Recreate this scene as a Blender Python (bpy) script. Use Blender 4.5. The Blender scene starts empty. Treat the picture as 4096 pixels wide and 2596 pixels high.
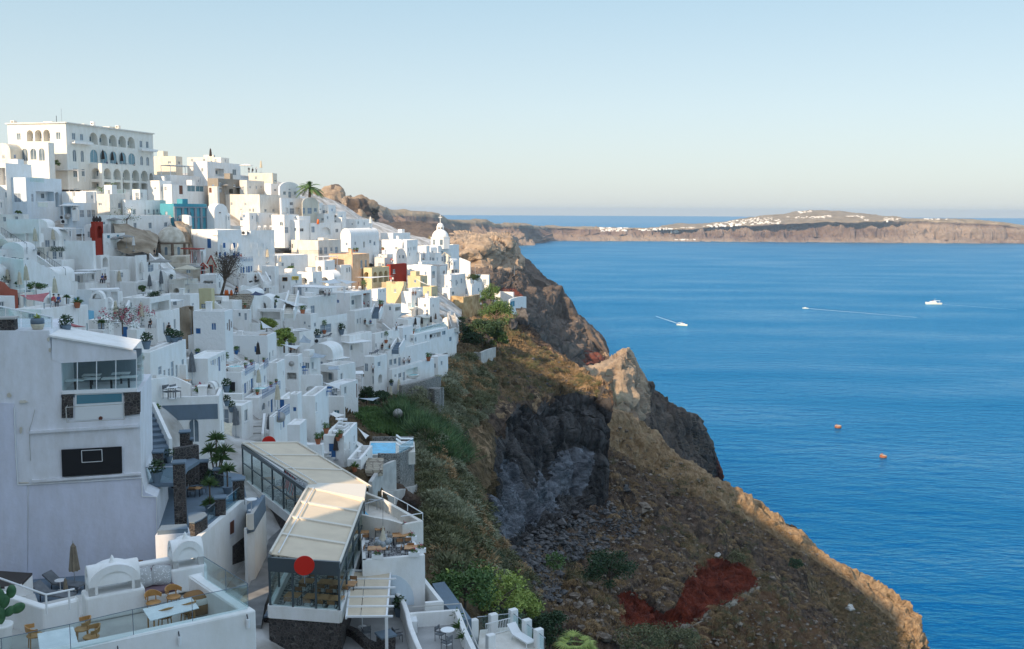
import bpy,math,random
import numpy as np
from mathutils import Vector,Matrix,noise
from mathutils.bvhtree import BVHTree
random.seed(7)
S=bpy.context.scene
COL=S.collection
R=math.radians
F=4000.0
PITCH=math.atan(455/F);ROLL=0.0046
CZ=200.0
cd=bpy.data.cameras.new('camera');cam=bpy.data.objects.new('camera',cd);COL.objects.link(cam)
cd.sensor_width=36.0;cd.lens=36.0*F/4096;cd.clip_start=0.5;cd.clip_end=120000
cam.matrix_world=Matrix.Translation((0,0,CZ))@Matrix.Rotation(math.pi/2-PITCH,4,'X')@Matrix.Rotation(ROLL,4,'Z')
S.camera=cam
S.render.resolution_x=1024;S.render.resolution_y=649
SUN=Vector((-0.50,-0.75,0.47)).normalized()
W=bpy.data.worlds.new('World');S.world=W;W.use_nodes=True
wn=W.node_tree.nodes;wl=W.node_tree.links
sky=wn.new('ShaderNodeTexSky');sky.sky_type='NISHITA';sky.sun_disc=False
sky.sun_elevation=math.asin(SUN.z);sky.sun_rotation=math.atan2(SUN.x,SUN.y)
sky.altitude=200;sky.air_density=1.0;sky.dust_density=1.6;sky.ozone_density=1.6
wn['Background'].inputs['Strength'].default_value=0.12
wtc=wn.new('ShaderNodeTexCoord');wsp=wn.new('ShaderNodeSeparateXYZ');wrp=wn.new('ShaderNodeValToRGB');wmx=wn.new('ShaderNodeMixRGB');wml=wn.new('ShaderNodeVectorMath')
wl.new(wtc.outputs['Generated'],wsp.inputs[0]);wl.new(wsp.outputs['Z'],wrp.inputs[0])
el=wrp.color_ramp.elements;el[0].position=0.0;el[0].color=(.37,.385,.375,1);el[1].position=1.0;el[1].color=(.38,.48,.62,1)
for p_,c_ in((.03,(.36,.395,.39)),(.10,(.32,.38,.40)),(.22,(.225,.32,.375)),(.42,(.29,.385,.51))):
 e_=el.new(p_);e_.color=(*c_,1)
wml.operation='SCALE';wml.inputs['Scale'].default_value=1/0.12;wl.new(wrp.outputs[0],wml.inputs[0])
wmx.inputs[0].default_value=0.85;wl.new(sky.outputs[0],wmx.inputs[1]);wl.new(wml.outputs[0],wmx.inputs[2])
wl.new(wmx.outputs[0],wn['Background'].inputs['Color'])
sd=bpy.data.lights.new('sun','SUN');sd.energy=3.1;sd.angle=R(0.5);sd.color=(1.0,0.77,0.53)
sun=bpy.data.objects.new('sun',sd);COL.objects.link(sun)
sun.rotation_euler=(-SUN).to_track_quat('-Z','Y').to_euler()
S.view_settings.view_transform='Standard';S.view_settings.look='None'
S.view_settings.exposure=1.0;S.view_settings.gamma=1
CM=cam.matrix_world.to_3x3();CMI=CM.inverted();CO=Vector((0,0,CZ))
def ray(x,y):return CM@Vector(((x-2048)/F,-(y-1298)/F,-1))
def atd(x,y,d):return CO+ray(x,y)*d
def onz(x,y,z):
 r=ray(x,y);return CO+r*((z-CZ)/r.z)
def proj(p):
 v=CMI@(Vector(p)-CO);return(2048-F*v.x/v.z,1298+F*v.y/v.z)
def zat(p,y):
 r=ray(proj(p)[0],y);return CZ+r.z*math.hypot(p[0],p[1])/math.hypot(r.x,r.y)
MAT={}
def mat(name,col,rough=0.8,col2=None,sc=1.0,bump=0.0,bsc=None,metal=0,detail=6,mixp=(0.35,0.65),alpha=None,trans=0,spec=0.5,extra=None,emit=None):
 if name in MAT:return MAT[name]
 m=bpy.data.materials.new(name);m.use_nodes=True;MAT[name]=m
 n=m.node_tree.nodes;l=m.node_tree.links;b=n['Principled BSDF']
 b.inputs['Roughness'].default_value=rough;b.inputs['Metallic'].default_value=metal
 b.inputs['Base Color'].default_value=(*col,1);b.inputs['Specular IOR Level'].default_value=spec
 if trans:b.inputs['Transmission Weight'].default_value=trans
 if alpha is not None:b.inputs['Alpha'].default_value=alpha
 if emit:b.inputs['Emission Color'].default_value=(*emit[:3],1);b.inputs['Emission Strength'].default_value=emit[3]
 tc=n.new('ShaderNodeTexCoord')
 geo=n.new('ShaderNodeNewGeometry')
 src=geo.outputs['Position']
 if col2:
  t=n.new('ShaderNodeTexNoise');t.inputs['Scale'].default_value=sc;t.inputs['Detail'].default_value=detail
  l.new(src,t.inputs['Vector'])
  r=n.new('ShaderNodeValToRGB');r.color_ramp.elements[0].position=mixp[0];r.color_ramp.elements[1].position=mixp[1]
  r.color_ramp.elements[0].color=(*col,1);r.color_ramp.elements[1].color=(*col2,1)
  l.new(t.outputs[0],r.inputs[0]);l.new(r.outputs[0],b.inputs['Base Color'])
 if bump:
  t2=n.new('ShaderNodeTexNoise');t2.inputs['Scale'].default_value=bsc or sc*4;t2.inputs['Detail'].default_value=5
  l.new(src,t2.inputs['Vector'])
  bp=n.new('ShaderNodeBump');bp.inputs['Strength'].default_value=0.8;bp.inputs['Distance'].default_value=bump
  l.new(t2.outputs[0],bp.inputs['Height']);l.new(bp.outputs[0],b.inputs['Normal'])
 if extra:extra(m,n,l,b,src)
 return m
BV=[]
class MB:
 def __init__(s):s.v=[];s.f=[]
 def add(s,vs,fs):
  o=len(s.v);s.v+=[tuple(v)for v in vs];s.f+=[tuple(i+o for i in f)for f in fs];return s
 def quad(s,a,b,c,d):return s.add([a,b,c,d],[(0,1,2,3)])
 def hexa(s,p):
  return s.add(p,[(3,2,1,0),(4,5,6,7),(0,1,5,4),(1,2,6,5),(2,3,7,6),(3,0,4,7)])
 def box(s,c,ux,uy,sx,sy,z0,z1):
  c=Vector(c);ux=Vector(ux[:2]);uy=Vector(uy[:2]);c2=Vector(c[:2])
  q=[c2-ux*sx-uy*sy,c2+ux*sx-uy*sy,c2+ux*sx+uy*sy,c2-ux*sx+uy*sy]
  return s.hexa([(*p,z0)for p in q]+[(*p,z1)for p in q])
 def bar(s,a,b,r,n=6,r2=None,cap=True):
  a=Vector(a);b=Vector(b);d=(b-a)
  if d.length<1e-6:return s
  d.normalize();u=d.orthogonal().normalized();w=d.cross(u);r2=r if r2 is None else r2
  vs=[a+(u*math.cos(t)+w*math.sin(t))*r for t in[2*math.pi*i/n for i in range(n)]]
  vs+=[b+(u*math.cos(t)+w*math.sin(t))*r2 for t in[2*math.pi*i/n for i in range(n)]]
  fs=[(i,(i+1)%n,n+(i+1)%n,n+i)for i in range(n)]
  if cap:fs+=[tuple(range(n-1,-1,-1)),tuple(range(n,2*n))]
  return s.add(vs,fs)
 def lathe(s,c,prof,n=16,sx=1,sy=1):
  c=Vector(c);vs=[];k=len(prof)
  for r,z in prof:
   for i in range(n):
    t=2*math.pi*i/n;vs.append(c+Vector((r*sx*math.cos(t),r*sy*math.sin(t),z)))
  fs=[(j*n+i,j*n+(i+1)%n,(j+1)*n+(i+1)%n,(j+1)*n+i)for j in range(k-1)for i in range(n)]
  fs+=[tuple(range(n-1,-1,-1)),tuple((k-1)*n+i for i in range(n))]
  return s.add(vs,fs)
 def slab(s,pts,z0,z1):
  n=len(pts);vs=[(p[0],p[1],z0)for p in pts]+[(p[0],p[1],z1)for p in pts]
  ar=sum(pts[i][0]*pts[(i+1)%n][1]-pts[(i+1)%n][0]*pts[i][1]for i in range(n))
  fs=[tuple(range(n-1,-1,-1)),tuple(range(n,2*n))]+[(i,(i+1)%n,n+(i+1)%n,n+i)for i in range(n)]
  if ar<0:fs=[f[::-1]for f in fs]
  return s.add(vs,fs)
 def ball(s,c,r,n=8,m=5,sz=1,jit=0):
  prof=[(max(1e-3,r*math.sin(math.pi*j/m)),-r*sz*math.cos(math.pi*j/m))for j in range(m+1)]
  return s.lathe(c,prof,n)
 def build(s,name,m,parent=None,smooth=False,solid=False,bevel=0,kind=None):
  me=bpy.data.meshes.new(name);me.from_pydata(s.v,[],s.f);me.update()
  if m:me.materials.append(MAT[m]if isinstance(m,str)else m)
  o=bpy.data.objects.new(name,me);COL.objects.link(o)
  if smooth:me.polygons.foreach_set('use_smooth',[True]*len(me.polygons))
  if bevel:
   b=o.modifiers.new('b','BEVEL');b.width=bevel;b.segments=2;b.limit_method='ANGLE';b.angle_limit=R(40)
  if parent is not None:setpar(o,parent)
  if kind:o['kind']=kind
  if solid:BV.append((s.v,s.f))
  return o
def setpar(o,parent):
 o.parent=parent
 if parent.parent is None:o.matrix_parent_inverse=Matrix.Translation(-parent.location)
def tag(o,label,cat,group=None,kind=None):
 if label:o['label']=label
 if cat:o['category']=cat
 if group:o['group']=group
 if kind:o['kind']=kind
 return o
def root(name,loc,label,cat,group=None):
 o=bpy.data.objects.new(name,None);COL.objects.link(o);o.location=loc;o.empty_display_size=0.3
 return tag(o,label,cat,group)
def fbm(p,oct=5,H=0.9,lac=2.1):return noise.fractal(p,H,lac,oct)
def ridged(p,oct=5):return noise.ridged_multi_fractal(p,0.9,2.1,oct,1.0,2.0)-1.2
def cr(p0,p1,p2,p3,t):
 return 0.5*((2*p1)+(-p0+p2)*t+(2*p0-5*p1+4*p2-p3)*t*t+(-p0+3*p1-3*p2+p3)*t**3)
def loft(name,rows,nu,nv,m,amp=1.0,sc=0.05,disp=None,masks=None,solid=True,lin=False,zr=None,smooth=True):
 """grid of (px,py,d) rows -> smooth displaced ground mesh"""
 G=np.array([[list(atd(*p))for p in r]for r in rows])
 def interp(A,n):
  k=A.shape[0];ts=np.linspace(0,k-1-1e-6,(k-1)*n+1);out=[]
  for t in ts:
   i=int(t);u=t-i
   g=lambda j:A[min(max(j,0),k-1)]
   out.append(g(i)*(1-u)+g(i+1)*u if lin else cr(g(i-1),g(i),g(i+1),g(i+2),u))
  return np.array(out)
 G=interp(G,nv);G=np.swapaxes(interp(np.swapaxes(G,0,1),nu),0,1)
 ny,nx=G.shape[:2]
 du=np.gradient(G,axis=1);dv=np.gradient(G,axis=0);N=np.cross(du,dv)
 N/=(np.linalg.norm(N,axis=2,keepdims=True)+1e-9)
 V=[]
 for j in range(ny):
  for i in range(nx):
   p=Vector(G[j,i]);n=Vector(N[j,i])
   if n.dot(CO-p)<0:n=-n
   e=min(1,min(i,nx-1-i)/2+.5)
   h=disp(p,n,j/(ny-1),i/(nx-1))if disp else fbm(p*sc,6)*amp
   q_=p+n*h*e
   if zr:q_.z+=(fbm(p*zr[1],5)+.6*abs(noise.noise(p*zr[1]*4)))*zr[0]
   V.append(q_)
 fs=[(j*nx+i,j*nx+i+1,(j+1)*nx+i+1,(j+1)*nx+i)for j in range(ny-1)for i in range(nx-1)]
 b=MB();b.v=[tuple(v)for v in V];b.f=fs
 o=b.build(name,m,smooth=smooth,solid=solid,kind='structure')
 if masks:
  for mn,fn in masks.items():
   a=o.data.attributes.new(mn,'FLOAT','POINT')
   a.data.foreach_set('value',[fn(*proj(v),v)for v in V])
 return o
def interp_poly(poly,x):
 for(a,b),(c,d)in zip(poly,poly[1:]):
  if x<=c:return b+(d-b)*(x-a)/(c-a)if c!=a else d
 return poly[-1][1]
def inpoly(x,y,P):
 c=False;j=len(P)-1
 for i in range(len(P)):
  if(P[i][1]>y)!=(P[j][1]>y)and x<(P[j][0]-P[i][0])*(y-P[i][1])/(P[j][1]-P[i][1])+P[i][0]:c=not c
  j=i
 return c
def polymask(P,soft=30,wob=25):
 def f(x,y,v):
  w=noise.noise(Vector(v)*0.12)*wob;xx=x+w;yy=y+noise.noise(Vector(v)*0.12+Vector((9,9,9)))*wob
  k=sum(inpoly(xx+dx,yy+dy,P)for dx,dy in((0,0),(soft/2,0),(-soft/2,0),(0,soft/2),(0,-soft/2)))
  return k/5
 return f
def rockmat(name,layers,bump=0.5,bsc=0.35,strata=None,rough=0.95):
 """layers: first (colA, colB, scale) base; then (attr, colA, colB, scale) blended in by rock type"""
 m=bpy.data.materials.new(name);m.use_nodes=True;MAT[name]=m
 n=m.node_tree.nodes;l=m.node_tree.links;b=n['Principled BSDF'];b.inputs['Roughness'].default_value=rough
 b.inputs['Specular IOR Level'].default_value=0.15
 g=n.new('ShaderNodeNewGeometry');P=g.outputs['Position']
 def noisecol(a,c,sc,stretch=None):
  src=P
  if stretch:
   mp=n.new('ShaderNodeMapping');mp.inputs['Scale'].default_value=stretch;l.new(P,mp.inputs[0]);src=mp.outputs[0]
  t=n.new('ShaderNodeTexNoise');t.inputs['Scale'].default_value=sc;t.inputs['Detail'].default_value=10;t.inputs['Roughness'].default_value=0.68
  l.new(src,t.inputs['Vector'])
  r=n.new('ShaderNodeValToRGB');e=r.color_ramp.elements
  e[0].position=0.38;e[1].position=0.62;e[0].color=(*a,1);e[1].color=(*c,1)
  l.new(t.outputs[0],r.inputs[0]);return r.outputs[0]
 out=noisecol(*layers[0])
 if strata:
  sa,sb,ss,amt=strata
  mp=n.new('ShaderNodeMapping');mp.inputs['Scale'].default_value=(ss*0.06,ss*0.06,ss);l.new(P,mp.inputs[0])
  t=n.new('ShaderNodeTexNoise');t.inputs['Scale'].default_value=1;t.inputs['Detail'].default_value=7;l.new(mp.outputs[0],t.inputs['Vector'])
  r=n.new('ShaderNodeValToRGB');e=r.color_ramp.elements;e[0].position=0.42;e[1].position=0.58
  e[0].color=(*sa,1);e[1].color=(*sb,1);l.new(t.outputs[0],r.inputs[0])
  mx=n.new('ShaderNodeMixRGB');mx.inputs[0].default_value=amt;l.new(out,mx.inputs[1]);l.new(r.outputs[0],mx.inputs[2]);out=mx.outputs[0]
 for L in layers[1:]:
  at=n.new('ShaderNodeAttribute');at.attribute_name=L[0]
  t=n.new('ShaderNodeTexNoise');t.inputs['Scale'].default_value=L[3]*1.5;t.inputs['Detail'].default_value=8;l.new(P,t.inputs['Vector'])
  ma=n.new('ShaderNodeMath');ma.operation='ADD';l.new(at.outputs['Fac'],ma.inputs[0]);l.new(t.outputs[0],ma.inputs[1])
  rr=n.new('ShaderNodeValToRGB');rr.color_ramp.elements[0].position=0.93;rr.color_ramp.elements[1].position=1.0
  m2=n.new('ShaderNodeMath');m2.operation='SUBTRACT';m2.inputs[1].default_value=0.02;l.new(ma.outputs[0],m2.inputs[0]);l.new(m2.outputs[0],rr.inputs[0])
  mx=n.new('ShaderNodeMixRGB');l.new(rr.outputs[0],mx.inputs[0]);l.new(out,mx.inputs[1])
  l.new(noisecol(L[1],L[2],L[3],L[4]if len(L)>4 else None),mx.inputs[2]);out=mx.outputs[0]
 l.new(out,b.inputs['Base Color'])
 t2=n.new('ShaderNodeTexNoise');t2.inputs['Scale'].default_value=bsc;t2.inputs['Detail'].default_value=12;t2.inputs['Roughness'].default_value=0.75
 l.new(P,t2.inputs['Vector'])
 bp=n.new('ShaderNodeBump');bp.inputs['Strength'].default_value=1.0;bp.inputs['Distance'].default_value=bump
 l.new(t2.outputs[0],bp.inputs['Height']);l.new(bp.outputs[0],b.inputs['Normal'])
 return m
rockmat('slope_rock',[((.042,.030,.023),(.185,.125,.088),.36),('grass',(.070,.050,.026),(.21,.145,.08),.6),('dry',(.21,.135,.075),(.42,.29,.17),.5),('basalt',(.022,.021,.022),(.125,.115,.11),.30,(1.0,1.0,.3)),('grey',(.07,.075,.085),(.24,.25,.275),.5,(.7,.7,1.1)),('red',(.09,.016,.008),(.22,.045,.022),.4),('pale',(.22,.19,.15),(.42,.37,.30),.4),('tuff',(.12,.065,.035),(.19,.11,.062),.25)],bump=1.3,bsc=.6)
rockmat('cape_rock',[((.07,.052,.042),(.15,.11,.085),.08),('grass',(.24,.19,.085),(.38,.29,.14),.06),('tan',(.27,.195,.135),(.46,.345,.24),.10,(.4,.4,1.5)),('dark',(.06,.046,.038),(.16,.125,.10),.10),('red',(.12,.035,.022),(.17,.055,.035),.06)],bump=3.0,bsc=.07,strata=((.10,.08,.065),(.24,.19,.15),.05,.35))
rockmat('far_rock',[((.15,.10,.075),(.34,.25,.18),.010),('top',(.25,.19,.12),(.40,.32,.22),.014)],bump=22,bsc=.02,strata=((.16,.105,.085),(.40,.31,.23),.014,.5))
def seamat():
 m=bpy.data.materials.new('sea_water');m.use_nodes=True;MAT['sea_water']=m
 n=m.node_tree.nodes;l=m.node_tree.links;n.remove(n['Principled BSDF'])
 g=n.new('ShaderNodeNewGeometry');P=g.outputs['Position']
 def nz(sc,st,det,rot=0.5):
  mp=n.new('ShaderNodeMapping');mp.inputs['Scale'].default_value=st;mp.inputs['Rotation'].default_value=(0,0,rot);l.new(P,mp.inputs[0])
  t=n.new('ShaderNodeTexNoise');t.inputs['Scale'].default_value=sc;t.inputs['Detail'].default_value=det;l.new(mp.outputs[0],t.inputs['Vector']);return t.outputs[0]
 w1=nz(.13,(1,2.4,1),7,.25);w2=nz(.03,(1,2.5,1),5,.9)
 ad=n.new('ShaderNodeMath');ad.operation='MULTIPLY_ADD';ad.inputs[1].default_value=3.0;l.new(w2,ad.inputs[0]);l.new(w1,ad.inputs[2])
 bp=n.new('ShaderNodeBump');bp.inputs['Strength'].default_value=1;bp.inputs['Distance'].default_value=1.5;l.new(ad.outputs[0],bp.inputs['Height'])
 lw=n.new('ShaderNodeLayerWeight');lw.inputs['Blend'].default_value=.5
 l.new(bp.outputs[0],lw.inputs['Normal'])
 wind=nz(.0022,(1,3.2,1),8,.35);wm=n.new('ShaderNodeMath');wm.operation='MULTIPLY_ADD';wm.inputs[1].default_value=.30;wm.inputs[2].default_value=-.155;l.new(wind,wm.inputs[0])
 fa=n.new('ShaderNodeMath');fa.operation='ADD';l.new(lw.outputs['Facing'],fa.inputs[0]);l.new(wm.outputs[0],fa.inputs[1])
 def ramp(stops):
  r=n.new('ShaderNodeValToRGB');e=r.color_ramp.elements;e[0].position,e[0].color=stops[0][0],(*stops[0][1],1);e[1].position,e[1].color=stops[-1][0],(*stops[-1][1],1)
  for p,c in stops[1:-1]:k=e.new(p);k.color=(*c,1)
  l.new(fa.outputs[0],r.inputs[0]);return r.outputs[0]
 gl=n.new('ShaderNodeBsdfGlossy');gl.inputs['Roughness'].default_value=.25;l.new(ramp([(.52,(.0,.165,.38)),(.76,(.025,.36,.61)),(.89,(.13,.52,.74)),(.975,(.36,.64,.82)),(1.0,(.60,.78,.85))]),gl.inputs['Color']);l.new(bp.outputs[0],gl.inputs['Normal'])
 df=n.new('ShaderNodeBsdfDiffuse');df.inputs['Color'].default_value=(.001,.09,.24,1);l.new(bp.outputs[0],df.inputs['Normal'])
 mx=n.new('ShaderNodeMixShader');mx.inputs[0].default_value=.84;l.new(df.outputs[0],mx.inputs[1]);l.new(gl.outputs[0],mx.inputs[2]);l.new(mx.outputs[0],n['Material Output'].inputs['Surface'])
seamat()
b=MB();rs=[0]+[150*1.28**k for k in range(24)];na=48
b.v=[(0,0,0)]+[(r*math.cos(2*math.pi*i/na),r*math.sin(2*math.pi*i/na),0)for r in rs[1:]for i in range(na)]
b.f=[(0,1+i,1+(i+1)%na)for i in range(na)]+[(1+k*na+i,1+k*na+na+i,1+k*na+na+(i+1)%na,1+k*na+(i+1)%na)for k in range(len(rs)-2)for i in range(na)]
b.build('sea','sea_water',kind='structure')
crest=[(1380,800,4300),(1444,812,4500),(1479,815,4600),(1539,833,4700),(1559,842,4800),(1619,845,4900),(1713,851,5000),(1753,857,5100),(1768,870,5150),(1793,881,5300),(1880,883,5500),(1947,885,5650),(1975,899,5800),(2017,898,5950),(2100,903,6100),(2137,907,6300),(2200,908,6900),(2400,911,7000),(2600,914,7000)]
isl=[(2700,912,7000),(2804,907,7000),(2867,903,7000),(2960,897,7000),(3050,892,6950),(3129,886,6950),(3196,884,6950),(3293,880,6950),(3412,880,6900),(3553,878,6900),(3646,876,6900),(3795,879,6850),(3907,884,6850),(4018,892,6800),(4096,905,6800),(4200,925,6800),(4350,960,6800)]
def foot(x):return interp_poly([(1380,1015),(1800,990),(2090,979),(2137,977),(2200,964),(2400,961),(2800,961),(3300,965),(4096,972),(4400,976)],x)
def fd(x):return interp_poly([(1380,4000),(2000,5700),(2137,6020),(2200,6800),(2600,6900),(4400,6700)],x)
E=crest+isl
hid={p[0]:p for p in[(2700,898,8000),(2804,898,8200),(2867,894,8200),(2960,879,8300),(3050,865,8300),(3129,857,8300),(3196,847,8300),(3293,843,8300),(3412,852,8300),(3553,871,8300)]}
rowsE=[[(x,y+30,d*1.25)for x,y,d in E],[hid.get(x,(x,y+2,d*1.06))for x,y,d in E],[(x,y,d)for x,y,d in E]]
for t in(.25,.5,.75):rowsE.append([(x,y+(foot(x)-y)*t,d+(fd(x)-d)*t)for x,y,d in E])
rowsE.append([(x,foot(x),fd(x))for x,y,d in E]);rowsE.append([(x,foot(x)+16,fd(x)*.97)for x,y,d in E])
def dE(p,n,v,u):
 k=max(0,min(1,(v-.31)*3))*max(0,min(1,(1.03-v)*5))
 q=Vector((p.x*.0035+p.y*.0035,p.y*.0012,p.z*.0016))
 return(ridged(q,5)*85+14+ridged(Vector((p.x*.013,p.y*.010,p.z*.004)),4)*45)*k+fbm(p*.004,4)*6+(8*noise.noise(Vector((p.x*.002,p.y*.002,p.z*.05))))*k
loft('coast_hills',rowsE,34,16,'far_rock',disp=dE,zr=(9,.004),smooth=False,masks={'top':lambda x,y,v:1.0 if y<interp_poly([(a,c+(foot(a)-c)*.12)for a,c,_ in E],x)else 0.0},solid=False)
def cracks(p,st,d1,d2):
 q=Vector((p.x*st[0],p.y*st[0],p.z*st[1]));ds,pt=noise.voronoi(q);c=ds[1]-ds[0]
 return-d1*max(0,.22-c)/.22+d2*noise.noise(pt[0]*5.3)
def dC(amp,sc,rx=1.0):
 def f(p,n,v,u):return ridged(Vector((p.x*sc,p.y*sc,p.z*sc*.35)),6)*amp*rx+fbm(p*sc*4,4)*amp*.3
 return f
loft('back_hill',[[(1180,800,1150),(1250,805,1150),(1330,800,1150),(1385,830,1150),(1450,850,1150),(1485,880,1150),(1540,960,1150)],[(1180,788,950),(1250,783,950),(1330,776,950),(1385,803,950),(1440,809,950),(1487,852,950),(1500,930,950)],[(1180,830,880),(1250,840,880),(1330,835,870),(1385,850,870),(1440,850,870),(1480,885,880),(1500,960,900)],[(1180,960,800),(1250,960,800),(1330,960,800),(1385,960,800),(1440,960,800),(1480,970,820),(1500,1010,850)]],14,16,'cape_rock',disp=dC(10,.022),masks={'tan':lambda x,y,v:.7 if noise.noise(Vector(v)*.02)>0 else 0.1})
loft('brown_hill',[[(1420,930,2300),(1540,925,2300),(1640,920,2300),(1743,925,2300),(1833,955,2300),(1900,990,2300)],[(1420,910,1900),(1540,902,1900),(1640,897,1900),(1743,906,1900),(1800,930,1900),(1850,955,1800)],[(1420,960,1600),(1540,955,1600),(1640,945,1600),(1743,950,1600),(1800,962,1600),(1850,975,1600)],[(1420,1040,1350),(1540,1040,1350),(1640,1030,1350),(1743,1020,1350),(1800,1015,1350),(1850,1010,1350)]],10,12,'cape_rock',disp=dC(12,.01),masks={'dark':lambda x,y,v:.55+.3*noise.noise(Vector(v)*.01),'grass':lambda x,y,v:.9 if y>965 else .2})
B2=[(1700,950,2000),(1850,938,1900),(1950,943,1800),(2017,952,1700),(2045,960,1600),(2060,985,1550),(2092,1045,1500),(2162,1103,1460),(2244,1158,1430),(2306,1256,1400),(2386,1338,1370),(2436,1420,1345)]
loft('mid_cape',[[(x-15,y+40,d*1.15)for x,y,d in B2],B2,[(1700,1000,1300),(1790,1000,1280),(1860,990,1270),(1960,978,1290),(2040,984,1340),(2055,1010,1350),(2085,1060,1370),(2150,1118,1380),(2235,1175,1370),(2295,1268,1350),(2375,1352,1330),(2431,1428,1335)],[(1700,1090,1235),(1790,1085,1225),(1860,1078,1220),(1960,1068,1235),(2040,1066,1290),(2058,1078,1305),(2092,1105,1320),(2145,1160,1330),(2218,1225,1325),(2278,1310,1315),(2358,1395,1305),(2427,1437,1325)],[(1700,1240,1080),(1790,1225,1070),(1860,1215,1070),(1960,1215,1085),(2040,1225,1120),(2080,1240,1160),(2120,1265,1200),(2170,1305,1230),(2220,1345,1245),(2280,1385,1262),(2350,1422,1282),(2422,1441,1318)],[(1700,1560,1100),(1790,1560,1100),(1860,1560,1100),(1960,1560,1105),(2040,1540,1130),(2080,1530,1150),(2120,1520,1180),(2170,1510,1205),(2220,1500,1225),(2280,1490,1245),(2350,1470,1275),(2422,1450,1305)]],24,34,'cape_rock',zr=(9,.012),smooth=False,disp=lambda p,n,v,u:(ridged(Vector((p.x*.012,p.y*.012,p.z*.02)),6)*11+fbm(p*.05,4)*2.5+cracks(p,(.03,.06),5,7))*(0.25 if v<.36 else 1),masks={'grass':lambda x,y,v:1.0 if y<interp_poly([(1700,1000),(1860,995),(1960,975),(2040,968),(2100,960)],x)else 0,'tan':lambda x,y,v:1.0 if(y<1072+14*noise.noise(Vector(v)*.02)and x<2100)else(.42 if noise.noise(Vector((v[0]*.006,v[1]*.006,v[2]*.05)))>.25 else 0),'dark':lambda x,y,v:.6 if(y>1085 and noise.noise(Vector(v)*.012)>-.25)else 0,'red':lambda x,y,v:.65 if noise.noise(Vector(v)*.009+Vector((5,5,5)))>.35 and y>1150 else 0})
S3=[(2330,1480,520),(2382,1459,520),(2452,1427,530),(2490,1413,540),(2525,1415,545),(2560,1479,560),(2603,1554,580),(2650,1600,600),(2700,1630,610),(2753,1656,630),(2807,1694,660),(2855,1796,700),(2890,1925,750)]
loft('pumice_cape',[[(x-10,y+45,d*1.15)for x,y,d in S3],S3,[(2320,1500,472),(2390,1500,466),(2440,1475,462),(2490,1442,463),(2512,1442,475),(2545,1492,500),(2590,1572,535),(2632,1615,560),(2680,1645,580),(2740,1682,600),(2790,1730,640),(2842,1822,690),(2887,1932,742)],[(2340,1600,456),(2410,1600,452),(2465,1585,449),(2495,1570,446),(2528,1580,460),(2560,1605,488),(2598,1650,515),(2630,1690,535),(2670,1715,558),(2722,1755,585),(2772,1805,625),(2822,1880,675),(2883,1955,738)],[(2370,1720,440),(2430,1710,440),(2475,1700,439),(2500,1690,438),(2538,1700,450),(2575,1730,470),(2615,1770,495),(2650,1800,520),(2690,1830,540),(2735,1865,568),(2782,1905,608),(2832,1955,656),(2886,2015,718)],[(2370,1980,430),(2430,1980,430),(2475,1980,430),(2500,1980,430),(2538,1985,440),(2575,1990,455),(2615,2000,480),(2650,2010,500),(2690,2020,525),(2735,2040,555),(2782,2070,590),(2832,2100,630),(2880,2110,690)]],20,28,'cape_rock',zr=(2.5,.05),smooth=False,disp=lambda p,n,v,u:(ridged(Vector((p.x*.035,p.y*.035,p.z*.02)),6)*4.5+fbm(p*.15,4)*1.2+cracks(p,(.09,.06),2.5,2.5))*(0.4 if v<.3 else 1),masks={'tan':lambda x,y,v:1.0 if x<interp_poly([(1400,2560),(1600,2640),(1700,2560),(1800,2540)],y)+20*noise.noise(Vector(v)*.05)else 0,'dark':lambda x,y,v:.75 if x>2600 else 0,'red':lambda x,y,v:1 if x>2868 and y>1840 else 0})
CT=[(0,2596,50),(300,2400,60),(600,2596,52),(1000,2596,50),(1200,2300,64),(1500,2596,64),(1650,2500,70),(1850,2500,80),(600,2300,63),(500,1950,66),(650,1700,72),(850,1650,86),(900,2000,73),(900,1850,82),(1250,1800,92),(1100,1745,96),(1450,2050,88),(1600,2150,84),(1450,1900,108),(1560,1870,122),(1550,1790,142),(1650,1950,122),(1300,1850,108),(1000,1700,106),(1020,1530,128),(850,1560,92),(780,1480,100),(400,1500,88),(550,1460,92),(330,1350,115),(200,1250,122),(400,1370,118),(700,1370,140),(900,1250,168),(650,1200,165),(250,1150,162),(150,1000,182),(400,1050,190),(300,900,212),(100,820,225),(500,750,245),(265,700,242),(620,700,277),(690,1000,210),(850,1020,218),(900,900,248),(750,800,258),(1000,850,272),(1200,830,285),(1100,720,295),(1300,900,292),(1000,1050,242),(1100,1150,225),(1300,1050,264),(1250,1200,222),(1500,1000,302),(1550,1150,268),(1750,1000,342),(1800,1150,322),(1900,1180,342),(2050,1210,350),(1300,1300,205),(1500,1300,225),(1750,1300,248),(1400,1450,188),(1650,1450,205),(1200,1450,168),(1700,1580,185),(1500,1600,168),(1250,1600,138),(1350,1700,142),(1600,1700,160),(1800,1500,218),(-300,2596,40),(-300,1600,70),(-300,1100,150),(-300,800,215)]
P_=np.array([(x/1000,y/1000)for x,y,_ in CT]);q_=np.log([d for*_,d in CT])
def K_(r2):return np.where(r2>0,r2*np.log(r2+1e-12)*.5,0)
A_=K_(((P_[:,None]-P_[None])**2).sum(2))+np.eye(len(P_))*0.004
Q_=np.hstack([np.ones((len(P_),1)),P_]);M_=np.block([[A_,Q_],[Q_.T,np.zeros((3,3))]])
w_=np.linalg.solve(M_,np.concatenate([q_,np.zeros(3)]))
def D(x,y):
 p=np.array([x/1000,y/1000]);k=K_(((P_-p)**2).sum(1));return float(np.exp(k@w_[:-3]+w_[-3]+w_[-2:]@p))
def P3(x,y,d=None):return atd(x,y,d if d else D(x,y))
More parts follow.
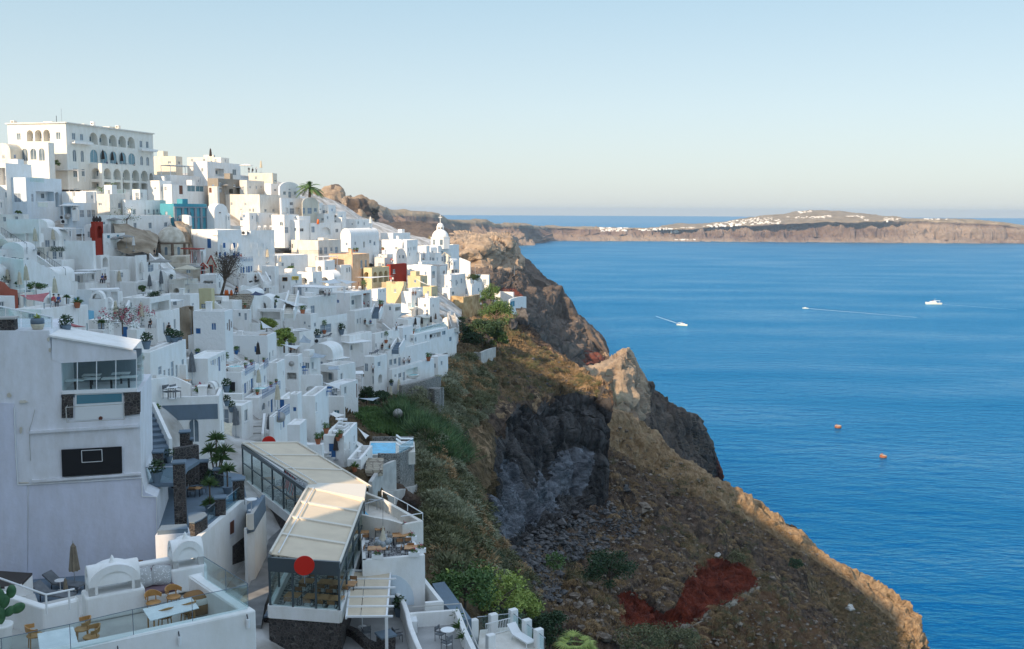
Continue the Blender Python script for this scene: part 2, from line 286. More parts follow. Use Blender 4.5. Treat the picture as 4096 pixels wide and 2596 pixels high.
bas=[(2010,1720),(2085,1620),(2170,1650),(2230,1560),(2310,1555),(2440,1545),(2470,1700),(2460,2020),(2300,2080),(2120,2170),(1990,2240),(1960,2150),(1975,1950),(1985,1800)]
gry=[(2010,1850),(2060,1830),(2110,1990),(2250,1800),(2330,1780),(2370,1840),(2330,1930),(2200,2030),(2060,2140),(1990,2210),(1985,2000)]
redp=[(2850,2225),(2960,2240),(3040,2330),(2950,2390),(2850,2430),(2740,2510),(2640,2545),(2545,2555),(2490,2480),(2460,2380),(2500,2370),(2560,2400),(2590,2350),(2640,2440),(2700,2420),(2740,2330)]
palp=[(3045,2335),(3040,2360),(2860,2460),(2720,2530),(2680,2540),(2680,2520),(2850,2432)]
tuf=[(2900,2420),(3080,2370),(3300,2500),(3350,2800),(2500,2800),(2540,2560),(2700,2540)]
gslope=[(1700,1500),(1850,1450),(1960,1500),(1960,1620),(1900,1680),(1700,1700)]
def isbas(x,y):return inpoly(x,y,bas)
def dP(p,n,v,u):
 x,y=proj(p);h=fbm(p*.06,6)*1.6+ridged(p*.11,4)*.6+fbm(p*.5,4)*.32
 if isbas(x,y):
  h+=2.0*noise.noise(Vector((p.x*.05,p.y*.05,p.z*.03)))+cracks(p,(.15,.045),2.4,2.6)+cracks(p,(.5,.2),.7,.9)
 else:
  r=noise.noise(p*.07)
  if r>-.05:h+=cracks(p,(.35,.3),.5,1.1)*min(1,(r+.05)*5)
 return h
PR=[[(1620,1215,400),(1780,1215,375),(1900,1245,365),(2000,1262,360),(2090,1320,350),(2170,1405,335),(2270,1475,320),(2360,1535,305),(2430,1570,290)],[(1600,1200,345),(1780,1200,335),(1900,1230,335),(2000,1247,328),(2090,1302,318),(2170,1387,302),(2270,1457,288),(2360,1515,274),(2436,1543,264)],[(1560,1330,265),(1740,1330,268),(1850,1330,278),(1960,1350,282),(2060,1400,276),(2150,1460,268),(2240,1520,262),(2340,1560,258),(2441,1572,259)],[(1560,1480,210),(1700,1480,212),(1800,1470,224),(1900,1480,234),(1980,1520,236),(2060,1575,233),(2160,1635,237),(2300,1610,249),(2443,1620,256)],[(1550,1620,178),(1680,1620,180),(1760,1600,192),(1850,1600,202),(1940,1650,206),(2025,1700,212),(2130,1720,226),(2290,1720,244),(2443,1740,254)],[(1580,1780,150),(1700,1780,152),(1780,1760,166),(1870,1760,178),(1960,1800,186),(2030,1850,200),(2130,1880,218),(2290,1870,240),(2446,1870,253)],[(1600,1930,125),(1740,1930,128),(1820,1930,142),(1900,1950,155),(1985,1990,172),(2060,2050,190),(2160,2040,210),(2300,2000,235),(2442,1985,252)],[(1620,2100,105),(1780,2100,110),(1860,2120,122),(1940,2150,140),(2010,2220,158),(2090,2170,176),(2190,2130,196),(2310,2080,220),(2440,2040,248)],[(1640,2300,88),(1800,2300,95),(1900,2300,108),(1985,2340,122),(2060,2360,140),(2130,2290,162),(2230,2240,186),(2340,2170,212),(2445,2110,240)],[(1660,2500,76),(1820,2500,82),(1930,2500,93),(2010,2520,106),(2080,2520,122),(2160,2450,145),(2260,2380,170),(2360,2300,196),(2460,2210,228)],[(1660,2800,62),(1830,2800,68),(1950,2800,78),(2040,2800,90),(2120,2800,104),(2200,2700,124),(2300,2600,148),(2400,2500,176),(2490,2400,205)]]
PR=[[(1330 if r[0][1]>1550 else 1480,r[0][1]+8,D(1330 if r[0][1]>1550 else 1480,r[0][1])*(1.10 if r[0][1]<1700 else .99)),(1460,r[0][1]+4,(D(1460,r[0][1])*(1.08 if r[0][1]<1640 else(.975 if r[0][1]<2000 else 1.12))))]+[(p[0],p[1],p[2]*(1.05 if p[0]<1720 and p[1]<1500 else 1))for p in r]if 1280<r[0][1]<2600 else[(1330,r[0][1],r[0][2]*1.1),(1460,r[0][1],r[0][2]*1.05)]+r for r in PR]
loft('promontory_slope',PR,34,34,'slope_rock',disp=dP,zr=(1.6,.07),smooth=False,masks={'basalt':polymask(bas,50,45),'grey':polymask(gry,60,60),'grass':lambda x,y,v:(1.0 if(x<1990 and y>1420)or(noise.noise(Vector(v)*.03)>.0 and y<1600)else 0.35)if noise.noise(Vector(v)*.05)>-.25 else 0.2,'dry':lambda x,y,v:.45 if noise.noise(Vector(v)*.06+Vector((3,1,2)))>.25 else(.75 if(y<1290 or(x>2300 and y<1560))else 0)})
NS=[[(2200,1660,370),(2415,1655,360),(2520,1700,370),(2620,1770,380),(2700,1840,390),(2790,1900,400),(2940,2020,410),(3240,2220,425),(3590,2460,450),(3700,2640,460)],[(2200,1640,312),(2420,1640,318),(2530,1692,328),(2620,1755,338),(2710,1817,350),(2800,1878,362),(2950,1988,375),(3250,2190,388),(3600,2422,410),(3710,2596,418)],[(2200,1750,295),(2420,1760,292),(2530,1790,304),(2620,1840,315),(2700,1885,326),(2780,1930,338),(2910,2030,352),(3180,2225,368),(3510,2450,392),(3650,2620,405)],[(2200,1930,262),(2440,1930,268),(2530,1930,280),(2610,1970,288),(2680,2010,298),(2750,2050,308),(2860,2130,322),(3080,2290,342),(3370,2500,370),(3550,2660,385)],[(2120,2100,222),(2400,2060,240),(2500,2080,250),(2580,2110,258),(2650,2140,266),(2720,2180,274),(2830,2240,284),(3030,2340,308),(3280,2520,340),(3450,2700,360)],[(2120,2250,185),(2300,2230,200),(2420,2240,210),(2520,2260,218),(2600,2290,226),(2680,2310,234),(2800,2360,246),(2990,2410,272),(3190,2550,300),(3350,2730,325)],[(2060,2420,148),(2230,2400,165),(2360,2400,176),(2460,2410,184),(2550,2450,192),(2640,2500,200),(2760,2500,215),(2900,2510,240),(3060,2620,262),(3200,2760,290)],[(2000,2620,112),(2150,2600,128),(2290,2600,138),(2400,2600,148),(2490,2620,156),(2580,2640,166),(2680,2660,178),(2800,2680,200),(2920,2740,225),(3060,2850,255)],[(1980,2900,88),(2120,2900,100),(2250,2900,110),(2360,2900,120),(2450,2900,130),(2540,2900,140),(2640,2900,150),(2760,2900,172),(2880,2950,200),(3000,3000,230)]]
kf=(1,1,1,.985,.965,.94,.92,.897,.854,.825);NS=[[(p[0],p[1],p[2]*k*(1.015 if i==2 else 1))for p,k in zip(r,kf)]for i,r in enumerate(NS)]
def dN(p,n,v,u):
 x,y=proj(p);h=fbm(p*.05,6)*2.8+ridged(p*.09,4)*1.3+fbm(p*.45,4)*.5+.9*noise.noise(Vector((p.x*.03,p.y*.03,p.z*.4)))+(cracks(p,(.3,.3),.4,1.0)if noise.noise(p*.06)>.1 else 0)
 if inpoly(x,y,redp):h+=-1.5+.8*ridged(p*.2,4)
 elif inpoly(x,y,tuf):h+=1.4*ridged(Vector((p.x*.09,p.y*.09,p.z*.05)),5)
 if abs(noise.noise(p*.02))<.05:h-=.8
 return h
loft('near_slope',NS,36,36,'slope_rock',disp=dN,zr=(2.4,.06),smooth=False,masks={'red':polymask(redp,40,30),'pale':(lambda f:(lambda x,y,v:f(x,y,v)*(.75 if noise.noise(Vector(v)*.3)>-.1 else .2)))(polymask(palp,12,10)),'tuff':polymask(tuf,40,40),'dry':lambda x,y,v:(1.0 if noise.noise(Vector(v)*.05)>-.45 else .3)if y<interp_poly([(2400,1760),(2600,1880),(2800,1985),(3000,2085),(3200,2205),(3400,2330),(3700,2600)],x)else(.45 if noise.noise(Vector(v)*.06)>.3 else 0),'basalt':lambda x,y,v:.6 if(x<2300 and y<2330 and noise.noise(Vector(v)*.06)>-.3)else 0,'grass':lambda x,y,v:.7 if noise.noise(Vector(v)*.04+Vector((7,0,3)))>.22 and y>2150 else 0})
sk=[(-300,780),(0,700),(265,690),(620,700),(900,705),(1100,735),(1300,800),(1420,870),(1500,905),(1640,950),(1760,985),(1850,1060),(1950,1130)]
rowsT=[]
xs=[-300,-100,100,300,500,700,900,1100,1300,1450,1600,1720,1820]
for k,ex in enumerate((1.5,1.12)):
 rowsT.append([(x,interp_poly(sk,x)+(26,4)[k]*1.0,(D(x,interp_poly(sk,x))+6)*ex)for x in xs])
for t in np.linspace(0,1,15):
 rowsT.append([(x+(0 if x<1400 else(1-t)*30),interp_poly(sk,x)+(2700-interp_poly(sk,x))*t,D(x,interp_poly(sk,x)+(2700-interp_poly(sk,x))*t)*(1.045+.14*max(0,min(1,(interp_poly(sk,x)+(2700-interp_poly(sk,x))*t-1640)/120))*max(0,min(1,(x-1350)/100)))+5)for x in xs])
mat('hill_ground',(.30,.27,.23),.95,(.62,.60,.57),.35,.08,3)
loft('town_hillside',rowsT,5,4,'hill_ground',disp=lambda p,n,v,u:fbm(p*.1,4)*.8,solid=True)
mat('bank_earth',(.10,.075,.05),.95,(.26,.22,.17),.3)
ca=[(-80,-34),(20,-28),(44,-24),(55,-8),(64,-6),(72,-8),(100,10),(133,34),(150,46),(175,72),(200,95),(210,105),(222,130),(260,150),(320,185)]
ch=[(-80,218),(20,221),(47.0,222),(47.6,196),(51.4,196),(51.9,217),(64,218),(72,249),(100,254),(133,254),(150,251),(160,245),(172,233),(185,229),(197,222),(210,211),(222,204),(320,200)]  # crest heights of the unseen hill, notched to shade walls and light the deck
b=MB();ps=[-80,-40,0,20,47.0,47.6,51.4,51.9,64,72,85,100,118,133,150,160,172,185,197,210,222,240,260,290,320]
for p_ in ps:
 c_,h_=interp_poly(ca,p_),interp_poly(ch,p_)
 for o_,dz in((3,-22),(1,-5),(0,0),(-20,-.5),(-80,-6),(-260,-20)):
  al=c_+o_;b.v.append((al*.555-p_*.832,al*.832+p_*.555,h_+dz))
b.f=[(j*6+i,j*6+i+1,j*6+i+7,j*6+i+6)for j in range(len(ps)-1)for i in range(5)]
mat('ridge_bounce_white',(.55,.53,.49),.9,(.74,.72,.68),.2)  # pale tone for the unseen ridge, picked to bounce fill light
b.build('unseen_shade_ridge','ridge_bounce_white',solid=False,kind='structure');b=MB()  # hill out of view, its ridge shaped to throw the shadows
o_=len(b.v);XS=(-60,-22,30,90,190,300)
for Y,zs_ in((56,(176,168,158,108,30,-3)),(30,(188,170,162,112,30,-3)),(0,(196,180,172,120,30,-3)),(-60,(208,198,182,125,35,-3)),(-250,(215,206,192,130,40,-3)),(-600,(215,206,192,130,40,-3))):b.v+=[(X,Y,z)for X,z in zip(XS,zs_)]
b.f+=[(o_+j*6+i,o_+j*6+i+1,o_+j*6+i+7,o_+j*6+i+6)for j in range(5)for i in range(5)]
b.build('bank_ground','bank_earth',solid=False,kind='structure')
NT0=len(BV)-1
def plaster(name,c,c2=None,bump=.02,sc=.6,dirt=.35):
 def ex(m,n,l,b,src):
  mp=n.new('ShaderNodeMapping');mp.inputs['Scale'].default_value=(1.0,1.0,.35);l.new(src,mp.inputs[0])
  t=n.new('ShaderNodeTexNoise');t.inputs['Scale'].default_value=1.1;t.inputs['Detail'].default_value=9;t.inputs['Roughness'].default_value=.7;l.new(mp.outputs[0],t.inputs[0])
  r=n.new('ShaderNodeValToRGB');r.color_ramp.elements[0].position=.36;r.color_ramp.elements[1].position=.60
  d=tuple(k*(1-.26*dirt)for k in c);r.color_ramp.elements[0].color=(d[0],d[1]*.985,d[2]*.95,1);r.color_ramp.elements[1].color=(*c,1)
  l.new(t.outputs[0],r.inputs[0]);l.new(r.outputs[0],b.inputs['Base Color'])
 return mat(name,c,.9,c2,sc,bump,3.0,extra=None if c2 else ex,spec=.2)
plaster('white',(.84,.83,.805));plaster('white_blue',(.66,.74,.80));plaster('cream',(.72,.66,.55),dirt=.5);plaster('warm_white',(.74,.70,.63),dirt=.6)
plaster('hotel_cream',(.80,.77,.70));plaster('taupe',(.30,.27,.23));plaster('olive',(.60,.54,.33));plaster('yellow',(.66,.54,.34));plaster('apricot',(.62,.40,.25),(.72,.50,.34),.02,.8)
plaster('redpaint',(.34,.045,.028));plaster('salmon',(.42,.13,.09));plaster('turquoise',(.36,.60,.60));plaster('churchblue',(.09,.33,.41));plaster('aqua',(.42,.74,.76))
plaster('ochre',(.60,.46,.27),(.38,.25,.12),.03,.55);plaster('grey',(.25,.29,.33));plaster('bluegrey',(.16,.21,.26));plaster('oldstone',(.46,.40,.31),(.66,.61,.52),.04,.9)
plaster('poolblue',(.22,.52,.72));plaster('concrete',(.42,.40,.37),(.55,.53,.49),.02,.8)
mat('rough_white',(.80,.79,.765),.95,None,1,.10,2.2,spec=.1)
mat('pane',(.10,.14,.17),.15,(.22,.27,.30),.35,spec=.6);mat('dark',(.02,.022,.025),.5);mat('shutter_blue',(.02,.10,.27),.5,(.03,.14,.34),2);mat('brownwood',(.16,.05,.025),.5,(.10,.035,.02),4)
mat('frame_white',(.74,.75,.74),.5);mat('grey_door',(.22,.27,.32),.5,(.28,.33,.38),3);mat('board_black',(.012,.013,.016),.35)
mat('turq_pane',(.08,.22,.28),.08,spec=.9);mat('white_paint',(.8,.8,.79),.4);mat('iron',(.02,.022,.03),.4);mat('sail',(.60,.62,.62),.8,(.66,.66,.64),.5);mat('steel',(.4,.42,.44),.3,metal=.8)
mat('canvas',(.62,.55,.42),.9,(.50,.44,.33),3);mat('canvas_grey',(.13,.14,.15),.9,(.18,.19,.20),3);mat('canvas_dark',(.05,.04,.035),.9);mat('canvas_white',(.72,.70,.66),.9)
mat('terracotta',(.42,.14,.06),.8,(.30,.10,.05),6);mat('wood',(.34,.17,.07),.6,(.24,.11,.04),5);mat('leaf',(.045,.10,.025),.7,(.12,.20,.05),3);mat('leaf_dark',(.015,.04,.012),.7,(.04,.08,.025),3)
mat('leaf_yellow',(.17,.23,.04),.7,(.36,.42,.09),3);mat('bark',(.09,.065,.045),.9,(.15,.11,.08),5,.02);mat('flower',(.45,.02,.08),.7);mat('skin',(.45,.25,.16),.6);mat('hair',(.02,.012,.008),.6)
def watermat(nm,c):
 def ex(m,n,l,b,src):pass
 mat(nm,c,.08,tuple(min(1,k*1.35)for k in c),1.5,.02,3)
watermat('pool_water',(.03,.38,.62));watermat('jacuzzi_water',(.25,.60,.62))
def stonemat(name,c1,c2,joint,sc=2.6):
 def ex(m,n,l,b,src):
  v=n.new('ShaderNodeTexVoronoi');v.feature='DISTANCE_TO_EDGE';v.inputs['Scale'].default_value=sc;v.inputs['Randomness'].default_value=.9;l.new(src,v.inputs['Vector'])
  v2=n.new('ShaderNodeTexVoronoi');v2.inputs['Scale'].default_value=sc;v2.inputs['Randomness'].default_value=.9;l.new(src,v2.inputs['Vector'])
  r2=n.new('ShaderNodeValToRGB');r2.color_ramp.elements[0].color=(*c1,1);r2.color_ramp.elements[1].color=(*c2,1);l.new(v2.outputs['Color'],r2.inputs[0])
  r=n.new('ShaderNodeValToRGB');r.color_ramp.elements[0].position=.03;r.color_ramp.elements[1].position=.10;r.color_ramp.elements[0].color=(0,0,0,1);r.color_ramp.elements[1].color=(1,1,1,1)
  l.new(v.outputs[0],r.inputs[0]);mx=n.new('ShaderNodeMixRGB');mx.inputs[1].default_value=(*joint,1);l.new(r.outputs[0],mx.inputs[0]);l.new(r2.outputs[0],mx.inputs[2]);l.new(mx.outputs[0],b.inputs['Base Color'])
  bp=n.new('ShaderNodeBump');bp.inputs['Distance'].default_value=.05;l.new(r.outputs[0],bp.inputs['Height']);l.new(bp.outputs[0],b.inputs['Normal'])
 mat(name,c1,.85,extra=ex)
stonemat('lava_stone',(.018,.017,.018),(.085,.07,.065),(.14,.125,.11),4.6);stonemat('rubble',(.07,.065,.06),(.30,.28,.25),(.42,.40,.36),4.5);stonemat('ashlar',(.30,.25,.18),(.46,.40,.31),(.22,.18,.14),1.4)
FR={'A':(0,440,3.4676),'B':(600,560,3.3444),'C':(0,820,3.4676),'D':(560,820,3.4676),'E':(1160,820,2.935),'F':(0,1180,3.4676),'G':(560,1120,3.4676),'H':(1160,1100,2.935),'I':(0,1560,2.935),'J':(560,1480,3.4676),'K':(1160,1480,2.935),'L':(0,2060,2.3154),'M':(560,1680,2.935),'N':(900,1860,2.0739),'O':(1700,1180,1.8608),'Z':(1640,1080,3.18),'Y':(1400,2000,2.56),'X':(1240,740,2.007)}
CUR=['A']
def px(x,y):f=FR[CUR[0]];return f[0]+x/f[2],f[1]+y/f[2]
def solve_t(P,dr,x,z,tmax=60):
 lo,hi=0,tmax;Q=Vector((P.x,P.y,z));s=1 if proj(Q+dr*5)[0]>proj(Q)[0]else-1
 if(x-proj(Q)[0])*s<=0:return 3.0
 if(proj(Q+dr*hi)[0]-x)*s<0:return 14.0
 for _ in range(40):
  m=(lo+hi)/2
  if(proj(Q+dr*m)[0]-x)*s<0:lo=m
  else:hi=m
 return lo
def wallface(b,O,u,nrm,w,z0,z1,ops,th=.0):
 """wall rectangle from O along u with real openings; returns list of opening frames"""
 us=sorted({0,w,*[k for o in ops for k in o[:2]]});zs=sorted({z0,z1,*[k for o in ops for k in o[2:4]]})
 T=lambda a,z,dp=0:(O.x+u.x*a-nrm.x*dp,O.y+u.y*a-nrm.y*dp,z)
 for a,c in zip(us,us[1:]):
  for e,g in zip(zs,zs[1:]):
   if c-a<1e-5 or g-e<1e-5:continue
   m,k=(a+c)/2,(e+g)/2
   if any(o[0]<m<o[1]and o[2]<k<o[3]for o in ops):continue
   b.quad(T(a,e),T(c,e),T(c,g),T(a,g))
 for(a,c,e,g,kind,dp)in ops:
  arch=kind in 'AL';rr=min((c-a)/2,(g-e)*.6);N=8
  if arch:
   m=(a+c)/2;zs_=g-rr;arc=[(m-(c-a)/2*math.cos(math.pi*i/N),zs_+rr*math.sin(math.pi*i/N))for i in range(N+1)]
   for i in range(N//2):b.add([T(a,g),T(*arc[i]),T(*arc[i+1])],[(0,1,2)])
   for i in range(N//2,N):b.add([T(c,g),T(*arc[i]),T(*arc[i+1])],[(0,1,2)])
   out=[(a,e)]+arc+[(c,e)]
  else:out=[(a,e),(a,g),(c,g),(c,e)]
  for p,q in zip(out,out[1:]+out[:1]):b.quad(T(*p),T(*q),T(*q,dp),T(*p,dp))
  if kind in 'KLA' or True:b.add([T(*p,dp)for p in out],[tuple(range(len(out)))])
def house(label,x,yt,yb,xl,xr,opt,wins,parent=None):
 a=R(float(opt.get('a',ADEF[0])));X,YB=px(x,yb);YT=px(x,yt)[1]
 d=float(opt['d'])if 'd' in opt else D(X,YB)
 P=atd(X,YB,d);dL=Vector((-math.cos(a),math.sin(a),0));dR=Vector((math.sin(a),math.cos(a),0))
 z1=zat(P,YT);z0=P.z-float(opt.get('dn',3.5));zm=(z1+P.z)/2
 wL=solve_t(P,dL,px(xl,0)[0],zm)if xl is not None else float(opt.get('wl',5));wR=solve_t(P,dR,px(xr,0)[0],zm,45)if xr is not None else float(opt.get('wr',6))
 if 'wr' in opt:wR=float(opt['wr'])
 if 'wl' in opt:wL=float(opt['wl'])
 m=opt.get('m','white');nm=opt.get('n','white_house' if m in('white','white_blue','warm_white','rough_white')else 'house')
 r=parent or root(nm,(P.x,P.y,z0),label,opt.get('c','house'))
 O=Vector((P.x,P.y,0));b=MB();ph=float(opt.get('p',.5));roof=opt.get('r','p')
 if roof in 'vwdf':ph=0
 opsL,opsR,parts=[],[],[]
 for k,wx0,wy0,wx1,wy1 in wins:
  isL=(wx0+wx1)/2<x;dr,nr,W_,lst=(dL,-dR,wL,opsL)if isL else(dR,-dL,wR,opsR)
  ym=(wy0+wy1)/2;xm=(wx0+wx1)/2
  def hit(xx,yy):
   rr=ray(*px(xx,yy));t=(P-CO).dot(nr)/rr.dot(nr)if abs(rr.dot(nr))>1e-6 else 1;return CO+rr*t
  l0,l1=sorted(((hit(wx0,ym)-P).dot(dr),(hit(wx1,ym)-P).dot(dr)));zt,zb=hit(xm,wy0).z,hit(xm,wy1).z
  l0=max(.12,l0);l1=min(W_-.12,l1);zb=max(z0+.02,zb);zt=min(z1-.1,zt)
  if l1-l0<.25 or zt-zb<.25:continue
  if any(not(l1<o[0]-.02 or l0>o[1]+.02 or zt<o[2]-.02 or zb>o[3]+.02)for o in lst):continue
  dp={'K':1.6,'L':1.6}.get(k,.16)
  if k=='P':parts.append((isL,k,l0,l1,zb,zt,0));continue
  kk='L' if k=='L' else 'A' if k in 'AQ' else 'K' if k=='K' else 'W'
  lst.append((l0,l1,zb,zt,kk,dp));parts.append((isL,k,l0,l1,zb,zt,dp))
 hh=z1-P.z;rl=random.Random(sum(map(ord,label))+int(x))
 for lst,W_,lf in((opsL,wL,True),(opsR,wR,False)):
  if not lst and W_>2.4 and hh>2.1 and opt.get('r')!='x':
   nk=max(1,int(W_/2.9))
   for kx in range(nk):
    s_=W_*(kx+rl.uniform(.35,.6))/nk;zb=P.z+hh*.35+rl.uniform(0,.4);zt=min(z1-.4,zb+rl.uniform(.8,1.1));kd=rl.choice('WWWDUW')
    if zt-zb>.5 and s_>.5 and s_<W_-.5 and rl.random()<.85:lst.append((s_-.35,s_+.35,zb,zt,'W',.16));parts.append((lf,kd,s_-.35,s_+.35,zb,zt,.16))
 wallface(b,O,dL,-dR,wL,z0,z1,opsL);wallface(b,O,dR,-dL,wR,z0,z1,opsR)
 c=[O,O+dL*wL,O+dL*wL+dR*wR,O+dR*wR];V=lambda p,z:(p.x,p.y,z)
 b.quad(V(c[1],z0),V(c[2],z0),V(c[2],z1),V(c[1],z1));b.quad(V(c[3],z0),V(c[2],z0),V(c[2],z1),V(c[3],z1))
 th=min(.28,wL/4,wR/4)
 ci=[O+dL*th+dR*th,O+dL*(wL-th)+dR*th,O+dL*(wL-th)+dR*(wR-th),O+dL*th+dR*(wR-th)]
 if ph>.05:
  for i in range(4):
   j=(i+1)%4;b.quad(V(c[i],z1),V(c[j],z1),V(ci[j],z1),V(ci[i],z1));b.quad(V(ci[i],z1),V(ci[j],z1),V(ci[j],z1-ph),V(ci[i],z1-ph))
  b.add([V(q,z1-ph)for q in ci],[(0,1,2,3)])
 elif roof!='x':b.add([V(q,z1)for q in c],[(0,1,2,3)])
 if roof=='x':
  pass
 wo=b.build('wall',m,r,solid=True)
 if opt.get('floor'):
  fb=MB();fb.slab([(q.x,q.y)for q in ci],z1-ph+.004,z1-ph+.03);fb.build('terrace_floor',opt['floor'],r,solid=True)
 if roof in 'vw':
  yv=px(x,float(opt['v']))[1];hv=max(.5,abs(zat(P,yv)-z1));rb=MB();N=14
  A_,B_,wA,wB=(dL,dR,wL,wR)if roof=='v' else(dR,dL,wR,wL)
  prof=[(wA/2-wA/2*math.cos(math.pi*i/N),z1+hv*math.sin(math.pi*i/N))for i in range(N+1)]
  f0=[(O+A_*s_,z)for s_,z in prof];n0=len(f0);vs=[V(q,z)for q,z in f0]+[V(q+B_*wB,z)for q,z in f0]
  rb.add(vs,[(i,i+1,n0+i+1,n0+i)for i in range(n0-1)]);rb.build('roof',opt.get('rm',m),r,smooth=True,solid=True)
  [MB().add([vs[i]for i in q],[tuple(range(n0))]).build('gable_wall',m,r)for q in(range(n0),range(n0,2*n0))]
 if roof=='d':
  rad=min(wL,wR)*.48;cc=O+dL*wL/2+dR*wR/2;cc.z=z1
  MB().lathe(cc,[(rad*math.cos(t),rad*math.sin(t)*1.0)for t in[i*math.pi/2/10 for i in range(11)]],24).build('dome',m,r,smooth=True)
 if opt.get('clut',1)and roof=='p' and wL>3 and wR>3:
  zf=z1-ph;q0=O+dL*wL*rl.uniform(.3,.8)+dR*wR*rl.uniform(.3,.8)
  if rl.random()<.3:cb=MB().box(q0,dL,dR,.35,.3,zf,zf+1.3).box(q0,dL,dR,.42,.37,zf+1.3,zf+1.42).build('chimney',m,r)
  elif rl.random()<.45:MB().box(q0,dL,dR,rl.uniform(.6,1.2),rl.uniform(.6,1.2),zf,zf+rl.uniform(.6,1.9)).build('roof_block',m,r)
  if rl.random()<.2:hb_=MB().box(q0+dL*.9,dL,dR,.5,.8,zf+.9,zf+1.0);hb_.box(q0+dL*.9,dL,dR,.07,.07,zf,zf+.95);hb_.build('water_heater','steel',r)
 if opt.get('stair'):
  n_=max(4,int(hh/.19));sb=MB();LW=min(wL*.9,n_*.28)
  for i_ in range(n_):sb.box(O+dL*(wL*.05+LW*(i_+.5)/n_)-dR*.5,dL,dR,LW/n_/2,.49,z0,P.z+hh*(i_+1)/n_)
  sb.build('outside_stair',m,r)
 for isL,k,l0,l1,zb,zt,dp in parts:
  dr,nr=(dL,-dR)if isL else(dR,-dL);Q=lambda s_,z,q=0:V(O+dr*s_+nr*q,z)
  def pan(bb,s0,s1,e0,e1,q0,q1):bb.hexa([Q(s0,e0,q0),Q(s1,e0,q0),Q(s1,e0,q1),Q(s0,e0,q1),Q(s0,e1,q0),Q(s1,e1,q0),Q(s1,e1,q1),Q(s0,e1,q1)])
  if k=='P':pb=MB();pan(pb,l0,l1,zb,zt,-.01,.02);pb.build('painted_band',opt.get('pm','bluegrey'),r);continue
  wd,ht=l1-l0,zt-zb
  if k in 'KL':
   if wd>1.6 and ht>1.4:
    pb=MB();s0=l0+wd*.18;pan(pb,s0,s0+min(.9,wd*.3),zb+.02,zb+min(2.1,ht*.82),-dp+.01,-dp+.06);pb.build('door','grey_door',r)
    pb=MB();s0=l0+wd*.6;pan(pb,s0,s0+min(1,wd*.25),zb+ht*.3,zb+min(2,ht*.78),-dp+.01,-dp+.05);pb.build('window','pane',r)
   continue
  q=-dp+.02
  if k in 'DBN' and(k in 'DN' or ht/wd>.1):
   pb=MB();pan(pb,l0+.01,l1-.01,zb+.01,zt-.01,q,q+.05);o=pb.build('door' if ht>1.7 else 'shutter',{'D':'grey_door','B':'shutter_blue','N':'brownwood'}[k],r)
   fb=MB();fr=min(.06,wd*.12);pan(fb,(l0+l1)/2-fr/3,(l0+l1)/2+fr/3,zb+.03,zt-.03,q+.05,q+.07);pan(fb,l0+.05,l1-.05,zb+ht*.55,zb+ht*.55+fr*.7,q+.05,q+.065);fb.build('batten',{'D':'frame_white','B':'shutter_blue','N':'brownwood'}[k],o)
   continue
  fb=MB();fr=min(.07,wd*.13)
  fmat='frame_white'
  if k in 'AQ':
   fb=MB();pan(fb,l0+.02,l1-.02,zb,zt-min(wd/2,ht*.6),q,q+.02);pan(fb,(l0+l1)/2-fr/2,(l0+l1)/2+fr/2,zb,zt-.05,q+.02,q+.06)
   pb=MB();rr=min(wd/2,ht*.6);N=8;arc=[((l0+l1)/2-(wd/2-.04)*math.cos(math.pi*i/N),zt-rr+(rr-.04)*math.sin(math.pi*i/N))for i in range(N+1)]
   pb.add([Q(s_,z,q+.03)for s_,z in[(l0+.04,zb+.04)]+arc+[(l1-.04,zb+.04)]],[tuple(range(N+3))])
   o=fb.build('window',fmat,r);pb.build('pane','turq_pane' if k=='Q' else 'pane',o);continue
  pan(fb,l0,l0+fr,zb,zt,q,q+.06);pan(fb,l1-fr,l1,zb,zt,q,q+.06);pan(fb,l0+fr,l1-fr,zb,zb+fr,q,q+.06);pan(fb,l0+fr,l1-fr,zt-fr,zt,q,q+.06)
  if wd>.5:pan(fb,(l0+l1)/2-fr/2,(l0+l1)/2+fr/2,zb+fr,zt-fr,q,q+.05)
  if k=='W' and ht<2.2 and wd<2:pan(fb,l0-.12,l1+.12,zb-.10,zb-.003,dp*0+.0,.06)
  o=fb.build('window',fmat,r);pb=MB();pan(pb,l0+fr*.5,l1-fr*.5,zb+fr*.5,zt-fr*.5,q-.01,q+.02);pb.build('pane',{'W':'pane','G':'turq_pane','U':'shutter_blue','V':'dark'}.get(k,'pane'),o)
 HS.append((label,P,z0,z1,wL,wR,a));return r
HS=[];ADEF=[14]
def parse(txt):
 last=None
 for ln in txt.strip().split('\n'):
  ln=ln.strip()
  if not ln or ln[0]=='#':continue
  if ln[0]=='@':CUR[0]=ln[1];ADEF[0]=float(ln.split('a=')[1])if 'a=' in ln else 14;continue
  f=[s.strip()for s in ln.split('|')];g=f[1].split();v=[None if k=='-' else float(k)for k in g]
  opt=dict(k.split('=')for k in f[2].split())if len(f)>2 and f[2]else{}
  wins=[]
  if len(f)>3 and f[3]:
   for w in f[3].split(';'):
    w=w.split();k=w[0]if w[0].isalpha()else 'W';nums=[float(q)for q in w[(1 if w[0].isalpha()else 0):]];wins.append((k,*nums))
  par=last if f[0]=='^' else None
  last=house(f[0],*v,opt,wins,par)
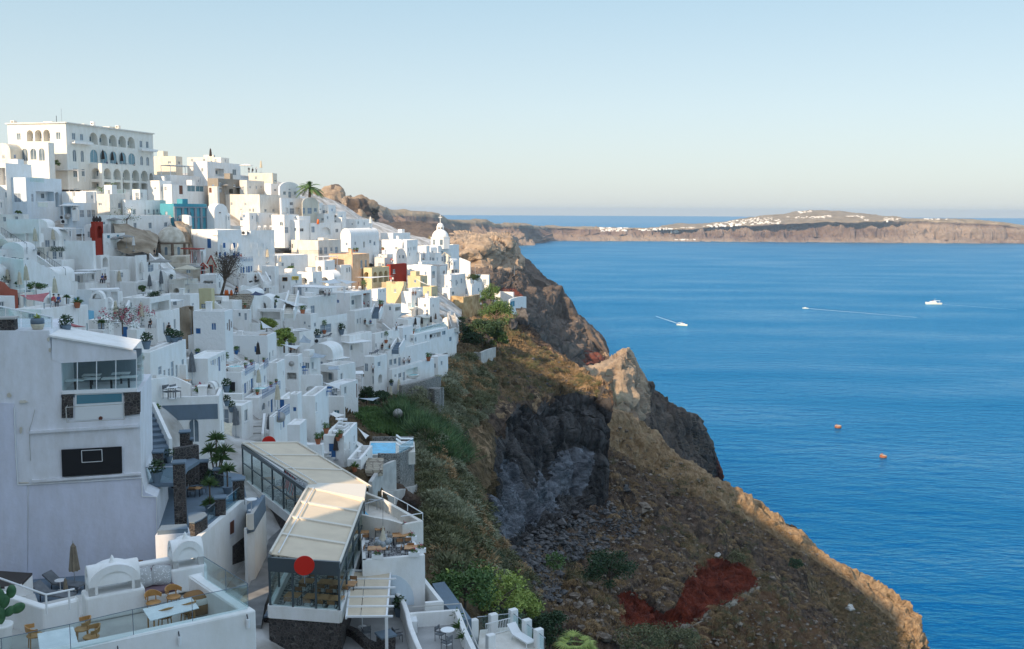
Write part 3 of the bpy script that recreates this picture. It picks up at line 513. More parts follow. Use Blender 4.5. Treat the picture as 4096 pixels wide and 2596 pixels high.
parse('''
@A a=14
tall white hotel with three rows of arches crowning the hill|942 183 900 120 2130|d=240 n=hotel c=hotel p=.25 m=hotel_cream|W 230 320 287 418;L 370 278 458 435;L 483 275 577 435;L 600 270 692 435;W 775 307 838 410;W 1000 318 1047 412;W 1112 332 1155 424;L 1240 312 1355 476;L 1378 328 1492 492;L 1512 346 1620 506;L 1643 360 1748 518;L 1770 375 1870 530;W 1937 425 1975 520;W 2025 436 2062 530;A 1010 550 1060 715;A 1120 562 1165 720;Q 1250 548 1355 728;Q 1390 562 1490 736;Q 1525 574 1618 742;Q 1655 587 1748 750;Q 1780 600 1875 757;A 1945 640 1985 765;A 2030 650 2068 772;W 1018 812 1075 930;W 1135 818 1180 920;L 2075 875 2120 975
^|683 449 800 245 757|d=234 p=.05 m=hotel_cream|A 305 535 385 705;A 420 535 505 690;A 540 530 620 705
^|1425 740 1115 1228 2068|d=247 p=.3 m=hotel_cream|L 1268 805 1385 955;L 1440 806 1540 962;L 1575 815 1675 968;L 1705 824 1805 976;L 1832 832 1930 983;L 1957 841 2052 990;K 1268 1000 1385 1090;K 1445 1000 1540 1095;K 1578 1002 1675 1098;K 1705 1008 1805 1102;K 1835 1012 1930 1106;K 1960 1018 2040 1110
cream vaulted house at the left edge beside the tall hotel|150 560 760 -60 -|m=cream r=v v=458 wr=8 d=232|
pale blue restaurant house under the hotel with glass fronted balconies|378 935 1420 125 860|m=white_blue p=.2|D 195 1158 288 1275;D 435 1165 465 1270;K 500 1130 752 1262;L 768 1140 820 1345
white terraced house at the left edge with lattice balcony|108 735 1400 -80 -|wr=8 p=.6|K -20 800 90 1040;W 70 1140 103 1215
white stair house climbing to the hotel between two restaurant terraces|1195 1130 1300 860 1340|p=.3|W 1015 1122 1042 1197;W 905 890 945 930
white ramp wall rising below the hotel arcade|1345 1120 1165 1115 1800|p=.3|
pale blue house with four pairs of grey shutters under the planter terrace|1000 1285 1500 880 1350|m=white_blue p=.5|D 1050 1395 1090 1480;D 1110 1390 1168 1485;D 1210 1388 1262 1485;D 1272 1388 1320 1485;K 900 1340 985 1480
white wall house with a rail beside the bare shrub|1530 1165 1500 1350 1742|m=warm_white p=.5|W 1365 1288 1412 1330;W 1640 1288 1678 1365
long white house with six small barred windows above the domed church|1745 1245 1500 1700 2222|p=.3|W 1845 1378 1885 1450;W 2005 1378 2027 1460;W 2052 1378 2077 1433;W 2123 1378 2150 1460;W 2170 1378 2198 1425
^|1540 1462 1715 1355 2370|p=.05|W 1855 1563 1897 1638;W 2062 1560 2108 1646;W 2280 1558 2322 1618
turquoise walled terrace house just left of the blue church front|2220 1250 1290 1745 2300|m=turquoise p=.4|
@B a=14
cream flat roofed house with water tank right of the hotel|345 216 345 50 433|m=cream p=.3|W 238 283 280 320;W 375 285 405 325
long grey white flat building at the skyline behind the dark parasol|950 232 340 497 1058|m=warm_white p=.3|
^|850 200 235 718 870|m=warm_white p=.1|
big plain white cube house with a square cut balcony high on the skyline|770 285 510 580 1210|p=.3|K 872 383 990 487;W 1105 393 1155 470
taupe walled storey under the white cube house with shaded parasols|915 512 712 770 1205|m=taupe p=.2|W 918 568 955 630;W 1115 590 1143 622;D 918 655 962 700;K 1060 655 1115 712
white restaurant terrace house with criss cross brown balustrades|275 465 600 55 700|p=.3|V 577 552 597 590;V 645 530 658 565
^|292 592 740 130 782|p=.2|N 390 608 440 725;G 500 605 605 690;G 612 605 720 692
white wall with two blind arches beneath the hotel corner|130 541 700 -30 288|p=.2|A 150 603 205 690;A 220 608 275 690;W 55 632 82 662
white square pier house with brown doorway beside the stepped wall|905 620 880 785 928|m=warm_white p=.2|N 790 638 825 705
cream terrace house with open parasols and people on its roof|1640 443 585 1320 1700|m=cream p=.3|W 1665 535 1695 558
beige rough walled block left of the arched white house|1300 537 720 1200 1532|m=warm_white p=.3|D 1237 622 1262 690
small lit white house with blue window beside the vaulted house|1620 582 700 1530 1725|p=.3|W 1658 655 1692 683
long weathered cream building with two rows of small windows|1470 727 970 925 1738|m=warm_white p=.2|W 1078 833 1105 878;W 1262 838 1290 880;W 1205 918 1232 940;W 1325 918 1350 960;W 1370 915 1390 965;W 1532 920 1560 963;W 1638 920 1667 963
tall white house with a round barrel gable left of the palm|1738 640 780 1718 2005|r=w v=553|W 1853 625 1880 670;W 1783 687 1820 733;W 1925 687 1960 733;D 1852 692 1888 770
^|1757 776 990 1735 2037|p=.1|W 1870 830 1915 875;K 1810 905 1850 982;D 1870 915 1930 985;K 1950 905 2005 980
cream barrel gabled house under the palm tree|2040 850 990 2032 2258|m=cream r=w v=763|W 2113 805 2150 852;D 2043 908 2075 985;D 2108 908 2165 985;W 2195 908 2232 962
small white annex with chimney right of the cream gable|2262 840 930 2250 2312|p=.3|W 2270 918 2292 935
white barrel roofed chapel right of the blue church front|862 960 1100 760 1042|r=w v=850|N 922 920 950 980
blue church front with grey pilasters and arched window|325 850 1112 136 762|m=churchblue p=.4 n=blue_church c=church|A 508 955 552 1012;N 523 1030 560 1108;D 605 1027 640 1106;D 685 1027 718 1106
white terrace wall with planters below the weathered cream building|1330 975 1105 1205 1720|p=.3|
low white block with the blue door cut in left of the blue church|525 1030 1150 370 560|r=v v=1015|U 383 1050 415 1120
white curved parapet house with arched window under the barrel gabled house|1800 1000 1270 1628 1992|p=.4|A 1735 1093 1780 1147;D 1795 1165 1850 1245
white house with yellow pedimented window beside the iron gate|2000 1070 1300 1860 2140|p=.3|V 2008 1180 2055 1225
@D a=35
white upper terrace behind the house with the wall plaque|1395 290 360 700 1400|a=14 p=.5|
broad white house with blue shutters behind the restaurant parasols|1083 345 745 718 1405|p=.5|B 930 465 985 598;B 1152 525 1188 595;B 1288 525 1322 595;B 1095 655 1125 735;B 1168 650 1197 735;B 1290 640 1325 735;B 1355 640 1380 712
^|1408 352 722 1402 1865|p=.6|K 1525 470 1650 532;K 1790 462 1828 520;W 1470 622 1535 650;K 1560 628 1650 720;K 1662 620 1725 715;K 1745 615 1850 705
white terrace house behind the dark lattice fence|1915 702 850 1572 2330|p=.3|W 1965 800 1997 852;W 2095 805 2138 865
white restaurant house with blue lattice balustrades and blue doors|1335 748 960 1095 1572|p=.3|B 1395 862 1412 946;B 1427 860 1450 948;B 1475 852 1492 936;B 1500 848 1525 936;B 1537 845 1555 920
^|1482 952 1080 1365 1682|p=.5|L 1510 1048 1565 1075;L 1600 1035 1655 1075
white stair block below the blue doored restaurant|1872 850 1150 1690 1925|a=14|
^|1790 1140 1200 1685 1925|a=14|B 1720 1092 1745 1195
white shop house with black menu board and yellow sign|2088 970 1190 1925 2245|a=20 p=.6|V 1978 1003 2045 1055;V 1982 1115 2000 1160
olive yellow house beside the big dark cypress|995 1162 1425 815 1036|m=olive a=8 p=.4|D 848 1372 905 1430
white flat roofed house with wavy picket fence left of the olive house|700 1245 1500 290 822|a=8 p=.5|D 725 1360 745 1395
white roof terrace under the grey and dark parasols by the church|1055 1095 1250 560 1075|a=8 p=.4|
pale yellow side wall below the latticed white parapet|232 1058 1250 -60 345|m=white a=8 p=.3|
@G a=3
white house with a slatted pergola balcony left of the rock column|390 436 700 -60 565|p=.8|K 245 450 370 600;W 470 540 500 685
^|150 250 440 -60 315|p=.5 d=158|D 217 335 250 430
low white house with black lamps and tall grey shutters|240 545 760 225 430|p=.3|D 320 590 345 740;D 345 588 370 735
rough plastered tall white house with a barred blue window in its side|1190 436 1010 742 1290|m=rough_white p=.35|U 987 595 1055 698;B 773 670 840 745;N 1207 595 1223 690;N 1232 545 1252 705;N 1262 570 1278 663
^|1775 772 1170 1192 1892|m=rough_white p=1.0|W 1790 1000 1812 1125;W 1835 975 1852 1060
white narrow stair turret with blue band left of the rough plastered house|735 500 760 668 760|p=.2|D 737 550 762 700
white flat house with small round lamp over its roof bar|1520 415 610 1290 1545|p=.3|W 1362 452 1397 507;D 1450 462 1480 555
white terrace below the small flat house with a wooden chair|1655 600 690 1290 1668|p=.7|
white flat roofed bar with a wide open front behind the yellow bush|1960 405 560 1630 1992|p=.1 a=6|K 1665 440 1940 548
long white house with six tall narrow windows and a paved roof terrace|150 1005 1345 -30 640|a=1 p=.25|D 255 1200 300 1310;D 325 1250 352 1325;D 388 1230 417 1330;D 430 1130 470 1335;D 495 1180 523 1345;D 580 1098 612 1320
small white house with two barrel dormers and blue window niches|945 1092 1280 640 1190|a=1 p=.1|U 980 1120 993 1180;U 1003 1105 1033 1190;U 1040 1092 1055 1175;U 1068 1080 1083 1195;B 1090 1062 1115 1265;U 1128 1045 1141 1140;U 1155 1030 1169 1125;U 655 885 690 965
white block behind the small barrel dormer house with a blue doorway|800 770 905 668 845|a=1 p=.2|B 802 812 830 885
white terrace house with plunge pool and blue balustrades|1420 1272 1560 1105 1560|p=.15|
^|1680 1190 1520 1500 1760|p=.9|U 1718 1325 1741 1430
white balcony house with pale green lattice at the terrace corner|1905 1150 1420 1782 2012|p=.9|W 1985 1265 1997 1325
white house with a seated diner on its roof terrace|2200 1050 1390 2010 2256|p=.9|K 2035 1285 2170 1380;W 2220 1150 2238 1210
white flat building right of the yellow bush|2165 480 650 2010 2375|p=.3|W 2268 575 2295 615
white curved wall house in front of the slate terrace|640 1180 1330 400 660|a=1 p=.2|
@J a=2
white house with tall blue shutters below the plunge pool terrace|1415 32 352 1122 1662|p=.1|U 1422 200 1436 310;B 1447 180 1477 325;U 1485 158 1500 290;U 1515 140 1530 280;B 1540 115 1572 272
white rounded storehouse under the striped panel|1422 332 600 1122 1442|p=.05|W 1405 425 1420 485
white house with four blue balustrades and a jacuzzi terrace|1652 385 610 1445 1925|p=.15|A 1690 455 1740 560;U 1778 430 1797 515;B 1815 405 1845 590;U 1865 382 1882 520
white house wall with a wide blue door beside the lattice|2115 400 700 1925 2242|p=.3|B 1928 370 2000 540;U 2120 512 2168 578
white lower terrace house with satellite dish and blue frames|1862 648 860 1792 2082|p=.15|B 1983 660 2006 800
white stair house with slatted steps in front of the drain pipe|2220 760 1000 2042 2312|p=.1|
white terrace block with grey painted band and arched side door|1120 358 1250 235 1162|a=-12 d=84 p=1.0 pm=bluegrey|P 310 480 1110 690;A 683 680 815 1005
@K a=3
tall white house with pale lattice balconies beside the blue shuttered houses|300 305 700 145 452|p=.6|W 303 380 318 495;W 370 590 380 660
white house with an arched recess and potted cactus|375 62 330 128 385|p=.3|L 188 190 300 250
white house with pale sail canopies over a flat roof|638 312 578 452 648|p=.5|G 515 470 580 575
white house with a marble tiled roof terrace and wide blue door|640 770 1200 395 790|p=.5|B 457 865 535 1025;W 640 850 650 930;W 695 842 706 935;W 748 770 762 850;D 632 1090 652 1180
^|835 1050 1310 675 968|p=.8|D 875 1085 915 1180
white rounded house roof with terracotta flower pots|375 880 1060 150 400|p=.05|D 352 905 372 1000
white wall house with a small square blue window|95 285 660 0 142|p=.2|U 30 433 75 490
@H a=24
white terrace bar with diners under a timber pergola|215 266 470 62 548|p=.1|D 243 360 290 450
white house with a roof balcony and slatted garage shutter|326 505 700 318 670|p=.2|D 355 580 485 680;K 502 558 665 672
plain white wall house left of the slatted garage|245 462 720 0 330|p=.3|W 160 545 182 578;W 208 590 237 612
white house with curved pierced balcony and two deep bays|705 212 410 458 960|p=.3|K 715 240 842 402;K 860 212 942 382
white house with three tiny windows behind the red pot|1030 165 370 958 1130|p=.3|W 1058 180 1068 205;W 1098 175 1108 200
white house with pierced parapet writing and twin bronze sails|762 425 640 668 1012|p=.3|W 785 512 806 572;W 820 500 833 572
white pergola house below the paired air conditioners|440 750 900 255 508|p=.5|W 462 825 487 890;W 385 840 394 862
white house with narrow balcony and breakfast table|990 962 1290 868 1140|p=.6|D 878 1040 915 1130;W 1030 1018 1065 1075;L 1037 1165 1083 1270;A 965 1183 1000 1280
broad white cave house with grey windows and wavy slot balcony|1146 900 1120 1112 1640|p=.2|W 1168 990 1202 1060;W 1218 980 1252 1048;D 1272 967 1300 1065
^|1202 1110 1290 1152 1692|p=.9|W 1227 1165 1250 1202;W 1273 1150 1308 1208;D 1325 1140 1350 1258;K 1362 1095 1500 1212
long white pool house with stacked air conditioners|1456 703 830 1300 1850|p=.1|A 1418 738 1443 772;A 1465 728 1486 784;N 1330 725 1380 778;W 1587 700 1604 752;K 1640 680 1770 740;W 1788 655 1828 706
small white end house with arched shade beside the stair|1850 640 880 1840 1955|p=.3|W 1870 725 1900 780
white house with pierced parapet above the infinity pool|1215 350 480 1100 1306|p=.8|K 1235 375 1300 420
white pool suite with grey doors under the yellow house|1425 195 345 1305 1560|p=.3|D 1385 325 1428 385;W 1470 325 1490 345
white cave house with arch niche and pergola post|700 715 900 600 960|p=.7|A 690 822 735 885
white round fronted house with shade sail and lone tree|1000 690 860 955 1285|p=.3|D 1070 640 1085 740;W 1005 800 1020 850
@E a=25
long white barrel vaulted house with a cactus on its ledge|715 366 560 592 1046|r=v v=275|W 758 430 776 470;K 860 430 880 500;W 932 410 953 450;W 982 428 1004 474
white roof terrace house with black and white sun beds|1210 330 405 1062 1412|p=.4|
tall white house with many narrow windows left of the white church|1372 412 645 1078 1500|p=.3|W 1232 490 1257 520;W 1280 590 1292 626;W 1315 588 1342 628;W 1387 500 1397 548;W 1414 492 1425 532;W 1450 488 1459 530;W 1465 485 1474 530;W 1400 560 1412 600;D 1502 515 1528 580
white flat house with tiny window under the brown rock|780 166 280 655 967|p=.3|W 720 213 738 233
small white house with mast beside the rock face|610 146 280 515 656|p=.3|W 523 178 541 201
white house with a broad arched porch and grey door|245 212 350 222 600|p=.3|D 252 253 290 322;L 360 260 476 348;W 535 278 568 322
white house top with round rusted tank|400 100 210 195 520|p=.3|W 365 155 395 185
cream sunlit courtyard house with two pale doors|333 415 575 16 598|m=warm_white p=.8|D 352 500 376 572;D 402 497 438 572;W 475 495 499 545;D 528 493 561 562;V 20 455 34 510
white house left of the small orange roofed canopy|108 130 310 -60 240|p=.3|W 115 280 160 312
apricot washed house with tall white framed windows|735 580 845 458 930|m=apricot p=.2|W 828 648 852 740;W 880 643 904 735
pale blue shaded house with three tall windows before the apricot wall|600 708 830 545 782|p=.3|W 662 735 680 792;W 692 728 708 787;W 722 722 738 785
yellow arcaded house with four open arches|962 738 920 856 1165|m=yellow p=.2|L 866 787 928 850;L 978 785 1022 910;L 1043 777 1088 907;L 1107 769 1148 905
deep red house with white chimney and window|1180 700 812 1135 1370|m=redpaint p=.2|W 1207 755 1236 803
tall plain white house with one long window right of the red house|1655 712 905 1375 1722|p=.3|W 1670 775 1703 862
yellow rounded terrace wall house below the arcades|1335 905 1110 1130 1368|m=yellow p=.3|D 1350 960 1362 1000
^|1530 835 960 1382 1612|m=yellow p=.3|
^|1660 960 1100 1560 1732|m=yellow p=.3|D 1680 1050 1690 1100;D 1700 1040 1710 1095
tall white corner house with stepped gable above the ochre wall|1892 822 1068 1766 2060|p=.3|W 1888 890 1904 945;D 1945 880 1959 945;D 2005 865 2021 920;W 1960 895 1971 930
^|1877 972 1065 1735 1962|p=.1|W 1900 1015 1930 1057
^|2132 925 1065 1960 2252|p=.4|D 1985 1005 2000 1060;D 2060 980 2075 1050;W 2208 975 2224 1017
white seaward house with louvred window beside the tree|2332 820 955 2178 2346|p=.2|G 2230 870 2310 925
grey white courtyard house between the tall house and the white church|1600 480 640 1500 1640|p=.3|D 1565 545 1580 620
white low house in front of the white church stairs|1548 668 720 1380 1720|p=.3|
white rooftop house with glass rail and seated couple|1765 700 820 1722 1852|p=.3|D 1835 715 1848 790
white suite with blue door and barred balcony beneath the yellow terrace|1400 985 1110 1335 1560|p=.3|D 1535 1125 1562 1190
white stair house beside the ochre wall with a lone sail|1640 1095 1260 1500 1756|p=.5|V 1678 1165 1687 1200
@Z a=24
white seaward terrace with terracotta urn above the tree|1312 282 360 1075 1325|p=.5|
last white house on the seaward edge with a rounded glazed end|1272 382 505 1255 1480|r=w v=400|G 1275 395 1335 470
white thin house with open side above the balcony rail|1000 62 210 832 1012|p=.1|D 930 120 970 175
@C a=14
white terrace block with a shrub and metal rail at the left edge|335 130 300 -60 400|p=.7|
white suite block with two shaded patio bays|555 200 640 100 570|p=.1 a=5|K 130 398 340 560;K 352 395 548 520
white bulging house with bell gable and low hedge|1308 500 1070 905 1332|p=.6 a=8|
^|1290 300 520 1172 1300|p=.05 a=8 r=v v=268 wr=1.2|A 1215 365 1245 447
narrow red tower house with white scalloped trim|1330 232 640 1270 1436|m=redpaint p=.2|L 1345 290 1420 455
white arcade house with two blue pictures|1440 395 620 1425 1736|p=.4|L 1455 520 1515 590;L 1535 510 1618 592;L 1650 505 1722 566;V 1480 415 1520 465;V 1615 410 1648 455
^|1440 265 400 1425 1600|p=.1|K 1480 272 1590 340
white arched gateway house with a small pediment|1402 700 870 1330 1520|p=.05|L 1422 722 1500 860
white stair wall house with parasols below the rock|1785 722 1030 1520 1880|p=.8|
^|1890 700 1040 1875 2038|p=.3|
white annex with panelled door under the iron stair|2045 790 960 2030 2200|p=.2|D 2052 820 2130 925
white suite house with a flat shading slab and two seated women|1185 1085 1160 1040 1480|p=.1|
^|1150 940 1100 1060 1340|p=.1 a=5|A 1062 975 1105 1075;A 1275 950 1305 1030
white open sided bar house above the twin chimneys|1650 1180 1520 1070 1662|p=.1 a=5|K 1282 1200 1480 1338;K 1540 1205 1640 1345
white curved wall house behind the yellow side wall|1600 915 1100 1520 1800|p=.3|
white plunge pool terrace beside a glass wall|1895 1075 1220 1660 1980|p=.6|V 1897 1100 1910 1175
white garden wall house with clipped hedge on top|2080 1295 1500 1662 2360|a=5 p=.5|
@F a=6
white house with a recessed balcony bay and pergola shade|2090 45 480 1830 2370|p=.2|K 2100 92 2348 226
white terrace house under the pink sail with a fan palm|1100 155 490 690 1226|p=.3|
white garage house with wide blue arched doors|1440 492 670 1055 1500|p=.4|B 1160 525 1340 655
white gateway with a weathered blue door under the bougainvillea|1830 385 700 1580 1842|p=.1 wr=2|B 1688 440 1775 675
white walled yard house with a narrow blue side door|1905 482 775 1765 2012|p=.1|B 1885 515 1900 765
white low wall block behind the potted succulents|2155 465 600 2005 2168|p=.2|
''')
def ribbon(name,label,cat,pts,m='white',th=.3,dn=2.5,a=None,ff='A',solid=True,parent=None,rayc=False):
 CUR[0]=ff;Q=[]
 for p in pts:
  X,YB=px(p[0],p[2]);d=p[3]if len(p)>3 else D(X,YB);q=(setdown(p[0],p[2])if rayc else atd(X,YB,d));Q.append((q,zat(q,px(p[0],p[1])[1])))
 b=MB();n=len(Q);off=[]
 for i in range(n):
  t=(Q[min(i+1,n-1)][0]-Q[max(i-1,0)][0]);t.z=0;t.normalize();nn=Vector((-t.y,t.x,0));off.append(nn if nn.y>0 else-nn)
 vs=[]
 for i in range(n):
  q,z=Q[i];o=off[i]*th
  vs+=[(q.x,q.y,q.z-dn),(q.x,q.y,z),(q.x+o.x,q.y+o.y,z),(q.x+o.x,q.y+o.y,q.z-dn)]
 fs=[(4*i+k,4*i+4+k,4*i+4+(k+1)%4,4*i+(k+1)%4)for i in range(n-1)for k in range(3)]+[(0,1,2,3),(4*n-1,4*n-2,4*n-3,4*n-4)]
 b.add(vs,fs);o=b.build(name,m,parent,solid=solid)
 if parent is None:tag(o,label,cat)
 return o
def mkbvh():
 vs,fs=[],[]
 for v,f in BV:
  o=len(vs);vs+=v;fs+=[tuple(i+o for i in q)for q in f]
 return BVHTree.FromPolygons(vs,fs)
def short(lbl):
 for sep in(' with ',' under ',' behind ',' above ',' below ',' beside ',' between ',' left of ',' right of ',' beneath ',' at ',' in front ',' next to ',' before ',' of ',' climbing ',' rising ',' on ',' crowning ',' just '):
  if sep in lbl:lbl=lbl.split(sep)[0]
 return lbl
UNIQ={}
def base_hits(bv,x,y):
 loc,nor,idx,dist=bv.ray_cast(CO,ray(x,y).normalized())
 return idx,loc
townpoly=[(-40,700),(250,690),(620,700),(900,735),(1150,800),(1300,850),(1500,930),(1700,1000),(1860,1090),(1880,1190),(1800,1400),(1760,1560),(1740,1640),(1560,1640),(1430,1780),(1390,1850),(1250,1800),(1000,1730),(900,1780),(860,1600),(760,1560),(560,1440),(-40,1300)]
noroad=[[(1740,1170),(1935,1170),(1935,1330),(1745,1330)],[(585,860),(890,860),(890,1150),(700,1170),(585,1100)],[(885,1060),(1040,1060),(1080,1150),(990,1230),(870,1230)],[(1020,1260),(1170,1260),(1170,1400),(1040,1390)],[(500,930),(600,900),(620,1010),(520,1010)],[(1360,1500),(1600,1480),(1640,1600),(1400,1640)]]
def fill():
 rnd=random.Random(11);n=0
 tv,tf=BV[NT0];ter=BVHTree.FromPolygons(tv,tf)
 bv=mkbvh();names=[(h[0],proj(h[1]))for h in HS if h[0]!='^' and ' a'!=h[0]]
 y=2100
 cand=[]
 while y>690:
  x=-40
  while x<1900:
   if inpoly(x,y,townpoly)and not any(inpoly(x,y,q)for q in noroad):cand.append((x+rnd.uniform(-8,8),y+rnd.uniform(-6,6)))
   x+=4000/D(x,y)*1.8
  y-=4000/D(700,y)*1.1
 rnd.shuffle(cand)
 used=[]
 for x,y in cand:
  d=D(x,y);s=4000/d
  wl,wr,h=rnd.uniform(1.8,5.0),rnd.uniform(2.5,6),rnd.uniform(1.8,3.6)
  pts=[(x+dx*s,y-dy*s)for dx in(-wl*.8,-wl*.3,.3,1.2)for dy in(.4,h*.5,h*.95)]
  ok=0
  for q in pts:
   loc=bv.ray_cast(CO,ray(*q).normalized())[0];l2=ter.ray_cast(CO,ray(*q).normalized())[0]
   if loc and l2 and(loc-l2).length<.5:ok+=1
  if ok<len(pts)*.45:continue
  if any(min(x+wr*.3*s,u[1])-max(x-wl*s,u[0])>.5*wl*s and min(y,u[3])-max(y-h*s,u[2])>.45*h*s for u in used):continue
  CUR[0]='A';f=FR['A'];cx=(x-f[0])*f[2];cy=(y-f[1])*f[2];k=f[2]*s
  a=14 if y<850 else(24 if x>1150 else 6)
  a+=rnd.uniform(-7,7)
  typ=rnd.random();wins=[];desc=[];stair=0
  wr_px=wr*.38
  if typ<.40:
   wins.append(('D',cx-wl*.55*k,cy-2.0*k,cx-wl*.55*k+.85*k,cy+.1*k));wins.append(('W',cx-wl*.25*k,cy-1.9*k,cx-wl*.25*k+.7*k,cy-.9*k));desc.append('one grey door and one window')
  elif typ<.55:
   wins.append(('K',cx-wl*.8*k,cy-2.2*k,cx-wl*.2*k,cy));desc.append('a shaded porch')
  elif typ<.72:
   wins.append(('L',cx-wl*.7*k,cy-2.2*k,cx-wl*.3*k,cy));desc.append('an arched niche')
  elif typ<.82:wins.append(('U' if rnd.random()<.5 else 'B',cx-wl*.6*k,cy-1.9*k,cx-wl*.6*k+.8*k,cy-.7*k));desc.append('a small blue window')
  else:desc.append('an outside stair');stair=1
  if rnd.random()<.6:wins.append(('W',cx+wr_px*.25*k,cy-2.0*k,cx+wr_px*.25*k+.35*k,cy-.8*k))
  r=rnd.random();opt={'a':a,'dn':4}
  if r<.24:opt.update(r='v',v=cy-(h+wl*.35)*k);desc.insert(0,'barrel roof')
  elif r<.6:opt['p']=.9;desc.insert(0,'roof terrace')
  else:opt['p']=.25;desc.insert(0,'flat roof')
  opt['m']=rnd.choice(['white']*6+['warm_white','rough_white'])
  best=min(names,key=lambda q:(q[1][0]-x)**2+(q[1][1]-y)**2);dx,dy=x-best[1][0],y-best[1][1]
  rel=('left of' if dx<0 else 'right of')if abs(dx)>abs(dy)else('above' if dy<0 else 'below')
  lb=f"{'small ' if wl < 4 else ''}white house with {desc[0]} and {desc[1]} {rel} the {short(best[0])}"
  if lb in UNIQ:continue
  if len(lb.split())>16:lb=f"white house with {desc[0]} {rel} the {short(best[0])}"
  if len(lb.split())>16 or lb in UNIQ:continue
  UNIQ[lb]=1
  house(lb,cx,cy-h*k,cy,cx-wl*k,None,dict(opt,wr=wr,wl=wl,stair=stair),wins)
  used.append((x-wl*s,x+wr_px*s,y-h*s,y));n+=1
  if n>240:break
 print('filled',n)
fill()
PROTO={}
def dup(r,loc,rz=0,sc=1):
 c=r.copy();COL.objects.link(c);c.location=loc;c.rotation_euler=(0,0,rz);c.scale=(sc,sc,sc)if not isinstance(sc,tuple)else sc
 def rec(o,p):
  for ch in kids.get(o.name,[]):
   d=ch.copy();COL.objects.link(d);d.parent=p;rec(ch,d)
 rec(r,c);return c
kids={}
def protoroot(name):r=root(name,(0,0,0),None,None);return r
def fin(key,r):
 for o in list(COL.objects):
  if o.parent is not None:pass
 def rec(o):
  kids[o.name]=[c for c in COL.objects if c.parent==o]
  for c in kids[o.name]:rec(c)
 rec(r);PROTO[key]=[r,False]
X_,Y_=Vector((1,0,0)),Vector((0,1,0))
def bx(b,x0,x1,y0,y1,z0,z1):return b.hexa([(x0,y0,z0),(x1,y0,z0),(x1,y1,z0),(x0,y1,z0),(x0,y0,z1),(x1,y0,z1),(x1,y1,z1),(x0,y1,z1)])
def mk_chair(key,name,seatm,backm,framem,arms=False,w=.46):
 r=protoroot(name);h=w/2
 bx(MB(),-h,h,-h,h,.43,.48).build('seat',seatm,r)
 bx(MB(),-h,h,h-.03,h+.02,.66,.88).build('backrest',backm,r)
 for sx in(-1,1):
  for sy in(-1,1):MB().bar((sx*(h-.02),sy*(h-.02),0),(sx*(h-.02),sy*(h-.02),.43 if sy<0 else .9),.018,4).build('leg',framem,r)
 if arms:
  for sx in(-1,1):bx(MB(),sx*h-.025,sx*h+.025,-h,h,.64,.67).build('armrest',framem if arms==1 else backm,r)
 fin(key,r)
mk_chair('diner','dining_chair','sail','wood','iron',1);mk_chair('cafe','cafe_chair','white_paint','white_paint','white_paint');mk_chair('black','armchair','canvas_grey','canvas_grey','iron',1,.5);mk_chair('bluec','deck_chair','shutter_blue','shutter_blue','shutter_blue')
def mk_shell():
 r=protoroot('wooden_chair');b=MB();N=10
 for z0,z1 in((.62,.84),):
  ri,ro=.25,.28;pts=[(math.cos(t),math.sin(t))for t in[math.pi*(-.05+1.1*i/N)for i in range(N+1)]]
  hz=[z1-.10*abs(math.cos(math.pi*(-.05+1.1*i/N)))**2 for i in range(N+1)]
  vs=[]
  for(c,s_),h in zip(pts,hz):vs+=[(ri*c,ri*s_,z0),(ro*c,ro*s_,z0),(ro*c*1.08,ro*s_*1.08,h),(ri*c*1.08,ri*s_*1.08,h)]
  b.add(vs,[(4*i+k,4*i+(k+1)%4,4*i+4+(k+1)%4,4*i+4+k)for i in range(N)for k in range(4)]+[(0,1,2,3),(4*N+3,4*N+2,4*N+1,4*N)])
 b.build('backrest','pale_wood',r);MB().lathe((0,0,0),[(.02,.43),(.25,.43),(.26,.455),(.24,.475),(.02,.47)],14).build('seat','pale_wood',r,smooth=True)
 for t in(.8,2.34,3.93,5.5):MB().bar((.25*math.cos(t),.25*math.sin(t),0),(.2*math.cos(t),.2*math.sin(t),.64 if t<3 else .43),.02,6).build('leg','pale_wood',r)
 fin('shell',r)
mat('pale_wood',(.50,.27,.09),.45,(.40,.20,.06),6)
mk_shell()
def mk_table(key,name,topm,legm,round_=True,w=.7,l=.7,ped=True):
 r=protoroot(name)
 if round_:MB().lathe((0,0,0),[(.01,.71),(w/2,.71),(w/2,.74),(.01,.74)],20).build('tabletop',topm,r)
 else:bx(MB(),-l/2,l/2,-w/2,w/2,.71,.75).build('tabletop',topm,r)
 if ped:MB().lathe((0,0,0),[(.24,0),(.22,.03),(.03,.05),(.03,.71)],10).build('pedestal',legm,r)
 else:
  for sx in(-1,1):
   for sy in(-1,1):bx(MB(),sx*(l/2-.06)-.025,sx*(l/2-.06)+.025,sy*(w/2-.06)-.025,sy*(w/2-.06)+.025,0,.71).build('leg',legm,r)
 fin(key,r)
mk_table('rtable','round_table','white_paint','white_paint');mk_table('wtable','wooden_table','wood2','iron',False,.8,1.2,False)if mat('wood2',(.55,.30,.13),.5,(.44,.22,.09),5)else 0
mk_table('ltable','long_wooden_table','wood2','iron',False,.85,2.3,False)
def mk_lounger(key,m,fm='white_paint'):
 r=protoroot('sun_lounger');bx(MB(),-.3,.3,-1.0,.45,.28,.36).build('seat_pad',m,r)
 b=MB();b.hexa([(-.3,.45,.28),(.3,.45,.28),(.3,1.0,.70),(-.3,1.0,.70),(-.3,.42,.36),(.3,.42,.36),(.3,.96,.77),(-.3,.96,.77)]);b.build('backrest',m,r)
 for sx in(-1,1):
  for y in(-.9,.5):MB().bar((sx*.27,y,0),(sx*.27,y,.28),.025,4).build('leg',fm,r)
 fin(key,r)
mk_lounger('lounger','canvas_white');mk_lounger('glounger','canvas_grey','iron');mk_lounger('wlounger','white_paint')
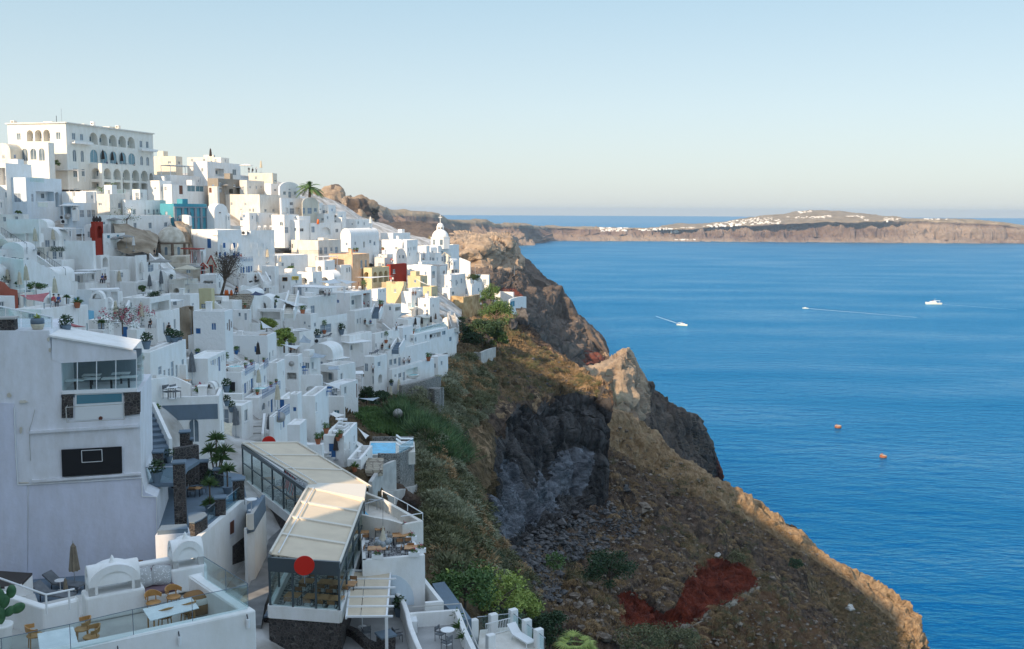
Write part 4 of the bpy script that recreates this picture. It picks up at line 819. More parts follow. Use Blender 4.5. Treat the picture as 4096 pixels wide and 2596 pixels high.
mat('canvas_khaki',(.20,.165,.12),.9,(.26,.22,.16),4)
def mk_closed(key,m,pm='steel'):
 r=protoroot('closed_parasol');MB().bar((0,0,0),(0,0,2.6),.025,6).build('pole',pm,r)
 b=MB();N=14;prof=[(.03,2.62),(.09,2.5),(.13,2.42),(.12,2.36),(.15,2.1),(.20,1.5),(.24,1.08),(.10,1.1)]
 vs=[]
 for i,(q,z)in enumerate(prof):
  for k in range(N):w=1+(.28 if k%2 else-.2)*(min(1,i/3));t=2*math.pi*k/N;vs.append((q*w*math.cos(t),q*w*math.sin(t),z))
 b.add(vs,[(j*N+k,j*N+(k+1)%N,(j+1)*N+(k+1)%N,(j+1)*N+k)for j in range(len(prof)-1)for k in range(N)]);b.build('canopy',m,r)
 MB().lathe((0,0,0),[(.02,2.6),(.05,2.66),(.03,2.72),(.005,2.8)],8).build('finial',pm,r)
 MB().lathe((0,0,0),[(.28,0),(.27,.07),(.05,.1),(.04,.3)],10).build('base',pm,r);fin(key,r)
for k,m in(('pc','canvas'),('pg','canvas_grey'),('pd','canvas_dark'),('pw','canvas_white'),('pk','canvas_khaki')):mk_closed(k,m)
def mk_open(key,m,sq=False):
 r=protoroot('open_parasol');MB().bar((0,0,0),(0,0,2.6),.025,6).build('pole','steel',r)
 n=4 if sq else 8;b=MB();R1=1.9 if sq else 1.5
 vs=[(0,0,2.65)]+[(R1*math.cos(2*math.pi*(i+.5)/n),R1*math.sin(2*math.pi*(i+.5)/n),2.2)for i in range(n)]+[(R1*math.cos(2*math.pi*(i+.5)/n),R1*math.sin(2*math.pi*(i+.5)/n),2.08)for i in range(n)]
 b.add(vs,[(0,1+i,1+(i+1)%n)for i in range(n)]+[(1+i,1+n+i,1+n+(i+1)%n,1+(i+1)%n)for i in range(n)]);b.build('canopy',m,r)
 b2=MB()
 for i in range(n):b2.bar((0,0,2.1),(R1*.6*math.cos(2*math.pi*(i+.5)/n),R1*.6*math.sin(2*math.pi*(i+.5)/n),2.36),.012,4)
 b2.build('ribs','steel',r);MB().lathe((0,0,0),[(.28,0),(.27,.07),(.05,.1)],10).build('base','steel',r);fin(key,r)
mk_open('og','canvas_grey2',True)if mat('canvas_grey2',(.26,.25,.23),.9)else 0
mk_open('oc','canvas',True);mk_open('ow','canvas_white',True)
def leaves(b,c,n,rad,sz,rnd,flat=1.0,drop=0):
 c=Vector(c)
 for _ in range(n):
  v=Vector((rnd.gauss(0,1),rnd.gauss(0,1),rnd.gauss(0,1))).normalized()*rad*(rnd.random()**.45);v.z*=flat
  p=c+v;q=sz*rnd.uniform(.6,1.3);u=Vector((rnd.gauss(0,1),rnd.gauss(0,1),rnd.gauss(0,.6))).normalized();w=u.cross(Vector((rnd.gauss(0,1),rnd.gauss(0,1),rnd.gauss(0,1)))).normalized()
  b.add([p-u*q,p-w*q*.45,p+u*q,p+w*q*.45],[(0,1,2,3)])
def spikes(b,c,n,ln,w,rnd,up=.3,droop=.25):
 c=Vector(c)
 for i in range(n):
  t=rnd.uniform(0,6.28);e=rnd.uniform(-.25,1.3)*(1-up)+up;d=Vector((math.cos(t)*math.cos(e),math.sin(t)*math.cos(e),math.sin(e)));L=ln*rnd.uniform(.7,1.1);s=d.cross(Vector((0,0,1))).normalized()*w
  m=c+d*L*.55;q=c+d*L-Vector((0,0,droop*L*abs(math.cos(e))))
  b.add([c-s*.5,c+s*.5,m+s,q,m-s],[(0,1,2,3,4)])
def mk_pot(key,name,potm,kind,leafm,fl=None):
 rnd=random.Random(len(key)*7+ord(key[-1]));r=protoroot(name)
 if kind=='box':b=bx(MB(),-.4,.4,-.16,.16,0,.3)
 else:b=MB().lathe((0,0,0),[(.14,0),(.19,.2),(.24,.38),(.25,.42),(.2,.42),(.2,.36)],12)
 b.build('pot',potm,r);b=MB()
 if kind=='spike':spikes(b,(0,0,.4),34,.5,.035,rnd)
 elif kind=='tree':MB().bar((0,0,.3),(.03,0,1.1),.02,5).build('stem','bark',r);leaves(b,(0,0,1.3),150,.36,.08,rnd)
 elif kind=='box':leaves(b,(0,0,.42),90,.32,.07,rnd,.5)
 else:leaves(b,(0,0,.62),160,.33,.08,rnd,.9)
 b.build('foliage',leafm,r)
 if fl:f=MB();leaves(f,(0,0,.55),25,.3,.06,rnd,.6);f.build('blossom',fl,r)
 fin(key,r)
mk_pot('p1','potted_plant','terracotta','bush','leaf');mk_pot('p2','potted_succulent','terracotta','spike','leaf');mk_pot('p3','potted_shrub','bluegrey','bush','leaf_dark');mk_pot('p4','planter_box','white_paint','box','leaf','flower');mk_pot('p5','potted_tree','terracotta','tree','leaf');mk_pot('p6','potted_agave','white','spike','leaf');mk_pot('p7','blue_flowerpot','shutter_blue','bush','leaf')
def mk_misc():
 r=protoroot('air_conditioner');bx(MB(),-.42,.42,-.15,.15,0,.62).build('casing','frame_white',r)
 MB().lathe((-.1,-.155,.31),[(.22,0)],3)if 0 else None
 b=MB();N=18;b.add([(-.1+.23*math.cos(2*math.pi*i/N),-.156,.31+.23*math.sin(2*math.pi*i/N))for i in range(N)]+[(-.1+.23*math.cos(2*math.pi*i/N),-.17,.31+.23*math.sin(2*math.pi*i/N))for i in range(N)],[tuple(range(N,2*N))]+[(i,(i+1)%N,N+(i+1)%N,N+i)for i in range(N)]);b.build('fan_grille','dark',r);fin('ac',r)
 r=protoroot('satellite_dish');MB().bar((0,0,0),(0,0,.9),.025,6).build('mast','steel',r)
 b=MB();b.lathe((0,0,0),[(.01,0),(.2,.03),(.36,.09),(.42,.13)],18);M_=Matrix.Translation((0,-.1,1.0))@Matrix.Rotation(R(70),4,'X');b.v=[tuple(M_@Vector(v))for v in b.v];b.build('dish','concrete',r,smooth=True)
 MB().bar((0,-.1,.8),(0,-.5,1.05),.015,4).build('arm','steel',r);fin('dish',r)
 r=protoroot('chimney');bx(MB(),-.5,.5,-.4,.4,-1.0,.9).build('stack','white',r)
 b=MB();N=10
 for y in(-.4,.3):
  vs=[]
  for i in range(N+1):
   t=math.pi*i/N;vs+=[(-.42*math.cos(t),y,.9+.5*math.sin(t)),(-.28*math.cos(t),y,.9+.34*math.sin(t)),(-.28*math.cos(t),y+.1,.9+.34*math.sin(t)),(-.42*math.cos(t),y+.1,.9+.5*math.sin(t))]
  b.add(vs,[(4*i+k,4*i+4+k,4*i+4+(k+1)%4,4*i+(k+1)%4)for i in range(N)for k in range(4)])
 vs=[]
 for i in range(N+1):t=math.pi*i/N;vs+=[(-.42*math.cos(t),-.4,.9+.5*math.sin(t)),(-.42*math.cos(t),.4,.9+.5*math.sin(t))]
 b.add(vs,[(2*i,2*i+1,2*i+3,2*i+2)for i in range(N)]);b.build('arched_hood','white',r);fin('chimney',r)
 r=protoroot('lattice_fence_panel');b=MB()
 for i in range(5):b.bar((-.9+.36*i,0,.1),(-.54+.36*i,0,.95),.03,4);b.bar((-.54+.36*i,0,.1),(-.9+.36*i,0,.95),.03,4)
 b.build('lattice','canvas_dark',r);b=MB();b.bar((-.95,0,.08),(.95,0,.08),.03,4);b.bar((-.95,0,.98),(.95,0,.98),.035,4);b.build('rail','canvas_dark',r);fin('lattice',r)
 r=protoroot('gas_bottle');MB().lathe((0,0,0),[(.1,0),(.2,.05),(.2,.6),(.12,.75),(.08,.85)],12).build('bottle_body','orange',r,smooth=True);MB().lathe((0,0,0),[(.05,.85),(.06,.95)],8).build('valve','steel',r);fin('gas',r)
mat('orange',(.62,.13,.02),.5)
mk_misc()
def mk_person(key,sit,shirtm,trouserm):
 r=protoroot('person');me=bpy.data.meshes.new('body')
 if sit:J={'pel':(0,0,.48,.13),'che':(0,.03,.80,.13),'nec':(0,.02,1.02,.05),'hea':(0,0,1.14,.085),'top':(0,0,1.25,.07),'sl':(.17,.03,.96,.05),'el':(.22,-.08,.73,.042),'hl':(.14,-.28,.70,.03),'sr':(-.17,.03,.96,.05),'er':(-.22,-.08,.73,.042),'hr':(-.14,-.28,.70,.03),'kl':(.11,-.42,.50,.065),'al':(.11,-.45,.08,.04),'fl':(.12,-.6,.04,.035),'kr':(-.11,-.42,.50,.065),'ar':(-.11,-.45,.08,.04),'fr':(-.12,-.6,.04,.035)}
 else:J={'pel':(0,0,.92,.125),'che':(0,0,1.28,.13),'nec':(0,0,1.48,.05),'hea':(0,-.01,1.60,.085),'top':(0,0,1.70,.07),'sl':(.19,0,1.40,.05),'el':(.25,.02,1.12,.042),'hl':(.24,-.08,.86,.03),'sr':(-.19,0,1.40,.05),'er':(-.26,.02,1.12,.042),'hr':(-.2,-.14,.92,.03),'kl':(.10,-.02,.5,.06),'al':(.11,.02,.08,.04),'fl':(.12,-.14,.04,.035),'kr':(-.10,-.04,.5,.06),'ar':(-.12,.06,.08,.04),'fr':(-.13,-.1,.04,.035)}
 E_=[('pel','che'),('che','nec'),('nec','hea'),('hea','top'),('che','sl'),('sl','el'),('el','hl'),('che','sr'),('sr','er'),('er','hr'),('pel','kl'),('kl','al'),('al','fl'),('pel','kr'),('kr','ar'),('ar','fr')]
 ks=list(J);me.from_pydata([J[k][:3]for k in ks],[(ks.index(a),ks.index(c))for a,c in E_],[]);o=bpy.data.objects.new('body',me);COL.objects.link(o);me.materials.append(MAT['skin'])
 sm=o.modifiers.new('s','SKIN')
 for i,k in enumerate(ks):me.skin_vertices[0].data[i].radius=(J[k][3],)*2
 me.skin_vertices[0].data[0].use_root=True
 o.modifiers.new('d','SUBSURF').levels=1;setpar(o,r)
 z=J['pel'][2];b=MB().lathe((0,J['che'][1],0),[(.10,z-.04),(.165,z),(.17,z+.2),(.185,z+.38),(.15,z+.50),(.06,z+.54)],12,1.12,.8);b.build('shirt',shirtm,r,smooth=True)
 b=MB()
 for k in 'lr':b.bar(J['pel'][:3],J['k'+k][:3],.10,8,.08);b.bar(J['k'+k][:3],J['a'+k][:3],.078,8,.055)
 b.build('trousers',trouserm,r);h=J['hea'];MB().ball((h[0],h[1]+.025,h[2]+.055),.105,10,6).build('hair','hair',r,smooth=True);fin(key,r)
mat('shirt_white',(.7,.7,.7),.9);mat('shirt_blue',(.03,.10,.3),.9);mat('shirt_black',(.02,.02,.02),.9);mat('shirt_red',(.5,.08,.10),.9);mat('trouser',(.03,.04,.06),.9)
mk_person('st_w',0,'shirt_white','trouser');mk_person('st_k',0,'shirt_black','trouser');mk_person('si_w',1,'shirt_white','trouser');mk_person('si_b',1,'shirt_blue','trouser');mk_person('si_k',1,'shirt_black','trouser');mk_person('si_r',1,'shirt_red','shirt_white')
BVH=[None]
def setdown(x,y,z=None):
 X,Y=px(x,y)
 if z is not None:return onz(X,Y,z)
 if BVH[0]is None:BVH[0]=mkbvh()
 r=ray(X,Y).normalized();loc,nor,idx,dist=BVH[0].ray_cast(CO,r)
 if loc is None:return P3(X,Y)
 if nor and abs(nor.z)<.6:
  if nor.dot(r)>0:nor=-nor
  h=Vector((nor.x,nor.y,0));h=h.normalized()if h.length>.01 else Vector((0,-1,0))
  q=loc+h*.45+Vector((0,0,.1));l2=BVH[0].ray_cast(q,Vector((0,0,-1)))[0]
  return l2 if l2 is not None and loc.z-l2.z<1.2 else loc+h*.3
 return loc
def put(key,x,y,label,cat,rz=0,sc=1,z=None,group=None,name=None):
 loc=setdown(x,y,z);P=PROTO[key]
 if not P[1]:
  P[1]=True;r=P[0];r.location=loc;r.rotation_euler=(0,0,R(rz));r.scale=(sc,)*3 if not isinstance(sc,tuple)else sc
 else:r=dup(P[0],loc,R(rz),sc)
 tag(r,label,cat,group)
 if name:r.name=name
 return r
def props(txt):
 for ln in txt.strip().split('\n'):
  ln=ln.strip()
  if not ln or ln[0]=='#':continue
  if ln[0]=='@':CUR[0]=ln[1];continue
  f=[s.strip()for s in ln.split('|')];g=f[0].split();o=dict(k.split('=')for k in f[3].split())if len(f)>3 and f[3]else{}
  s=float(o.get('s',1));put(g[0],float(g[1]),float(g[2]),f[1],f[2],float(o.get('rz',0)),s,float(o['z'])if 'z' in o else None,f[4]if len(f)>4 else None)
def sail(ff,pts,label,m='sail',group=None,n=5):
 """pts: corners (x, y, height above ground below that corner's anchor depth d)"""
 CUR[0]=ff;P=[atd(*px(p[0],p[1]),p[2])for p in pts]
 c=sum(P,Vector())/len(P)-Vector((0,0,.25));b=MB();k=len(P);edge=[]
 for i in range(k):
  a,d=P[i],P[(i+1)%k]
  for t in range(n):s_=t/n;q=a.lerp(d,s_);q=q.lerp(c,.16*math.sin(math.pi*s_));edge.append(q)
 top=[c]+edge;N=len(edge);b.add(top+[v-Vector((0,0,.02))for v in top],[(0,1+i,1+(i+1)%N)for i in range(N)]+[(N+1,N+2+(i+1)%N,N+2+i)for i in range(N)])
 o=b.build('shade_sail',m);tag(o,label,'shade sail',group);return o
def mast(ff,x,y0,y1,d,label,m='white_paint',r=.04,name='pole'):
 CUR[0]=ff;a=atd(*px(x,y1),d);z=zat(a,px(x,y0)[1]);o=MB().bar(a-Vector((0,0,.5)),(a.x,a.y,z),r,6).build(name,m);tag(o,label,'pole');return o
def pergola(ff,x0,y0,x1,y1,depth,h,label,a=14,m='white_paint',slats=9,solidroof=True):
 """front edge of the roof from (x0,y0) to (x1,y1); posts down h metres; depth metres back"""
 CUR[0]=ff;X0,Y0=px(x0,y0);X1,Y1=px(x1,y1)
 d=D(X0,Y0+h*4000/200)+0;A=atd(X0,Y0,d);B=onz(X1,Y1,A.z)if abs(Y1-843)>60 else atd(X1,Y1,d)
 if(B-A).length>14 or(B-A).length<.5:B=atd(X1,Y1,d)
 B.z=A.z;u=(B-A).normalized();v=Vector((-u.y,u.x,0));v=v if v.y>0 else-v;w=(B-A).length
 r=root('pergola',A-Vector((0,0,h)),label,'pergola');q=lambda s,t,z:(A.x+u.x*s+v.x*t,A.y+u.y*s+v.y*t,A.z+z)
 for s in(0.1,w-.1):
  for t in(.1,depth-.1):MB().box(q(s,t,0),u,v,.06,.06,A.z-h-.4,A.z-.1).build('post',m,r)
 b=MB();b.box(q(w/2,.1,0),u,v,w/2,.05,A.z-.14,A.z-.02);b.box(q(w/2,depth-.1,0),u,v,w/2,.05,A.z-.14,A.z-.02);b.build('beam',m,r)
 if solidroof:MB().box(q(w/2,depth/2,0),u,v,w/2+.15,depth/2+.15,A.z,A.z+.05).build('roof_panel',m,r)
 b=MB()
 for i in range(slats):s=w*(i+.5)/slats;b.box(q(s,depth/2,0),u,v,.04,depth/2+.3,A.z-.1+(.12 if not solidroof else 0),A.z-.005+(.12 if not solidroof else 0))
 b.build('rafters',m,r);return r
def stairs(ff,x0,y0,d0,x1,y1,d1,w,label,m='concrete',sides='white',a=None):
 """flight from bottom centre to top centre"""
 CUR[0]=ff;A=atd(*px(x0,y0),d0);B=atd(*px(x1,y1),d1)
 n=max(3,int(abs(B.z-A.z)/.18));u=Vector((B.x-A.x,B.y-A.y,0));L=u.length;u.normalize();v=Vector((-u.y,u.x,0));r=root('stairway',A,label,'stairs');b=MB()
 for i in range(n):t0=L*i/n;z=A.z+(B.z-A.z)*(i+1)/n;c=A+u*(t0+L/n/2);b.box(c,u,v,L/n/2,w/2,z-(B.z-A.z)/n-.6,z)
 b.build('steps',m,r,solid=True)
 if sides:
  for s in(-1,1):
   o=v*s*(w/2+.12);b=MB();p0,p1=A+o,B+o;e=v*.12
   b.add([p0-e-Vector((0,0,1)),p0+e-Vector((0,0,1)),p0+e+Vector((0,0,.75)),p0-e+Vector((0,0,.75)),p1-e-Vector((0,0,1)),p1+e-Vector((0,0,1)),p1+e+Vector((0,0,.75)),p1-e+Vector((0,0,.75))],[(0,1,2,3),(7,6,5,4),(0,4,5,1),(1,5,6,2),(2,6,7,3),(3,7,4,0)]);b.build('side_wall',sides,r)
 return r
def rail(ff,pts,label,z=None,h=1.0,m='white_paint',glass=False,bars=False,cat='railing',name=None,step=1.5):
 CUR[0]=ff;P=[setdown(p[0],p[1],z if z is not None else(p[2]if len(p)>2 else None))for p in pts]if not callable(pts)else pts()
 r=root(name or('glass_railing' if glass else 'railing'),P[0],label,cat);b=MB()
 for a,c in zip(P,P[1:]):b.bar(a+Vector((0,0,h)),c+Vector((0,0,h)),.03,5)
 b.build('handrail',m,r)
 for a,c in zip(P,P[1:]):
  n=max(1,int((c-a).length/step))
  if glass:
   for i in range(n):
    p,q=a.lerp(c,(i+.02)/n),a.lerp(c,(i+.98)/n);b=MB();t=(q-p).cross(Vector((0,0,1))).normalized()*.012;zz=Vector((0,0,.05));hh=Vector((0,0,h-.02));b.hexa([p+zz-t,q+zz-t,q+zz+t,p+zz+t,p+hh-t,q+hh-t,q+hh+t,p+hh+t]);b.build('glass_panel','clear_glass',r)
  else:
   pb=MB()
   for i in range(n+1):q=a.lerp(c,i/n);pb.bar(q,q+Vector((0,0,h)),.025,5)
   if bars:
    for hh in(.35,.65):pb.bar(a+Vector((0,0,hh*h)),c+Vector((0,0,hh*h)),.018,4)
   pb.build('posts',m,r)
 return r
def glassmat():
 m=bpy.data.materials.new('clear_glass');m.use_nodes=True;MAT['clear_glass']=m;n=m.node_tree.nodes;l=m.node_tree.links
 n.remove(n['Principled BSDF']);o=n['Material Output'];t=n.new('ShaderNodeBsdfTransparent');t.inputs[0].default_value=(.88,.94,.94,1);g=n.new('ShaderNodeBsdfGlossy');g.inputs['Roughness'].default_value=.05;g.inputs[0].default_value=(.85,.93,.95,1)
 f=n.new('ShaderNodeLayerWeight');f.inputs[0].default_value=.5;pw=n.new('ShaderNodeMath');pw.operation='POWER';pw.inputs[1].default_value=4;l.new(f.outputs['Facing'],pw.inputs[0]);a=n.new('ShaderNodeMath');a.operation='MULTIPLY_ADD';a.inputs[1].default_value=.5;a.inputs[2].default_value=.05;l.new(pw.outputs[0],a.inputs[0]);x=n.new('ShaderNodeMixShader');l.new(a.outputs[0],x.inputs[0]);l.new(t.outputs[0],x.inputs[1]);l.new(g.outputs[0],x.inputs[2]);l.new(x.outputs[0],o.inputs[0])
glassmat()
def onpl(P,n,X,Y):r=ray(X,Y);return CO+r*((P-CO).dot(n)/r.dot(n))
def prism3(name,pts,back,m,parent=None,solid=False,bevel=0):
 n=len(pts);vs=[Vector(p)for p in pts]+[Vector(p)+back for p in pts]
 return MB().add(vs,[tuple(range(n)),tuple(range(2*n-1,n-1,-1))]+[(i,n+i,n+(i+1)%n,(i+1)%n)for i in range(n)]).build(name,m,parent,solid=solid,bevel=bevel)
def zslab(name,ff,pts,zt,zb,m,parent=None,solid=True,bevel=0):
 CUR[0]=ff;q=[onz(*px(*p),zt)for p in pts]
 return MB().slab([(p.x,p.y)for p in q],zb,zt).build(name,m,parent,solid=solid,bevel=bevel)
def zwall(name,ff,pts,zt,zb,th,m,parent=None,inside=None,bevel=0,close=False):
 """wall along a line drawn on the height zt (its outer top edge); thickness goes towards 'inside' pixel"""
 CUR[0]=ff;Q=[onz(*px(*p),zt)for p in pts];c=onz(*px(*inside),zt)if inside else None;b=MB();out=[]
 n=len(Q)
 for i in range(n):
  ns=[]
  for a,d in((i-1,i),(i,i+1)):
   if 0<=a and d<n:
    t=(Q[d]-Q[a]).normalized();nn=Vector((-t.y,t.x,0))
    if c is not None and nn.dot(c-Q[a])<0:nn=-nn
    ns.append(nn)
  m_=sum(ns,Vector());m_.normalize();k=1/max(.4,m_.dot(ns[0]));out.append(Q[i]+m_*th*k)
 vs=[]
 for q,o in zip(Q,out):vs+=[(q.x,q.y,zb),(q.x,q.y,zt),(o.x,o.y,zt),(o.x,o.y,zb)]
 b.add(vs,[(4*i+k,4*i+(k+1)%4,4*i+4+(k+1)%4,4*i+4+k)for i in range(n-1)for k in range(4)]+[(0,1,2,3),(4*n-1,4*n-2,4*n-3,4*n-4)])
 return b.build(name,m,parent,solid=True,bevel=bevel)
u1=Vector((math.cos(R(14)),math.sin(R(14)),0));v1=Vector((-u1.y,u1.x,0));PW=atd(121,1727,62)
W1=lambda X,Y:onpl(PW,v1,X,Y)
big=root('weathered_building',W1(300,2300),'large weathered lilac grey building with a black board and a glazed dining room','building')
plaster('lilac',(.66,.67,.76),bump=.03,dirt=.4);plaster('old_white',(.76,.76,.79),bump=.02,dirt=.5)
prism3('wall',[W1(*p)for p in[(-90,1322),(197,1322),(201,1345),(205,1440),(243,1442),(249,1574),(558,1566),(560,1650),(565,1900),(580,1968),(628,1988),(648,2360),(-90,2420)]],v1*7,'old_white',big,solid=True)
prism3('lower_wall',[W1(*p)-v1*.04 for p in[(118,1940),(566,1905),(580,1968),(628,1990),(648,2358),(110,2390)]],v1*.03,'lilac',big)
prism3('side_wall',[W1(*p)-v1*.08 for p in[(-90,1610),(56,1612),(74,1936),(108,1938),(112,2400),(-90,2420)]],v1*.06,'lilac',big)
prism3('fascia',[W1(*p)-v1*.03 for p in[(207,1346),(206,1438),(248,1452),(548,1436),(544,1402),(528,1399)]],v1*.10,'old_white',big)
prism3('roof',[W1(*p)-v1*.2 for p in[(198,1338),(205,1347),(532,1400),(534,1394)]],v1*4.6,'white',big)
prism3('sill',[W1(*p)-v1*.12 for p in[(248,1563),(549,1552),(550,1566),(250,1576)]],v1*.3,'white_paint',big)
for a,c in((248,309),(309,386),(386,463),(463,546)):
 prism3('glass_panel',[W1(a+1,1452-(a-248)*.05)+v1*.05,W1(c-1,1452-(c-248)*.05)+v1*.05,W1(c-1,1562-(c-248)*.035)+v1*.05,W1(a+1,1562-(a-248)*.035)+v1*.05],v1*.02,'clear_glass',big)
 MB().bar(W1(c,1452-(c-248)*.05)+v1*.03,W1(c,1562-(c-248)*.035)+v1*.03,.03,4).build('mullion','white_paint',big)
g0,g1=W1(546,1438)+v1*.1,W1(549,1552)+v1*.1;prism3('end_glass',[g0,g0+v1*3.4,g1+v1*3.4,g1],u1*.02,'clear_glass',big)
prism3('back_wall',[W1(243,1445)+v1*4.2,W1(535,1430)+v1*4.2,W1(535,1600)+v1*4.2,W1(243,1600)+v1*4.2],v1*.2,'grey',big)
fz=W1(400,1567).z-.1;fl=[W1(243,1566),W1(556,1566),W1(556,1566)+v1*4.3,W1(243,1566)+v1*4.3];MB().slab([(p.x,p.y)for p in fl],fz-.2,fz).build('floor','bluegrey',big)
for s,t in((.14,1.0),(.34,1.4),(.62,1.3),(.85,1.6),(.3,2.9),(.7,3.2)):
 p=W1(248+300*s,1566)+v1*t;k=dup(PROTO['rtable'][0],(p.x,p.y,fz),R(20),(1.5,1.5,.98))if 0 else None
 r=root('dining_table',(p.x,p.y,fz),f"white laid table behind the glass, {['far left', 'left of centre', 'right of centre', 'far right', 'back left', 'back right'][[.14, .34, .62, .85, .3, .7].index(s)]} of the glazed dining room",'table','tables in the glazed dining room')
 MB().box(p,u1,v1,.55,.4,fz+.71,fz+.76).build('tabletop','white_paint',r);MB().box(p,u1,v1,.06,.06,fz,fz+.71).build('pedestal','iron',r)
for a,c in((248,293),(498,560)):
 y0=1578-(a-248)*.03;prism3('stone_pier',[W1(a,y0)-v1*.12,W1(c,y0-2)-v1*.12,W1(c,y0+84 if a>400 else y0+92)-v1*.12,W1(a,y0+92)-v1*.12],v1*.5,'lava_stone',big)
prism3('window',[W1(300,1576)-v1*.03,W1(492,1570)-v1*.03,W1(492,1670)-v1*.03,W1(300,1682)-v1*.03],v1*.06,'frame_white',big)
prism3('window_pane',[W1(307,1580)-v1*.05,W1(488,1573)-v1*.05,W1(488,1606)-v1*.05,W1(307,1616)-v1*.05],v1*.04,'turq_pane',big)
prism3('ledge',[W1(*p)-v1*.22 for p in[(121,1722),(554,1695),(554,1706),(121,1732)]],v1*.25,'old_white',big)
prism3('ledge',[W1(*p)-v1*.22 for p in[(130,1918),(566,1888),(566,1896),(130,1928)]],v1*.25,'old_white',big)
b=MB();pp=[(59,1628),(61,1706),(66,1832),(73,1938),(245,1929),(371,1922),(569,1909),(569,1983),(627,1985),(627,2078),(632,2250)]
for p,q in zip(pp,pp[1:]):b.bar(W1(*p)-v1*.12,W1(*q)-v1*.12,.035,5)
b.build('drain_pipe','frame_white',big)
b=MB();pp=[(141,1636),(128,1690),(120,1712),(120,1775),(124,1842)]
for p,q in zip(pp,pp[1:]):b.bar(W1(*p)-v1*.08,W1(*q)-v1*.08,.02,4)
b.build('cable','concrete',big)
b=MB();fr=[(272,1621),(500,1607),(503,1668),(275,1680)]
for p,q in zip(fr,fr[1:]+fr[:1]):b.bar(W1(*p)-v1*.7,W1(*q)-v1*.7,.03,4)
for p in fr:b.bar(W1(*p)-v1*.7,W1(*p)-v1*.05,.02,4)
b.build('metal_bracket_frame','concrete',big)
for(x,y,w,h)in((38,1580,22,24),(94,1606,44,14),(195,1356,14,20),(200,1400,12,22),(404,1672,22,18),(85,1718,14,32),(96,1930,60,6)):
 rr=random.Random(x);pts=[(x+w/2*math.cos(t)*rr.uniform(.6,1.1),y+h/2*math.sin(t)*rr.uniform(.6,1.1))for t in[6.28*i/11 for i in range(11)]]
 prism3('broken_plaster',[W1(*p)-v1*.10 for p in pts],v1*.06,'oldstone' if x!=404 else 'brownwood',big)
bd=root('black_board',W1(370,1905)-v1*.1,'wide black board with a thin white rectangle on the weathered building','sign')
prism3('board',[W1(*p)-v1*.16 for p in[(247,1797),(488,1784),(490,1890),(251,1905)]],v1*.08,'board_black',bd)
b=MB();fr=[W1(*p)-v1*.18 for p in[(328,1800),(409,1795.5),(411,1842),(330,1847)]]
for p,q in zip(fr,fr[1:]+fr[:1]):b.bar(p,q,.022,4)
b.build('white_outline','white_paint',bd)
zt=W1(100,1322).z
r=root('glass_railing',W1(0,1322),'white framed glass railing sloping along the top of the weathered building','railing')
for i in range(4):
 a,c=-60+i*63,-60+(i+1)*63;ya,yc=1226+i*13,1226+(i+1)*13
 prism3('glass_panel',[W1(a+2,ya)+v1*1.2,W1(c-2,yc)+v1*1.2,W1(c-2,1318)+v1*1.2,W1(a+2,1318)+v1*1.2],v1*.02,'clear_glass',r)
MB().bar(W1(-70,1222)+v1*1.2,W1(192,1276)+v1*1.2,.06,5).build('handrail','white_paint',r);MB().bar(W1(192,1276)+v1*1.2,W1(193,1322)+v1*1.2,.05,5).build('post','white_paint',r)
r=root('stone_pillar',W1(30,1322),'square black lava pillar with grey cap on the weathered building roof','pillar');p=W1(28,1322)+v1*.5
MB().box(p,u1,v1,.42,.42,zt-.2,W1(28,1278).z).build('shaft','lava_stone',r);MB().box(p,u1,v1,.5,.5,W1(28,1278).z,W1(28,1270).z).build('cap','concrete',r)
p=W1(143,1322)+v1*.6;r=root('large_pot',p,'large dark and cream pot with a bromeliad on the weathered building roof','pot');MB().lathe((p.x,p.y,zt),[(.3,0),(.38,.25),(.40,.34)],16).build('lower_band','canvas',r,smooth=True);MB().lathe((p.x,p.y,zt),[(.40,.34),(.40,.55),(.36,.68),(.3,.68)],16).build('upper_band','bluegrey',r,smooth=True)
b=MB();spikes(b,(p.x,p.y,zt+.65),26,.4,.04,random.Random(2));b.build('foliage','leaf_yellow',r)
YZ=176.8
yard=zslab('yard_floor','L',[(-200,640),(420,560),(1500,480),(1560,700),(1500,1200),(-200,1200)],YZ,YZ-5,'bluegrey');tag(yard,'grey sunken yard floor below the weathered building wall','terrace')
CUR[0]='L'
put('pk',695,690,'closed khaki parasol on a dark pole against the lilac wall','parasol',z=YZ,sc=1.12)
put('glounger',600,690,'grey padded sun lounger right behind the tall khaki parasol','sun lounger',75,1.3,YZ);put('glounger',500,790,'grey padded sun lounger nearest the white rail post','sun lounger',75,1.3,YZ+.2)
put('rtable',560,700,'small round wooden side table between the grey loungers','table',0,.9,YZ+.1);put('pk',612,780,'lower closed khaki parasol tip behind the white wall','parasol',z=YZ+.1,sc=.5)
p=onz(*px(1270,590),YZ);r=root('grey_table',p,'square dark grey table with an ashtray in the yard corner','table');MB().box(p,u1,v1,.8,.55,YZ+.72,YZ+.78).build('tabletop','canvas_grey',r);MB().box(p,u1,v1,.06,.06,YZ,YZ+.72).build('pedestal','iron',r)
put('diner',1300,560,'rattan backed chair behind the square dark grey table','chair',180,1.25,YZ)
p0=onz(*px(1400,600),YZ);r=root('white_block',p0,'square white plastered block with a grey cap at the yard corner','block wall');q=[onz(*px(x,y),181.5)for x,y in((1437,175),(1760,150),(1745,100),(1480,115))]
MB().slab([(k.x,k.y)for k in q],172,181.4).build('wall','old_white',r,solid=True);MB().slab([(k.x,k.y)for k in[a.lerp(sum(q,Vector())/4,.12)for a in q]],181.4,181.65).build('cap','bluegrey',r)
